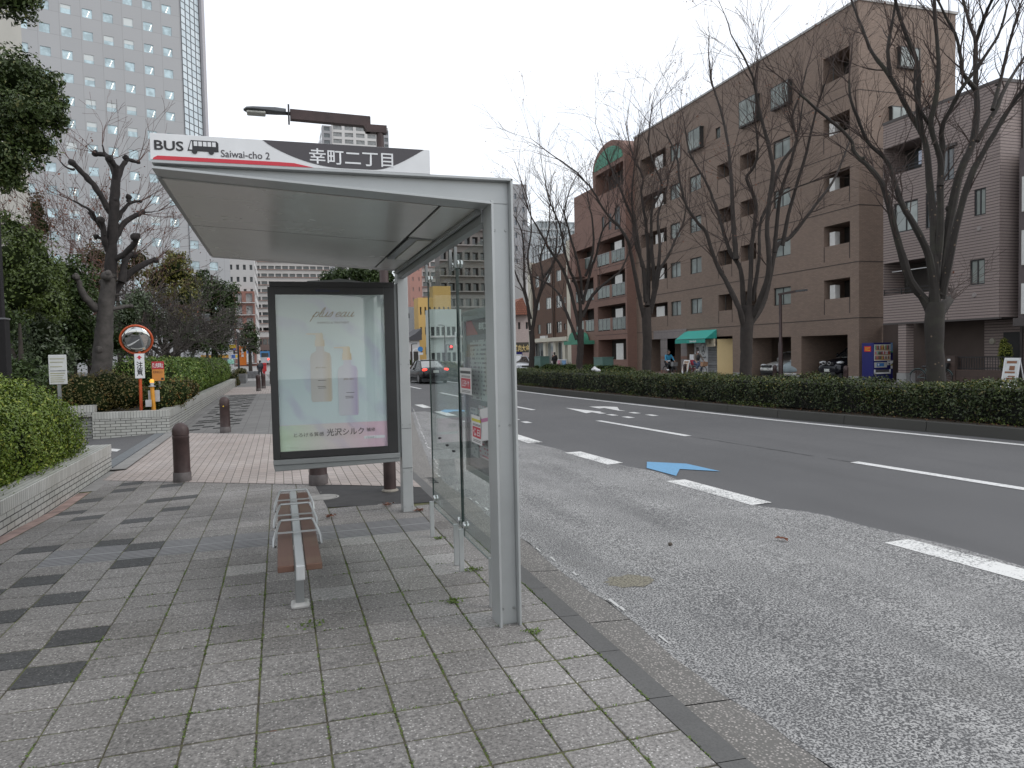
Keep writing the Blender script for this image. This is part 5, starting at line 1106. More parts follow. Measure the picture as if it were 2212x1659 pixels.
# pale building at the far left
a = PY(45, 60, 62); b = PY(66, 480, 62); bw = thing('cream_building', 'pale cream building at the left edge behind the big evergreen', 'building', (a.x-6, 62, -.4))
q = MB(); q.box(b.x-10, b.x, 44, 62, -.4, 33); q.build('wall', mat('cream_render', (.44, .43, .39), .8, 0, .06, .4), bw); q = MB(); q.box(b.x, b.x+.05, 44, 62, 26.3, 26.5); q.box(b.x, b.x+.05, 44, 62, 14, 14.15); q.build('string_course', mat('cream_line', (.25, .245, .23), .8), bw)
# ================================================================== RIGHT SIDE: buildings
def PZ(u, v, d): return CAMP+ray(u, v)*d
g8 = lambda x, y, X=27.: PX(1412.8+.13707*x, 715.5+.13707*y, X)
zq = lambda x, y, X: PX(1109.7+.20105*x, 515.4+.20105*y, X)
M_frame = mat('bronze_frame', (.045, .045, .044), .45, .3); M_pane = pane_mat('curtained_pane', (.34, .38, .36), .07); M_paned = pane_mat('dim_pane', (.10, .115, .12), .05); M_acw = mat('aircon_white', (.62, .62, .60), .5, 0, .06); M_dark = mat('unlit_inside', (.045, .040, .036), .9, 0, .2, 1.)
def win(parent, fn, a0, a1, z0, z1, d=.10, pm=None, fm=None, bars=1, t=.05):
    """frame with its pane, set d metres back in the wall"""
    q = MB()
    def bx(a, b, c, e): q.add([fn(a, c, d-.03), fn(b, c, d-.03), fn(b, e, d-.03), fn(a, e, d-.03), fn(a, c, d+.03), fn(b, c, d+.03), fn(b, e, d+.03), fn(a, e, d+.03)], [(0, 1, 2, 3), (7, 6, 5, 4), (0, 4, 5, 1), (1, 5, 6, 2), (2, 6, 7, 3), (3, 7, 4, 0)])
    bx(a0, a1, z0, z0+t); bx(a0, a1, z1-t, z1); bx(a0, a0+t, z0+t, z1-t); bx(a1-t, a1, z0+t, z1-t)
    for k in range(bars): m = a0+(a1-a0)*(k+1)/(bars+1); bx(m-t*.5, m+t*.5, z0+t, z1-t)
    f = q.build('window', fm or M_frame, parent); q = MB(); n_ = bars+1
    for k in range(n_):
        a, b = a0+(a1-a0)*k/n_, a0+(a1-a0)*(k+1)/n_; dd = d+.012*(k % 2); q.quad(fn(a, z0, dd), fn(b, z0, dd), fn(b, z1, dd), fn(a, z1, dd))
    q.build('pane', pm or M_pane, f, fix=False); return f
def wallmat(name, c1, c2, mortar, w, h, ms, rough=.75, stain=.12, grain=1.):
    s = NB(name); wv = s.wall(); br = s.brick(wv, c1, c2, mortar, w, h, ms); n = s.noise(.25, 4); n2 = s.noise(18*grain, 3, .7)
    c = s.mix(s.ramp(n2, [(.3, (0, 0, 0)), (.7, (.55, .55, .55))]), br.outputs[0], tuple(x*.55 for x in c1))
    c = s.mix(1., c, s.ramp(n, [(.3, (1-stain,)*3), (.7, (1+stain*.5,)*3)]), 'MULTIPLY'); return s.set(c, rough)
M_btile = wallmat('brown_mosaic', (.272, .198, .154), (.210, .155, .124), (.165, .12, .098), .21, .065, .008)
M_btile2 = wallmat('russet_mosaic', (.27, .155, .120), (.22, .128, .102), (.18, .11, .09), .21, .065, .008)
M_side = wallmat('ribbed_siding', (.33, .265, .245), (.31, .25, .235), (.06, .048, .044), 60., .118, .016, .7)
M_brick = wallmat('dark_brick', (.155, .078, .048), (.105, .056, .036), (.085, .055, .04), .24, .075, .010)
M_gran = wallmat('grey_granite', (.245, .215, .21), (.225, .20, .195), (.10, .09, .09), .85, .60, .012)
M_plinth = mat('concrete_plinth', (.27, .27, .265), .85, 0, .15, 2); M_line = mat('joint_line', (.055, .045, .042), .9)

# ---- brown apartment block
B = thing('apartment_block', 'large brown tiled apartment block with parking bays at street level', 'building', (27, 40, -.05))
fx = lambda a, z, d: (27+d, a, z)
H = []; recess = []; wins = []
for k, (z0, z1) in enumerate(((4.09, 5.07), (6.79, 7.82), (9.54, 10.5), (12.31, 13.25), (15.0, 16.3))): recess.append((30.05, 31.88, z0, z1, 1.3))
for z0, z1 in ((4.04, 5.04), (6.76, 7.78), (9.50, 10.48), (12.25, 13.25)): wins.append((34.5, 35.96, z0, z1))
for z0, z1 in ((4.08, 5.1), (6.93, 7.87), (9.59, 10.52), (12.38, 13.30)): recess.append((37.57, 39.1, z0, z1, 1.2)); recess.append((40.03, 41.55, z0, z1, 1.2))
for z0, z1 in ((4.07, 5.1), (6.78, 7.85), (9.55, 10.6), (12.3, 13.33)): wins.append((43.5, 44.93, z0, z1)); wins.append((46.2, 47.58, z0, z1))
wins.append((41.17, 41.7, 15.0, 15.68)); wins.append((46.1, 47.5, 15.0, 16.1))
for z0, z1 in ((4.15, 5.15), (6.87, 7.95), (9.54, 10.55), (12.21, 13.4)): recess.append((48.07, 52.05, z0, z1, 1.4))
recess.append((48.07, 52.05, 14.9, 16.25, 1.4))
gy = lambda x: g8(x, 400).y
gar = [(30.22, 33.66, -.05, 2.25, 5.), (34.5, gy(1620)+.9, -.05, 2.26, 5.), (gy(1240), gy(985)+.05, -.05, 2.3, 1.2), (gy(530), gy(425), .0, 2.48, 2.2)]
shopY = (gy(985), gy(530))
gar2 = (gy(110), gy(0)+1.2, 0.0, 2.47, 5.)
holes = [h for h in recess]+[(*w, .12) for w in wins]+gar[:2]+[(gy(1365)-1.0, gy(1365), -.05, 2.3, 1.5)]+[(gy(1240), gy(530), 0, 2.46, 1.1), (gy(425)-0, gy(215), 0, 2.48, 1.6), gar2]
q = MB(); face_grid(q, fx, 29.46, 53.0, -.05, 18.2, holes, .12)
q.quad((27, 29.46, -.05), (33, 29.46, -.05), (33, 29.46, 18.2), (27, 29.46, 18.2)); q.quad((27, 29.46, 18.2), (33, 29.46, 18.2), (33, 53, 18.2), (27, 53, 18.2)); q.quad((27, 53, 0), (33, 53, 0), (33, 53, 18.2), (27, 53, 18.2)); q.quad((33, 29.46, 0), (33, 53, 0), (33, 53, 18.2), (33, 29.46, 18.2))
q.build('wall', M_btile, B, fix=False)
q = MB(); q.box(26.95, 33.1, 29.40, 53.0, 18.2, 18.32); q.build('parapet_cap', mat('cap_metal', (.35, .34, .33), .5), B)
q = MB()
for z in (3.03, 5.76, 8.49, 11.24, 13.98): q.box(26.988, 27, 29.45, 53, z, z+.035); q.box(27, 31.6, 29.448, 29.46, z, z+.035)
q.build('joint_lines', M_line, B)
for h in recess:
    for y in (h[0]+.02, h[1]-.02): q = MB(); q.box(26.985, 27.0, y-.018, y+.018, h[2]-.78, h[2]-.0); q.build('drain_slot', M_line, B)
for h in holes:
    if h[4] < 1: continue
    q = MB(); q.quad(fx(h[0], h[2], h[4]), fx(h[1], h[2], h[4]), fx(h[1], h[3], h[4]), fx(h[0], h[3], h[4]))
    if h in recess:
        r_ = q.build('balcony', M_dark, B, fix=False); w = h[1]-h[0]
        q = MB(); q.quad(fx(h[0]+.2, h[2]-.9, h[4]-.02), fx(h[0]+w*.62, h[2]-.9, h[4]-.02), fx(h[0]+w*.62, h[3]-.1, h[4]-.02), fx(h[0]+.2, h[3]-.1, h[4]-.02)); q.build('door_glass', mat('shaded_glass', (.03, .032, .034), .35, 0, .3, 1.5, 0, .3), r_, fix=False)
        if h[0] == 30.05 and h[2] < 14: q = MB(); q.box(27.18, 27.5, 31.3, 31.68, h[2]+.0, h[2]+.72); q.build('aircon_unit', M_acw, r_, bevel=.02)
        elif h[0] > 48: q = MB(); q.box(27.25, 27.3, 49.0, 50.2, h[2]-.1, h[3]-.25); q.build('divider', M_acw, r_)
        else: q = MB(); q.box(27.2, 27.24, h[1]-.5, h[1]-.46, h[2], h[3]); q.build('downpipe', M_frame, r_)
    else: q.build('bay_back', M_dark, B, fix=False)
for w in wins: win(B, fx, *w)
# bay windows
def baywin(fn, a0, a1, z0, z1, p=.28):
    q = MB(); g_ = lambda a, z, d: fn(a, z, d-p)
    q.add([fn(a0-.05, z0-.1, 0), fn(a1+.05, z0-.1, 0), fn(a1+.05, z0, 0), fn(a0-.05, z0, 0), g_(a0-.05, z0-.1, 0), g_(a1+.05, z0-.1, 0), g_(a1+.05, z0, 0), g_(a0-.05, z0, 0)], [(0, 1, 2, 3), (7, 6, 5, 4), (0, 4, 5, 1), (1, 5, 6, 2), (2, 6, 7, 3), (3, 7, 4, 0)])
    q.add([fn(a0-.05, z1, 0), fn(a1+.05, z1, 0), fn(a1+.05, z1+.06, 0), fn(a0-.05, z1+.06, 0), g_(a0-.05, z1, 0), g_(a1+.05, z1, 0), g_(a1+.05, z1+.06, 0), g_(a0-.05, z1+.06, 0)], [(0, 1, 2, 3), (7, 6, 5, 4), (0, 4, 5, 1), (1, 5, 6, 2), (2, 6, 7, 3), (3, 7, 4, 0)])
    q.quad(fn(a0, z0, 0), g_(a0, z0, .02), g_(a0, z1, .02), fn(a0, z1, 0)); q.quad(fn(a1, z0, 0), g_(a1, z0, .02), g_(a1, z1, .02), fn(a1, z1, 0))
    b_ = q.build('bay_window', M_frame, B); q = MB(); q.quad(g_(a0, z0, .0), g_(a1, z0, .0), g_(a1, z1, .0), g_(a0, z1, .0)); q.build('pane', M_pane, b_, fix=False)
    m = (a0+a1)/2
    for a in (a0+.02, m, a1-.02): q = MB(); q.add([g_(a-.02, z0, -.02), g_(a+.02, z0, -.02), g_(a+.02, z1, -.02), g_(a-.02, z1, -.02)], [(0, 1, 2, 3)]); q.build('mullion', M_frame, b_, fix=False)
baywin(fx, 34.28, 35.75, 15.0, 16.1); baywin(fx, 37.15, 38.76, 14.92, 16.3); baywin(fx, 43.1, 44.6, 15.0, 16.2)
fy = lambda a, z, d: (a, 29.46+d, z)
baywin(fy, 29.33, 30.53, 15.28, 16.16, .2); baywin(fy, 28.82, 29.9, 12.45, 13.25, .2)
# street level
q = MB(); q.box(26.93, 27.0, gy(525), gy(10), 2.48, 3.1); q.box(26.97, 27.6, gy(215), gy(110), 0, 2.478); q.box(26.97, 27.6, gy(525), gy(430), 0, 2.478); q.build('granite_front', M_gran, B)
q = MB(); q.box(26.962, 27.61, gy(215)-.01, gy(110)+.01, 1.0, 1.2); q.box(26.962, 27.61, gy(525)-.01, gy(430)+.01, 1.0, 1.2); q.box(26.962, 27.61, gy(215)-.01, gy(110)+.01, -.05, .18); q.build('granite_band', mat('red_granite', (.17, .085, .06), .4), B)
for a, b in ((29.44, 30.2), (33.68, 34.48), (gy(1360), gy(1245))): q = MB(); q.box(26.985, 27.05, a, b, -.06, .18); q.build('plinth', M_plinth, B)
q = MB(); q.box(27.5, 27.56, gy(745), gy(535), 0, 2.3); q.build('shop_panel', M_white, B)
win(B, lambda a, z, d: (27.5+d-.1, a, z), gy(622), gy(560), .35, 1.85, .08, M_paned, M_white, 0)
q = MB(); q.box(27.5, 27.56, gy(985), gy(745), .0, 2.3); sh_ = q.build('roller_shutter', (lambda s: (s.bump(s.math('SINE', s.math('MULTIPLY', (lambda x: (s.l(s.obj(), x.inputs[0]), x.outputs[2])[1])(s.n('ShaderNodeSeparateXYZ')), 70.)), .7, .02), s.set((.36, .37, .38), .45, .5))[1])(NB('shutter_slats')), B)
q = MB()
for z in np.arange(.1, 2.2, .11): q.box(27.49, 27.5, gy(985), gy(745), z, z+.012)
q.build('slat_lines', M_line, sh_)
M_cream = mat('cream_wall', (.60, .46, .24), .7, 0, .06, 1)
q = MB(); q.quad((27.02, gy(990), 0), (28.05, gy(1240)+.3, 0), (28.05, gy(1240)+.3, 2.29), (27.02, gy(990), 2.29)); q.quad((28.06, gy(1240), 0), (28.06, gy(985), 0), (28.06, gy(985), 2.29), (28.06, gy(1240), 2.29)); q.build('cream_return', M_cream, B, fix=False)
a, b = g8(525, 70).y, g8(985, 55).y
aw = thing('awning', 'turquoise shop awning over the shuttered shop front', 'awning', (26.6, (a+b)/2, 2.3))
M_aw = mat('turquoise_canvas', (.035, .36, .30), .65, 0, .06, 3)
q = MB(); q.quad((27.0, b-.02, 2.92), (27.0, a+.2, 2.92), (26.15, a+.2, 2.34), (26.15, b-.02, 2.34)); q.quad((27.0, b-.02, 2.92), (26.15, b-.02, 2.34), (27.0, b-.02, 2.34)); q.quad((27.0, a+.2, 2.92), (26.15, a+.2, 2.34), (27.0, a+.2, 2.34)); q.build('canopy', M_aw, aw, fix=False)
q = MB(); q.quad((26.148, b-.02, 2.34), (26.148, a+.2, 2.34), (26.148, a+.2, 2.08), (26.148, b-.02, 2.08)); q.build('valance', mat('turquoise_valance', (.03, .31, .25), .65), aw, fix=False); q = MB(); q.bar((26.15, b, 2.34), (26.15, a+.18, 2.34), .03); q.build('front_rail', M_frame, aw)
text('awning_words', 'Salonbelle', (a+b)/2+.1, (a+b)/2-.75, 2.13, 2.27, 26.142, '-X', M_white, aw, .02, shear=.2)
pl = thing('shop_plate', 'cream projecting shop plate with a shield emblem beside the awning', 'sign', (26.7, gy(935), 1.8)); ya, yb = gy(870), gy(1000)
q = MB(); q.box(26.78, 26.86, yb, ya, 1.82, 2.32); q.build('plate', mat('cream_plate', (.60, .53, .40), .5), pl, bevel=.01); cyy = (ya+yb)/2
text('plate_words', 'サロンベル', ya-.08, yb+.06, 1.87, 1.95, 26.776, '-X', mat('brown_ink2', (.10, .06, .03)), pl, .01)
def shield(par, X, cy_, z0, z1, w, m):
    q = MB(); P_ = [(-w, z1), (-w*.5, z1-(z1-z0)*.06), (0, z1+(z1-z0)*.08), (w*.5, z1-(z1-z0)*.06), (w, z1), (w*.92, (z0+z1)/2), (w*.6, z0+(z1-z0)*.2), (0, z0), (-w*.6, z0+(z1-z0)*.2), (-w*.92, (z0+z1)/2), (-w, z1)]
    q.tube([(X, cy_+a, b) for a, b in P_], w*.07, 4); zc = (z0+z1)/2; q.tube([(X, cy_-w*.4, zc-w*.7), (X, cy_, zc), (X, cy_+w*.1, zc+w*.8)], w*.09, 4); q.tube([(X, cy_+w*.4, zc-w*.7), (X, cy_, zc+w*.1), (X, cy_-w*.3, zc+w*.7)], w*.09, 4); return q.build('shield_emblem', m, par)
shield(pl, 26.775, cyy, 2.0, 2.28, .12, mat('brown_ink2', (.10, .06, .03))); shield(B, 27.49, gy(675), 1.25, 2.05, .26, M_black)
text('shop_words', 'Salonbelle', gy(640), gy(722), 1.05, 1.18, 27.492, '-X', M_black, B, .01)

# ---- siding house at the right
S_ = thing('siding_house', 'three storey mauve brown siding house at the right edge', 'building', (26.5, 24, -.05)); HX = 26.5
fs = lambda a, z, d: (HX+d, a, z)
sw = [(25.5, 26.8, 6.67, 7.96), (22.27, 22.78, 6.71, 7.76), (22.30, 22.96, 4.0, 5.0), (23.7, 24.35, 8.4, 9.7), (24.55, 25.1, 6.6, 8.1)]
sr = [(25.3, 27.40, 9.28, 10.55, 1.2), (24.4, 27.40, 3.92, 5.38, 1.2)]
q = MB(); face_grid(q, fs, 21.68, 27.42, 2.67, 11.62, [(*w, .1) for w in sw]+sr, .1)
q.quad((HX, 21.68, 2.67), (31, 21.68, 2.67), (31, 21.68, 11.62), (HX, 21.68, 11.62)); q.quad((HX, 27.42, 2.67), (31, 27.42, 2.67), (31, 27.42, 11.62), (HX, 27.42, 11.62)); q.quad((HX, 21.68, 11.62), (31, 21.68, 11.62), (31, 27.42, 11.62), (HX, 27.42, 11.62)); q.quad((HX, 21.68, 2.67), (HX, 27.42, 2.67), (31, 27.42, 2.67), (31, 21.68, 2.67))
q.quad((31, 21.68, 2.67), (31, 27.42, 2.67), (31, 27.42, 11.62), (31, 21.68, 11.62))
q.build('wall', M_side, S_, fix=False)
q = MB(); q.box(HX-.03, 31, 21.64, 27.44, 11.62, 11.74); q.box(HX-.02, HX+.1, 21.66, 27.44, 2.60, 2.67); q.build('trim', mat('dark_trim', (.07, .06, .058), .5), S_)
q = MB(); q.bar((27.6, 21.62, 0), (27.6, 21.62, 11.4), .09); q.build('downpipe', mat('pipe_brown', (.06, .05, .048), .5), S_)
q = MB(); q.box(HX-.12, HX-.0, 23.55, 24.5, 9.72, 9.84); q.build('window_hood', mat('dark_trim', (.07, .06, .058)), S_)
for w in sw: win(S_, fs, *w, .06, M_paned if w[0] > 23 and w[0] < 25 else M_pane, M_black, 1 if w[1]-w[0] > 1 else 1)
for h in sr:
    q = MB(); q.quad(fs(h[0], h[2], h[4]), fs(h[1], h[2], h[4]), fs(h[1], h[3], h[4]), fs(h[0], h[3], h[4])); bk_ = q.build('balcony', M_dark, S_, fix=False)
    q = MB(); q.quad(fs(h[0]+.2, h[2]-.1, 1.15), fs(h[0]+1.5, h[2]-.1, 1.15), fs(h[0]+1.5, h[3]-.1, 1.15), fs(h[0]+.2, h[3]-.1, 1.15)); q.build('door_glass', M_paned, bk_, fix=False)
    q = MB()
    for z in (h[2]+.12, h[2]+.26): q.bar(fs(h[0], z, .02), fs(h[1], z, .02), .03)
    for k in range(4): y = h[0]+(h[1]-h[0])*k/3; q.bar(fs(y, h[2], .02), fs(y, h[2]+.27, .02), .03)
    q.build('railing', M_black, bk_)
q = MB(); q.box(HX+.4, HX+.44, 25.55, 25.85, 9.5, 10.1); q.build('hanging_towel', flat('towel', (.45, .5, .6)), S_); q = MB(); q.bar((HX+.3, 24.6, 5.0), (HX+.3, 27.2, 5.0), .035); q.build('laundry_pole', flat('pole_white', (.6, .6, .6)), S_)
q = MB()
for y, z in ((22.55, 6.2), (22.75, 3.6)): q.lathe([(.001, -.03), (.09, -.03), (.1, 0), (.1, .01)], (HX, y, z), 14, 'X')
q.build('vent_cap', mat('vent', (.26, .23, .22), .5), S_)
# street level of the house: set-back wall, pillar, door, low wall and fence
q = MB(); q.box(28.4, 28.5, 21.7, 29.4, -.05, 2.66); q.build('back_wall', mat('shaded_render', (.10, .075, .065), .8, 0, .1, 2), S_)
q = MB(); q.box(26.52, 26.95, 26.15, 26.58, .42, 2.66); q.build('pillar', M_side, S_); q = MB(); q.box(26.48, 27.0, 26.10, 26.63, -.06, .42); q.build('pillar_plinth', M_plinth, S_)
q = MB(); q.box(28.1, 28.4, 21.9, 23.65, -.05, 2.6); q.build('porch_wall', M_side, S_)
q = MB(); q.box(28.03, 28.11, 22.05, 22.75, .0, 2.1); dr = q.build('front_door', mat('black_door', (.02, .02, .022), .35), S_, bevel=.01); q = MB(); q.box(28.0, 28.03, 22.66, 22.70, .9, 1.15); q.build('handle', M_chrome, dr)
q = MB(); q.lathe([(.001, -.10), (.12, -.08), (.13, 0), (.001, .01)], (28.1, 23.25, 1.75), 14, 'X'); q.build('porch_lamp', mat('porch_lamp', (.35, .33, .27), .3), S_)
lw = thing('low_wall', 'dark red brown low wall with a house number pillar beside the big tree trunk', 'wall', (26.4, 23, -.05))
M_lw = wallmat('low_wall_block', (.085, .055, .045), (.065, .045, .038), (.05, .038, .033), .4, .2, .01)
q = MB(); q.box(26.3, 26.5, 21.0, 23.4, -.06, .62); q.build('wall', M_lw, lw); q = MB(); q.box(26.25, 26.6, 23.42, 23.95, -.06, 1.18); q.build('gate_pillar', M_lw, lw); q = MB(); q.box(26.235, 26.25, 23.62, 23.75, .98, 1.06); q.build('number_plate', M_white, lw)
fe = thing('metal_fence', 'black metal railing on the low wall in front of the house door', 'fence', (26.4, 22.2, .62))
q = MB()
for y in np.arange(21.05, 23.4, .115): q.bar((26.4, y, .62), (26.4, y, 1.12), .018)
q.bar((26.4, 21.0, 1.13), (26.4, 23.4, 1.13), .04); q.bar((26.4, 21.0, .68), (26.4, 23.4, .68), .03); q.build('railing', M_black, fe)
shrub('small yellow green bush in front of the house door', [(26.9, 21.75, 1.25, .25, .25, .4), (26.85, 21.6, .75, .25, .3, .3), (26.95, 21.85, 1.6, .16, .16, .25)], 500, .07, leaf_mat('yellow_bush', (.10, .12, .02), (.25, .26, .04), None, .5), 91, 'bush', 'garden_bush')
ng = thing('neighbour_house', 'dark neighbouring house with white pipes at the far right edge', 'building', (27, 19.5, -.05))
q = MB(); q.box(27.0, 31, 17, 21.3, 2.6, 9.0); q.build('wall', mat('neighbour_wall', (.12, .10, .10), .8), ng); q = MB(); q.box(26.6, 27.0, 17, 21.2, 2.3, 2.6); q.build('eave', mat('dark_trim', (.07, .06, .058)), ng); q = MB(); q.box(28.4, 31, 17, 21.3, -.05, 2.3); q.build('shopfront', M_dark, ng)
q = MB(); q.box(26.88, 26.98, 20.9, 21.1, 2.75, 3.9); q.box(26.88, 26.98, 20.9, 21.1, 4.6, 5.9); q.box(26.88, 26.98, 20.9, 21.1, 6.6, 7.9); q.build('white_duct', M_acw, ng)

# ---- russet block with the green arch
A_ = thing('arched_apartment_block', 'russet tiled apartment block with a green arched gable', 'building', (26.2, 58, -.05)); AX = 26.18
fa = lambda a, z, d: (AX+d, a, z)
ah = [(53.25, 58.6, z0, z1, 1.3) for z0, z1 in ((.95, 2.62), (3.35, 5.45), (6.07, 8.17), (8.8, 10.9))]+[(59.4, 63.6, z0, z1, 1.2) for z0, z1 in ((3.4, 5.4), (6.1, 8.1), (8.9, 10.8))]+[(59.6, 63.2, 0, 2.3, 2.), (53.3, 58.6, 14.75, 16.55, 1.2)]
aw_ = [(55.6, 56.2, 11.6, 12.9), (57.0, 57.5, 11.7, 12.9), (54.0, 55.0, 11.4, 13.2)]
q = MB(); face_grid(q, fa, 53.0, 59.2, -.05, 16.9, [h for h in ah if h[0] < 59]+[(*w, .1) for w in aw_], .1); face_grid(q, fa, 59.2, 63.5, -.05, 15.7, [h for h in ah if 59 < h[0] and h[1] <= 63.5]+[(59.4, 63.5, h[2], h[3], 1.2) for h in ah if h[1] > 63.5], .1); face_grid(q, fa, 63.5, 64.8, -.05, 12.5, [], .1)
n_ = 18; R_ = 3.1
q.add([fa(56.1, 16.9, 0)]+[fa(56.1-R_*cos(pi*i/n_), 16.9+1.85*sin(pi*i/n_), 0) for i in range(n_+1)], [(0, i+1, i+2) for i in range(n_)])
for i in range(n_): q.quad(fa(56.1-R_*cos(pi*i/n_), 16.9+1.85*sin(pi*i/n_), 0), fa(56.1-R_*cos(pi*(i+1)/n_), 16.9+1.85*sin(pi*(i+1)/n_), 0), fa(56.1-R_*cos(pi*(i+1)/n_), 16.9+1.85*sin(pi*(i+1)/n_), 8), fa(56.1-R_*cos(pi*i/n_), 16.9+1.85*sin(pi*i/n_), 8))
q.quad(fa(53, 0, 0), fa(53, 0, 8), fa(53, 16.9, 8), fa(53, 16.9, 0)); q.quad(fa(59.2, 15.7, 0), fa(63.5, 15.7, 0), fa(63.5, 15.7, 8), fa(59.2, 15.7, 8)); q.quad(fa(63.5, 12.5, 0), fa(64.8, 12.5, 0), fa(64.8, 12.5, 8), fa(63.5, 12.5, 8)); q.quad(fa(64.8, 0, 0), fa(64.8, 0, 8), fa(64.8, 12.5, 8), fa(64.8, 12.5, 0)); q.quad(fa(59.2, 12, 0), fa(59.2, 12, 8), fa(59.2, 16.9, 8), fa(59.2, 16.9, 0)); q.quad(fa(63.5, 12.5, 0), fa(63.5, 12.5, 8), fa(63.5, 15.7, 8), fa(63.5, 15.7, 0))
q.build('wall', M_btile2, A_, fix=False)
q = MB(); q.prism([(56.1-2.75, 16.92)]+[(56.1-2.75*cos(pi*i/n_), 16.92+1.35*sin(pi*i/n_)) for i in range(1, n_)]+[(56.1+2.75, 16.92)], AX-.03, AX+.02, 'X'); gp = q.build('green_gable', mat('verdigris', (.06, .235, .155), .6, 0, .15, 2), A_)
q = MB()
for t in (.25, .5, .75): q.bar((AX-.035, 56.1, 16.92), (AX-.035, 56.1-2.7*cos(pi*t), 16.92+1.32*sin(pi*t)), .04)
q.build('gable_ribs', mat('verdigris_dark', (.04, .16, .11), .6), gp)
q = MB()
for z in (3.0, 5.96, 8.6, 11.2): q.box(AX-.012, AX, 53, 59.2, z, z+.03)
q.build('joint_lines', M_line, A_)
M_rail = pane_mat('frosted_rail', (.20, .25, .235), .25)
for h in ah:
    q = MB(); q.quad(fa(h[0], h[2], h[4]), fa(h[1], h[2], h[4]), fa(h[1], h[3], h[4]), fa(h[0], h[3], h[4])); b_ = q.build('balcony', M_dark, A_, fix=False)
    if h[0] < 59 and h[2] < 14:
        q = MB(); q.box(AX+.3, AX+.34, 54.4, 55.7, h[2], h[3]-.35); q.build('divider', M_acw, b_)
    if h[2] > 3 and h[2] < 14:
        for (a, b) in (((h[0]+.1, (h[0]+h[1])/2-.25), ((h[0]+h[1])/2+.25, h[1]-.1)) if h[0] < 59 else ((h[0]+.1, h[0]+2.0), (h[0]+2.3, h[1]-.2))):
            q = MB(); q.box(AX+.03, AX+.05, a, b, h[2]+.08, h[2]+.98); p_ = q.build('rail_panel', M_rail, b_)
            q = MB(); q.bar((AX+.02, a, h[2]+1.0), (AX+.02, b, h[2]+1.0), .05)
            for k in range(4): y = a+(b-a)*k/3; q.bar((AX+.02, y, h[2]+.02), (AX+.02, y, h[2]+1.0), .035)
            q.build('rail_frame', mat('rail_alu', (.30, .31, .31), .4, .4), p_)
        q = MB(); m = (h[0]+h[1])/2; q.box(AX, AX+.15, m-.22, m+.22, h[2], h[2]+1.05); q.build('balcony_pier', M_btile2, b_)
q = MB(); q.box(AX-.9, AX, 61.2, 63.2, 8.3, 9.9); q.build('projecting_balcony', M_btile2, A_)
for w in aw_: win(A_, fa, *w, .06, M_paned, M_frame, 0)
q = MB(); q.box(AX-1.3, AX, 59.4, 63.4, 2.30, 2.62); cn = q.build('entrance_canopy', mat('verdigris', (.06, .235, .155)), A_); q = MB(); q.prism([(61.4+1.0*cos(pi*i/12), 2.63+.75*sin(pi*i/12)) for i in range(13)], AX-1.25, AX-.1, 'X'); q.build('canopy_arch', mat('verdigris', (.06, .235, .155)), cn)

# ---- brick block
K_ = thing('brick_block', 'three storey dark brick block between cream pillars', 'building', (27, 72, -.05)); KX = 27.
fk = lambda a, z, d: (KX+d, a, z); zk = lambda x, y: zq(x, y, KX)
kw = []
for x0, x1, y0, y1 in ((230, 270, 405, 525), (345, 392, 375, 480), (455, 505, 340, 455), (235, 275, 660, 770), (345, 400, 635, 755), (455, 512, 610, 740), (540, 556, 630, 690), (258, 287, 925, 1025), (350, 402, 905, 1025), (460, 512, 890, 1010), (541, 560, 912, 980)):
    a = zk((x0+x1)/2, y0); b = zk((x0+x1)/2, y1); ya, yb = zk(x1, y0).y, zk(x0, y0).y; kw.append((ya, yb, round(b.z, 2), round(a.z, 2), .12))
q = MB(); face_grid(q, fk, 66.9, 78.0, 3.2, 11.4, kw, .12); q.quad((KX, 66.9, 11.4), (KX, 78, 11.4), (36, 78, 11.4), (36, 66.9, 11.4)); q.quad((KX, 78, 0), (36, 78, 0), (36, 78, 11.4), (KX, 78, 11.4)); q.build('wall', M_brick, K_, fix=False)
for w in kw: win(K_, fk, *w[:4], .08, M_pane if rg.random() < .6 else M_paned, mat('alu_frame', (.40, .41, .41), .4) if w[2] > 5 and w[2] < 9 else M_frame, 1 if w[1]-w[0] > .9 else 0)
M_cpil = mat('cream_pillar', (.56, .53, .44), .75, 0, .08, 1)
q = MB(); q.box(KX-.35, KX+.6, 65.0, 66.88, -.05, 12.3); q.build('cream_pillar', M_cpil, K_); q = MB(); q.box(KX-.2, KX+.4, 78.02, 79.0, -.05, 11.6); q.build('cream_pillar', M_cpil, K_); q = MB(); q.box(KX-.5, KX+.1, 66.9, 78.02, 2.75, 3.15); q.build('fascia', M_cpil, K_)
q = MB()
for y in (68.6, 71.2, 74.2): q.box(KX-.1, KX+.3, y-.35, y+.35, -.05, 2.75)
q.build('shop_pier', M_cpil, K_)
for a, b, m_ in ((67, 68.2, M_paned), (69, 70.8, M_paned), (71.6, 73.8, M_pane), (74.6, 77.9, M_paned)): win(K_, fk, a, b, 0, 2.7, .2, m_, mat('alu_frame', (.4, .41, .41)), 1)
q = MB(); q.box(KX-.35, KX, zk(370, 1100).y, zk(315, 1100).y, zk(340, 1105).z, zk(340, 1045).z); q.build('aircon_unit', M_acw, K_, bevel=.03)
q = MB()
for y in np.arange(66.95, 78, .9): q.bar((KX+.1, y, 11.4), (KX+.1, y, 13.2), .06)
for z in (12.2, 13.2): q.bar((KX+.1, 66.95, z), (KX+.1, 78, z), .06)
q.build('roof_railing', M_frame, K_)
q = MB()
for y in (71.15, 71.6): q.bar((KX-.04, y, 3.2), (KX-.04, y, 11.3), .09)
q.build('downpipe', mat('pipe_dark', (.05, .03, .02)), K_)
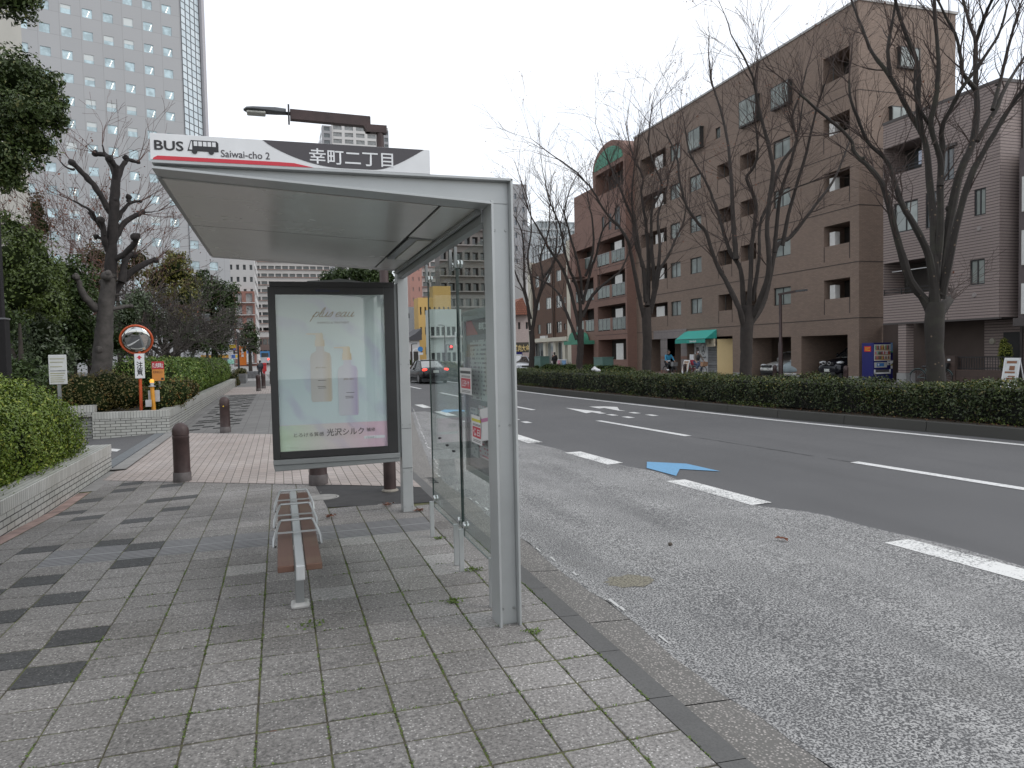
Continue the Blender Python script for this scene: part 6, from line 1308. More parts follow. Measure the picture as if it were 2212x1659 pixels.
pk = thing('white_picket_board', 'white low picket with posters in front of the brick block', 'fence', (26.3, 67.4, -.05)); a, b = zq(570, 1300, 26.3).y, zq(470, 1300, 26.3).y
q = MB()
for k in range(9): y = a+(b-a)*k/8; q.bar((26.3, y, -.05), (26.3, y, .95), .05)
q.bar((26.3, a, .92), (26.3, b, .92), .06); q.bar((26.3, a, .15), (26.3, b, .15), .06); q.build('pickets', M_white, pk)
q = MB(); q.box(26.27, 26.285, a+(b-a)*.7, b-.1, .2, .85); q.build('pink_poster', flat('pink_poster', (.55, .25, .30)), pk); q = MB(); q.box(26.27, 26.285, a+.2, a+(b-a)*.5, .2, .85); q.build('blue_poster', flat('blue_poster', (.16, .30, .50)), pk)

# ---- distant buildings: plain boxes with their real rows of windows and balconies
def block(name, label, Y, u0, u1, vt, depth, wm, fh, cols, top_off=.8, rows=8, ww=.6, wh=.5, pm=None, slab=None, zbase=-.45, kind='window', side=0):
    a, b = PY(u0, vt, Y), PY(u1, vt, Y); zt = (a.z+b.z)/2; x0, x1 = a.x, b.x; o = thing(name, label, 'building', ((x0+x1)/2, Y, zbase))
    hs = []
    for r in range(rows):
        z1 = zt-top_off-fh*r; z0 = z1-fh*wh
        if z0 < zbase+.5: break
        for c in range(cols): w = (x1-x0)/cols; hs.append((x0+w*(c+.5-ww/2), x0+w*(c+.5+ww/2), z0, z1))
    f = lambda a_, z, d: (a_, Y+d, z); q = MB(); dpt = min(1.0, .35 if kind == 'window' else 1.0); face_grid(q, f, x0, x1, zbase, zt, hs, dpt)
    for X_ in (x0, x1): q.quad((X_, Y, zbase), (X_, Y+depth, zbase), (X_, Y+depth, zt), (X_, Y, zt))
    q.quad((x0, Y, zt), (x1, Y, zt), (x1, Y+depth, zt), (x0, Y+depth, zt)); q.quad((x0, Y+depth, zbase), (x1, Y+depth, zbase), (x1, Y+depth, zt), (x0, Y+depth, zt)); q.build('wall', wm, o, fix=False)
    for h in hs[:90]: q = MB(); q.quad(f(h[0], h[2], dpt), f(h[1], h[2], dpt), f(h[1], h[3], dpt), f(h[0], h[3], dpt)); q.build(kind, pm or M_paned, o, fix=False)
    if slab:
        q = MB()
        for r in range(rows): z = zt-top_off-fh*r-fh*wh; q.box(x0, x1, Y-.5, Y, z-.25, z-.05)
        q.build('balcony_slab', slab, o)
    if side:
        sx_ = x0 if side < 0 else x1; q = MB()
        for r in range(rows):
            z1 = zt-top_off-fh*r
            for c in range(5): y0 = Y+depth*(c+.2)/5; q.quad((sx_+side*.02, y0, z1-fh*wh), (sx_+side*.02, y0+depth*.12, z1-fh*wh), (sx_+side*.02, y0+depth*.12, z1), (sx_+side*.02, y0, z1))
        q.build('side_windows', M_paned, o, fix=False)
    return o
M_pale = mat('pale_render', (.54, .53, .52), .85, 0, .05, .1); M_flat_ = mat('flats_render', (.46, .44, .42), .85, 0, .06, .1); M_gr = mat('grey_render', (.30, .30, .31), .85, 0, .06, .15); M_pinkr = mat('pink_render', (.42, .23, .19), .85, 0, .06, .2); M_brickr = mat('brick_red_render', (.30, .155, .125), .85, 0, .06, .2); M_yelr = mat('ochre_render', (.50, .33, .115), .8, 0, .05, .2); M_mint = mat('mint_render', (.44, .49, .47), .8, 0, .05, .2); M_rustl = mat('rust_slab', (.30, .20, .17), .8); M_whites = mat('white_slab', (.55, .54, .53), .8)
hr_ = block('high_rise', 'white and grey high rise tower beyond the shelter roof', 340, 716, 838, 272, 26, M_pale, 2.95, 5, .5, 30, .74, .62, pane_mat('loggia', (.30, .31, .31), .5), None, side=0)
hw1 = block('high_rise_wing', 'dark grey end bay of the far high rise tower', 339, 695, 716, 271, 60, M_gr, 2.95, 1, .5, 30, .6, .6, None, None, side=-1)
hw2 = block('high_rise_wing', 'grey right edge bay of the far high rise tower', 339.5, 828, 839, 281, 20, M_gr, 2.95, 1, .5, 28, .7, .6); absorb(hw1, hr_); absorb(hw2, hr_)
block('far_flats', 'long beige balcony flats above the poster case', 300, 546, 712, 556, 14, M_flat_, 2.95, 11, .4, 10, .82, .42, None, M_rustl, kind='balcony')
block('stepped_flats', 'white stepped flats beside the office tower', 190, 490, 548, 540, 30, M_pale, 2.9, 4, .6, 9, .42, .42, None, None, side=1)
block('brown_flats', 'brown and white flats below the stepped white block', 188, 503, 549, 629, 40, M_brickr, 2.9, 2, .5, 9, .62, .72, pane_mat('pale_loggia', (.5, .5, .49), .6), M_whites, side=1)
block('low_brown_building', 'low brown building at the end of the pavement', 230, 556, 620, 728, 20, mat('low_brown', (.20, .155, .14), .85), 3.2, 6, .6, 5, .8, .5)
block('pink_tower', 'pink rendered flats right of the shelter column', 210, 884, 910, 545, 5, M_pinkr, 2.9, 2, 1.2, 22, .16, .38, pane_mat('pk', (.4, .38, .36)))
block('balcony_flats', 'pale balcony flats between the pink flats and the ochre building', 215, 910, 945, 540, 5, M_flat_, 2.9, 2, .6, 24, .8, .45, None, M_rustl, kind='balcony')
block('grey_office', 'plain grey building low beside the shelter column', 140, 876, 903, 663, 3, mat('soft_grey_render', (.36, .37, .38), .85), 4.2, 2, 1.2, 5, .2, .22)
oc1 = block('ochre_building', 'ochre yellow building seen past the shelter column', 118, 903, 973, 643, 4, M_yelr, 3.2, 7, 1.5, 5, .35, .38)
oc = PY(940, 618, 122); 
oc2 = block('ochre_building', 'taller ochre rear part seen through the shelter glass', 124, 935, 973, 618, 3, M_yelr, 3.2, 2, 30, 1, .3, .3); absorb(oc2, oc1)
block('clinic_building', 'pale mint clinic building seen through the shelter glass', 96, 928, 996, 668, 3, M_mint, 3.4, 6, 2.3, 4, .7, .34, None, M_whites)
block('grey_tower', 'grey apartment tower with small framed windows beyond the near post', 150, 1104, 1138, 398, 6, M_gr, 2.72, 2, 2.0, 14, .28, .42, pane_mat('bluish', (.28, .32, .36)))
block('dark_flats', 'dark grey brown flats seen through the top of the shelter glass', 132, 945, 1066, 405, 4, mat('dark_flats_render', (.15, .135, .125), .85, 0, .1, .2), 2.8, 7, .5, 16, .7, .5, pane_mat('dark_loggia', (.05, .05, .05)), mat('flats_slab', (.24, .22, .21), .8), kind='balcony')
block('glass_building', 'pale glass office building behind the bare street trees', 170, 1163, 1250, 478, 25, mat('steel_grid', (.46, .49, .50), .6), 1.9, 9, .3, 18, .9, .74, pane_mat('sky_glass', (.55, .62, .64), .08))
block('white_annex', 'thin pale building edge beside the grey tower', 130, 1136, 1146, 560, 10, M_pale, 3, 1, 1, 5, .3, .3)
th_ = block('tiled_house', 'pinkish house with a red tiled roof by the near post', 92, 1096, 1146, 676, 12, mat('pinkish_render', (.40, .33, .31), .85), 3, 3, 1.2, 2, .3, .3)
a, b = PY(1092, 680, 91), PY(1148, 680, 91); rt = thing('tiled_roof', 'red tiled roof of the pinkish house', 'roof', (a.x, 91, a.z)); q = MB(); q.prism([(a.x, a.z), (b.x, a.z), (b.x-.6, a.z+.9), ((a.x+b.x)/2+.6, a.z+2.2), (a.x+.4, a.z+1.0)], 91, 100); q.build('tiled_roof', wallmat('roof_tile', (.30, .115, .07), (.24, .09, .055), (.12, .05, .035), .3, .28, .03), rt); absorb(rt, th_)
a, b = PY(1100, 740, 90), PY(1146, 772, 90); ks = thing('restaurant', 'dark restaurant front with a lettered fascia below the tiled house', 'shop', (a.x, 90, -.05)); q = MB(); q.box(a.x, b.x, 89.9, 91, -.1, b.z); q.build('front', M_dark, ks); q = MB(); q.box(a.x, b.x, 89.7, 89.88, PY(1100, 762, 90).z, a.z); q.build('fascia', mat('fascia_dark', (.05, .045, .035), .6), ks)
text('fascia_words', '焼肉大金', a.x+.5, b.x-.2, PY(1100, 760, 90).z, PY(1100, 745, 90).z, 89.68, '-Y', mat('amber_letters', (.55, .42, .18)), ks, .02)
# old house between grey office and ochre building
a = PY(880, 735, 112); b = PY(906, 735, 112); oh = thing('old_house', 'small old house with a dark gable roof below the grey building', 'building', (a.x, 112, -.1)); q = MB(); q.box(a.x, b.x, 112, 120, -.1, a.z); q.build('wall', M_pale, oh); q = MB(); q.prism([(a.x-.5, a.z), (b.x+.3, a.z), (b.x+.3, a.z+1.8), (a.x+1.2, a.z+1.0)], 111.5, 120); q.build('roof', mat('slate_roof', (.06, .06, .065), .7), oh); q = MB(); q.box(a.x+.4, a.x+1.6, 111.93, 112, .4, 2.2); q.build('door', M_dark, oh)
# ================================================================== STREET TREES, MEDIAN HEDGE
M_zel = mat('zelkova_bark', (.030, .024, .021), .9, 0, .32, 6, .5)
s = NB('patchy_bark'); n = s.noise(5, 4, .7); n2 = s.noise(2.2, 3); v = s.n('ShaderNodeTexVoronoi'); v.inputs['Scale'].default_value = 5.5; s.l(s.obj(), v.inputs['Vector'])
c = s.mix(n, (.015, .0125, .011), (.036, .030, .026)); c = s.mix(s.ramp(s.math('ADD', v.outputs['Distance'], s.math('MULTIPLY', n2, .35)), [(.22, (.8, .8, .8)), (.30, (0, 0, 0))]), c, (.17, .125, .085)); c = s.mix(s.ramp(n2, [(.5, (0, 0, 0)), (.8, (.4, .4, .4))]), c, (.06, .065, .04)); s.bump(n, .6, .02); M_zel5 = s.set(c, .9)
M_ztwig = mat('zelkova_twigs', (.055, .038, .033), .9, 0, .3, 6); M_zleaf = leaf_mat('clinging_leaves', (.115, .040, .022), (.25, .095, .050), None, .65)
def zelkova(label, base, D, trunk, limbs, seed, m, twig_n, leaves, tl=1.5, lv=3):
    """traced trunk and limbs [(points, r0, r1)] set about distance D, then free-grown boughs and twigs"""
    g_ = np.random.default_rng(seed); k = D/FPX; o = thing('bare_street_tree', label, 'tree', base, 'leafless street trees in the median strip'); q = MB(); tw = MB(); ends = []
    def path(pts, amp, off=0.):
        P = []; n = len(pts); ph = g_.uniform(0, 6)
        for i, (u, v) in enumerate(pts): P.append(PZ(u, v, D+off*(i/max(1, n-1))+amp*sin(ph+i*.9)*.18*(i > 0)))
        sm = []
        for i in range(n-1):
            p0, p1, p2, p3 = P[max(i-1, 0)], P[i], P[i+1], P[min(i+2, n-1)]
            for j in range(4):
                t = j/4; a = .5*((2*p1)+(p2-p0)*t+(2*p0-5*p1+4*p2-p3)*t*t+(3*p1-p0-3*p2+p3)*t**3); w = .35*k if i or j else 0
                sm.append(a+Vector((g_.normal(0, w), g_.normal(0, w), g_.normal(0, w))))
        sm.append(P[-1]); return sm
    T = path(trunk[0], 0); n = len(T); rr = np.interp(np.linspace(0, 1, n), np.linspace(0, 1, len(trunk[1])), trunk[1])
    q.tube(T, [r*k for r in rr], 12)
    T0 = T[0]; 
    for j in range(5): a = 2*pi*j/5+.4; q.tube([T0+Vector((0, 0, .35)), T0+Vector((cos(a)*rr[0]*k*.9, sin(a)*rr[0]*k*.9, .08)), T0+Vector((cos(a)*rr[0]*k*1.7, sin(a)*rr[0]*k*1.7, -.08))], [rr[0]*k*.55, rr[0]*k*.45, rr[0]*k*.2], 6)
    for i, (pts, r0, r1) in enumerate(limbs):
        off = g_.uniform(-1, 1)*min(2.2, .28*len(pts)); L = path(pts, 1., off); n = len(L); R = [1.0*(r0+(r1-r0)*(j/(n-1))**.7)*k*(1+.05*g_.normal()) for j in range(n)]
        q.tube(L, R, 8)
        for j in range(1, n):
            if g_.random() < .16 and R[j] > .012: q.ball(L[j]+Vector((g_.normal(0, 1), g_.normal(0, 1), g_.normal(0, 1)))*R[j]*.5, R[j]*.75, R[j]*.75, R[j]*.8, 6, 4)
        acc = []
        ns = int(twig_n*(n/16+.4))
        for _ in range(ns):
            j = int(g_.integers(max(1, n//4), n)); d = (L[min(j+1, n-1)]-L[max(j-1, 0)]).normalized(); s_ = Vector((g_.normal(0, 1), g_.normal(0, 1), g_.normal(.5, .4))).normalized()
            grow(g_, L[j], (d*.9+s_*.75), tl*g_.uniform(.5, 1.1), min(R[j]*.55, .020), lv-1, acc, .30, .50, 4, (2, 4), .0040)
        d = (L[-1]-L[-3]).normalized(); grow(g_, L[-1], d, tl*1.0, R[-1], lv, acc, .3, .46, 4, (2, 3), .0040)
        for pth, r_, l_ in acc:
            tw.tube(pth, r_, 4, False)
            if l_ == 0: ends.append(pth[-1])
    q.build('trunk', m, o, smooth=True); tw.build('twigs', M_ztwig, o)
    E_ = np.array([list(e) for e in ends])
    if leaves and len(E_):
        c_ = E_[g_.integers(0, len(E_), max(3, leaves//6))]; P = c_[g_.integers(0, len(c_), leaves)]+g_.normal(0, .16, (leaves, 3)); foliage('clinging_leaves', P, np.tile([0, 0, 1.], (leaves, 1)), .062, M_zleaf, o, seed, .6, 1.)
    return o
z1 = lambda *p: [(1091.4+.4022*x, 242.6+.4022*y) for x, y in p]
# nearest, at the right
zelkova('largest bare street tree at the right with pale flaking patches on its trunk', (14.5, 13.4, .05), 17.1, ([(2024, 872), (2022, 800), (2019, 750), (2018, 700), (2022, 655)], [21, 18.5, 18, 20, 19]),
    [([(2019, 700), (1998, 650), (1967, 606), (1939, 519), (1923, 454), (1906, 398), (1878, 362), (1846, 330), (1834, 297), (1766, 237), (1725, 201)], 11, 2.2), ([(2021, 655), (2007, 555), (1979, 494), (1951, 446), (1935, 402), (1927, 374), (1911, 342), (1874, 306), (1854, 257), (1838, 217), (1834, 173)], 9, 2.2),
     ([(2019, 660), (2018, 590), (2019, 502), (2011, 422), (2003, 342), (1995, 297), (1959, 233), (1923, 165), (1886, 117), (1862, 60), (1838, -4)], 12, 2.5), ([(1990, 287), (1983, 217), (1983, 141), (1959, 80), (1939, 20), (1930, -12)], 7, 3), ([(1923, 165), (1918, 110), (1925, 60), (1936, -5)], 5, 2.5),
     ([(2020, 620), (2031, 500), (2031, 402), (2031, 342), (2011, 273), (2023, 201), (2027, 133), (2019, 24), (2020, -8)], 9, 3), ([(2031, 402), (2036, 320), (2035, 277), (2059, 225), (2079, 189), (2128, 121), (2160, 68), (2176, 10)], 7, 2), ([(2030, 640), (2043, 522), (2071, 382), (2099, 313), (2111, 241), (2107, 161), (2107, 92), (2095, 52), (2079, -5)], 12, 3), ([(2107, 92), (2128, 32), (2147, -8)], 5, 2.5),
     ([(2034, 645), (2063, 502), (2095, 386), (2136, 309), (2176, 241), (2212, 193), (2250, 160)], 9, 3), ([(2111, 305), (2148, 241), (2176, 181), (2204, 137), (2230, 100)], 6, 2.5), ([(2144, 237), (2164, 161), (2184, 80), (2204, 10)], 5, 2), ([(2107, 193), (2079, 157), (2075, 121), (2063, 72), (2043, 36), (2023, -4)], 5, 2.2), ([(2011, 273), (1990, 240), (1975, 190), (1978, 150)], 4, 2),
     ([(2024, 680), (2044, 655), (2052, 645)], 14, 9)], 81, M_zel5, 5, 60, 1.0)
zelkova('bare street tree in front of the parking bays and the silver car', (14.5, 20.8, .05), 24.2, ([(1611, 842), (1611, 800), (1612, 760), (1613, 710), (1617, 660)], [13.5, 12.5, 12.5, 13.5, 13]),
    [([(1609, 715), (1597, 668), (1572, 615), (1545, 563), (1525, 502), (1508, 482), (1484, 446), (1470, 400), (1462, 340), (1440, 290)], 7, 1.6), ([(1612, 690), (1605, 640), (1600, 583), (1577, 543), (1561, 494), (1545, 442), (1525, 394), (1492, 334), (1480, 280)], 7, 1.6), ([(1616, 680), (1620, 620), (1625, 523), (1633, 442), (1613, 386), (1629, 360), (1637, 320), (1632, 270)], 6.5, 2),
     ([(1590, 560), (1585, 490), (1581, 422), (1577, 350), (1569, 289), (1553, 225), (1537, 177), (1532, 130)], 6, 1.6), ([(1622, 690), (1645, 640), (1661, 580), (1657, 482), (1669, 362), (1645, 257), (1633, 201), (1621, 153), (1589, 92)], 8, 1.6), ([(1663, 420), (1690, 350), (1721, 305), (1710, 257), (1730, 200), (1742, 150)], 5, 1.6), ([(1620, 700), (1653, 643), (1677, 535), (1709, 511), (1762, 442), (1798, 394), (1826, 330), (1838, 297)], 7, 1.5),
     ([(1690, 530), (1709, 440), (1742, 330), (1762, 241), (1782, 181)], 5, 1.5), ([(1673, 545), (1685, 422), (1709, 350), (1725, 281), (1735, 220)], 5, 1.5), ([(1625, 650), (1640, 560), (1645, 470), (1690, 420), (1760, 390)], 5, 1.3)], 82, M_zel, 6, 320, 1.25)
zelkova('bare street tree standing before the brown block left of the shop awning', (14.5, 27.7, .05), 30.8, ([(1396, 828), (1397, 780), (1398, 740), (1397, 700), (1397, 665)], [10, 9.5, 9.5, 10, 9.5]),
    [(z1((745, 1100), (712, 950), (672, 750), (660, 690), (600, 600), (540, 540), (470, 420), (380, 320), (290, 255)), 5.5, 1.2), (z1((755, 1020), (740, 830), (700, 700), (690, 590), (640, 470), (600, 370), (560, 280), (540, 220)), 5.5, 1.3), (z1((765, 1040), (770, 800), (760, 650), (750, 560), (730, 430), (740, 350), (690, 250), (660, 130)), 6, 1.3), (z1((780, 1080), (810, 960), (830, 850), (880, 760), (930, 650), (960, 580), (970, 500)), 5, 1.3),
     (z1((780, 1050), (820, 850), (830, 700), (820, 560), (860, 440), (880, 330), (910, 250)), 5, 1.3), (z1((800, 950), (790, 780), (785, 640), (790, 520), (840, 400), (800, 280), (770, 180), (780, 30)), 5, 1.2), (z1((735, 830), (700, 600), (680, 480), (690, 330), (700, 240)), 4, 1.2)], 83, M_zel, 7, 380, 1.4)
zelkova('bare street tree in front of the russet block left of the green canopy', (14.5, 35., .05), 37.7, ([(1252, 818), (1252, 780), (1254, 745), (1254, 712)], [8, 7.2, 7.2, 7]),
    [(z1((385, 1220), (330, 1080), (290, 980), (240, 930), (150, 880)), 4.5, 1.1), (z1((395, 1150), (330, 890), (240, 740), (180, 630), (140, 560), (110, 480)), 4.5, 1.1), (z1((402, 1180), (400, 1000), (370, 900), (340, 830), (310, 700), (290, 600), (240, 480), (220, 400)), 5, 1.1), (z1((410, 1000), (400, 850), (345, 650), (320, 540), (340, 440)), 4, 1.1), (z1((415, 1100), (470, 980), (560, 900), (620, 850), (660, 760), (680, 700)), 4.5, 1.1),
     (z1((415, 1030), (460, 850), (490, 760), (520, 640), (580, 560), (600, 500)), 4, 1.1), (z1((430, 880), (470, 760), (470, 600), (450, 500), (440, 430)), 3.5, 1)], 84, M_zel, 7, 420, 1.5)
zelkova('farthest bare street tree beside the near shelter post', (14.5, 42.4, .05), 44.8, ([(1148, 808), (1148, 780), (1150, 745), (1148, 715)], [6.5, 6, 6, 6]),
    [(z1((135, 1170), (110, 1000), (60, 880), (30, 800)), 3.8, 1), (z1((137, 1110), (105, 950), (100, 800), (90, 650), (50, 560)), 3.8, 1), (z1((143, 1180), (160, 1050), (140, 900), (120, 780), (140, 640), (130, 500), (90, 380)), 4, 1), (z1((150, 1150), (180, 1000), (230, 880), (300, 720), (330, 600)), 4, 1), (z1((155, 1070), (200, 900), (190, 780), (230, 650), (240, 500)), 3.6, 1), (z1((195, 900), (260, 800), (280, 640), (260, 520)), 3, .9)], 85, M_zel, 7, 360, 1.6)
# --- the clipped hedge along the median: dark, leggy at the foot
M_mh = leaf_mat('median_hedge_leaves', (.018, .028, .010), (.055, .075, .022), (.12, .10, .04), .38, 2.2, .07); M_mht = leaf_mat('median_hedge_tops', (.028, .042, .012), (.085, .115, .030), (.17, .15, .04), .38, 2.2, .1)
mhh = thing('hedge', 'long dark clipped hedge along the median strip across the road', 'hedge', (13.5, 25, .09), None)
g = np.random.default_rng(77); YL, Y2 = 3., 57.5
def hedge_map(P): x = P[:, 0]; mx = np.array([medX(y) for y in P[:, 1]]); P = P.copy(); P[:, 0] = mx+.50+x; P[:, 2] += .05*np.sin(P[:, 1]*1.3)+.035*np.sin(P[:, 1]*3.7); return P
Ps, Ns, Pt, Nt = [], [], [], []
for a, b, n in ((YL, 14, 36000), (14, 26, 32000), (26, 57.5, 38000)):
    P, N = box_points(0, 1.15, a, b, .12, .86, n, g, .07, '-X+XT', .14)
    k = np.where(P[:, 2] > .36, 1.1, .75)*(.85+.35*np.sin(P[:, 1]*5.1+P[:, 0]*3)); keep = g.random(len(P)) < k; P, N = P[keep], N[keep]; P = hedge_map(P)
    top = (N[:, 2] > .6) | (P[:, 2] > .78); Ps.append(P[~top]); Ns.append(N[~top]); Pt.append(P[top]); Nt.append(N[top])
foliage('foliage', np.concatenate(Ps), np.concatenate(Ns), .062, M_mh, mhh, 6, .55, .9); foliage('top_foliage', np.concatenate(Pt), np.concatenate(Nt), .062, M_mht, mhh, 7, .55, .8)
q = MB()
for y in np.arange(YL, Y2, .34):
    for _ in range(3):
        x = medX(y)+.5+g.uniform(.1, 1.05); yy = y+g.uniform(-.15, .15); q.tube([(x, yy, .05), (x+g.normal(0, .05), yy+g.normal(0, .06), .25), (x+g.normal(0, .12), yy+g.normal(0, .14), .5)], [.012, .010, .006], 4, False)
q.build('stems', mat('hedge_stems', (.03, .025, .02), .9), mhh, kind='stuff')
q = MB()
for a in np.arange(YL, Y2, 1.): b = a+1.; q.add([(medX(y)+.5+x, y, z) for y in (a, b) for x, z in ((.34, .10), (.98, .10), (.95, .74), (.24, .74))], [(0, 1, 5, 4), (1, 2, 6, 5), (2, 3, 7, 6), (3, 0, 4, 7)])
q.build('shade_core', mat('hedge_shade', (.008, .010, .006), .95), mhh)  # added solid core; its dark colour stands for shade inside the hedge
# low weeds and dead leaves under the hedge
P = np.stack([np.zeros(3200), g.uniform(3, 40, 3200), .10+g.random(3200)*.10], 1); P = P[np.sin(P[:, 1]*1.9)+np.sin(P[:, 1]*.77) > .35]; P[:, 0] = [medX(y)+.28+g.random()*.5 for y in P[:, 1]]
tag(foliage('ground_cover', P, np.tile([0, 0, 1.], (len(P), 1)), .06, leaf_mat('median_weeds', (.05, .075, .015), (.12, .15, .03), None, .6), None, 8), 'patchy green weeds at the foot of the median hedge', 'weeds', kind='stuff')
P = np.stack([np.zeros(2600), g.uniform(3, 40, 2600), .085+g.random(2600)*.03], 1); P[:, 0] = [medX(y)+.25+g.random()*1.2 for y in P[:, 1]]
tag(foliage('leaf_carpet', P, np.tile([0, 0, 1.], (len(P), 1)), .06, leaf_mat('dead_leaves', (.06, .03, .015), (.15, .07, .03), None, .7), None, 9, .6, .3), 'brown dead leaves on the soil under the median hedge', 'fallen leaves', kind='stuff')
# verge shrubs and green cabinets beyond the far carriageway
M_vs = leaf_mat('verge_leaves', (.040, .070, .014), (.115, .165, .030), None, .45, 1.2)
def vb(x, y, rx, ry): c = zq(x, y, 22.9); k = (c-CAMP).dot(FWD)/FPX*.20105; return (c.x, c.y, c.z, .9, max(rx*k, .6), ry*k)
shrub('bright green verge shrubs in front of the russet block', [vb(290, 1395, 60, 45), vb(380, 1390, 60, 50), vb(480, 1392, 60, 50), vb(580, 1392, 60, 50), vb(660, 1398, 50, 48), vb(780, 1400, 60, 55), vb(880, 1400, 60, 50), vb(980, 1398, 60, 50), vb(1080, 1408, 60, 50), vb(1180, 1415, 60, 45)], 130, .10, M_vs, 92, 'shrubs', 'verge_shrubs')
for x0, x1, y0, lb in ((248, 335, 1270, 'green metal utility cabinet beside the farthest street tree'), (893, 1015, 1280, 'green metal utility cabinet before the russet block balconies')):
    a, b = zq(x0, y0, 23.0), zq(x1, y0, 23.0); o = thing('utility_cabinet', lb, 'cabinet', (23.0, (a.y+b.y)/2, -.05)); w = .5
    q = MB(); q.box(22.6, 23.5, b.y+.15, a.y-.3, -.05, a.z); q.build('case', mat('cabinet_green', (.105, .19, .165), .5, .1, .08, 2), o, bevel=.02); q = MB(); q.box(22.57, 23.53, b.y+.12, a.y-.27, a.z, a.z+.05); q.build('lid', mat('cabinet_green', (.105, .19, .165)), o)
q = G(1296, 826, .5); o = thing('litter_bag', 'white crumpled bag lying on top of the median hedge', 'bag', (13.3, 24, .85)); c_ = PX(1285, 799, 13.0); mb = MB(); mb.ball((c_.x, c_.y, c_.z), .17, .17, .10, 10, 7); mb.ball((c_.x+.05, c_.y-.22, c_.z-.03), .12, .13, .08, 9, 6); mb.ball((c_.x, c_.y+.02, c_.z+.08), .08, .07, .07, 8, 5); mb.build('film', flat('bag_white', (.62, .62, .64), .5), o, smooth='all')
M_fv = M_vs
for k, (u, v, Y, ru, lb) in enumerate([(888, 783, 88, 14, 'green verge shrub beyond the black sedan'), (908, 784, 86, 14, 'green verge shrub right of the black sedan roof'), (962, 787, 74, 20, 'green shrub behind the red lane posts')]):
    shrub(lb, [bl(u-6, v, Y, ru, 7), bl(u+6, v+1, Y, ru, 7)], 60, .16, M_fv, 95+k, 'shrub', 'verge_shrub')
# red lane posts and chevron at the nose of the median
for k, (u, v) in enumerate([(966.5, 811), (977, 813), (989, 815)]):
    q = G(u, v, -.11); o = thing('lane_post', ['farthest red lane post beside the black sedan', 'middle red lane post with white bands', 'nearest red lane post by the striped island'][k], 'lane post', q, 'red posts at the end of the median')
    mb = MB(); mb.lathe([(.05, 0), (.05, .03), (.04, .04), (.04, .8), (.03, .82), (.001, .82)], q, 10); mb.build('post', mat('post_red', (.50, .075, .05), .5), o, smooth=True); mb = MB(); mb.lathe([(.042, .55), (.042, .62)], q, 10); mb.lathe([(.042, .68), (.042, .75)], q, 10); mb.build('white_bands', M_white, o)
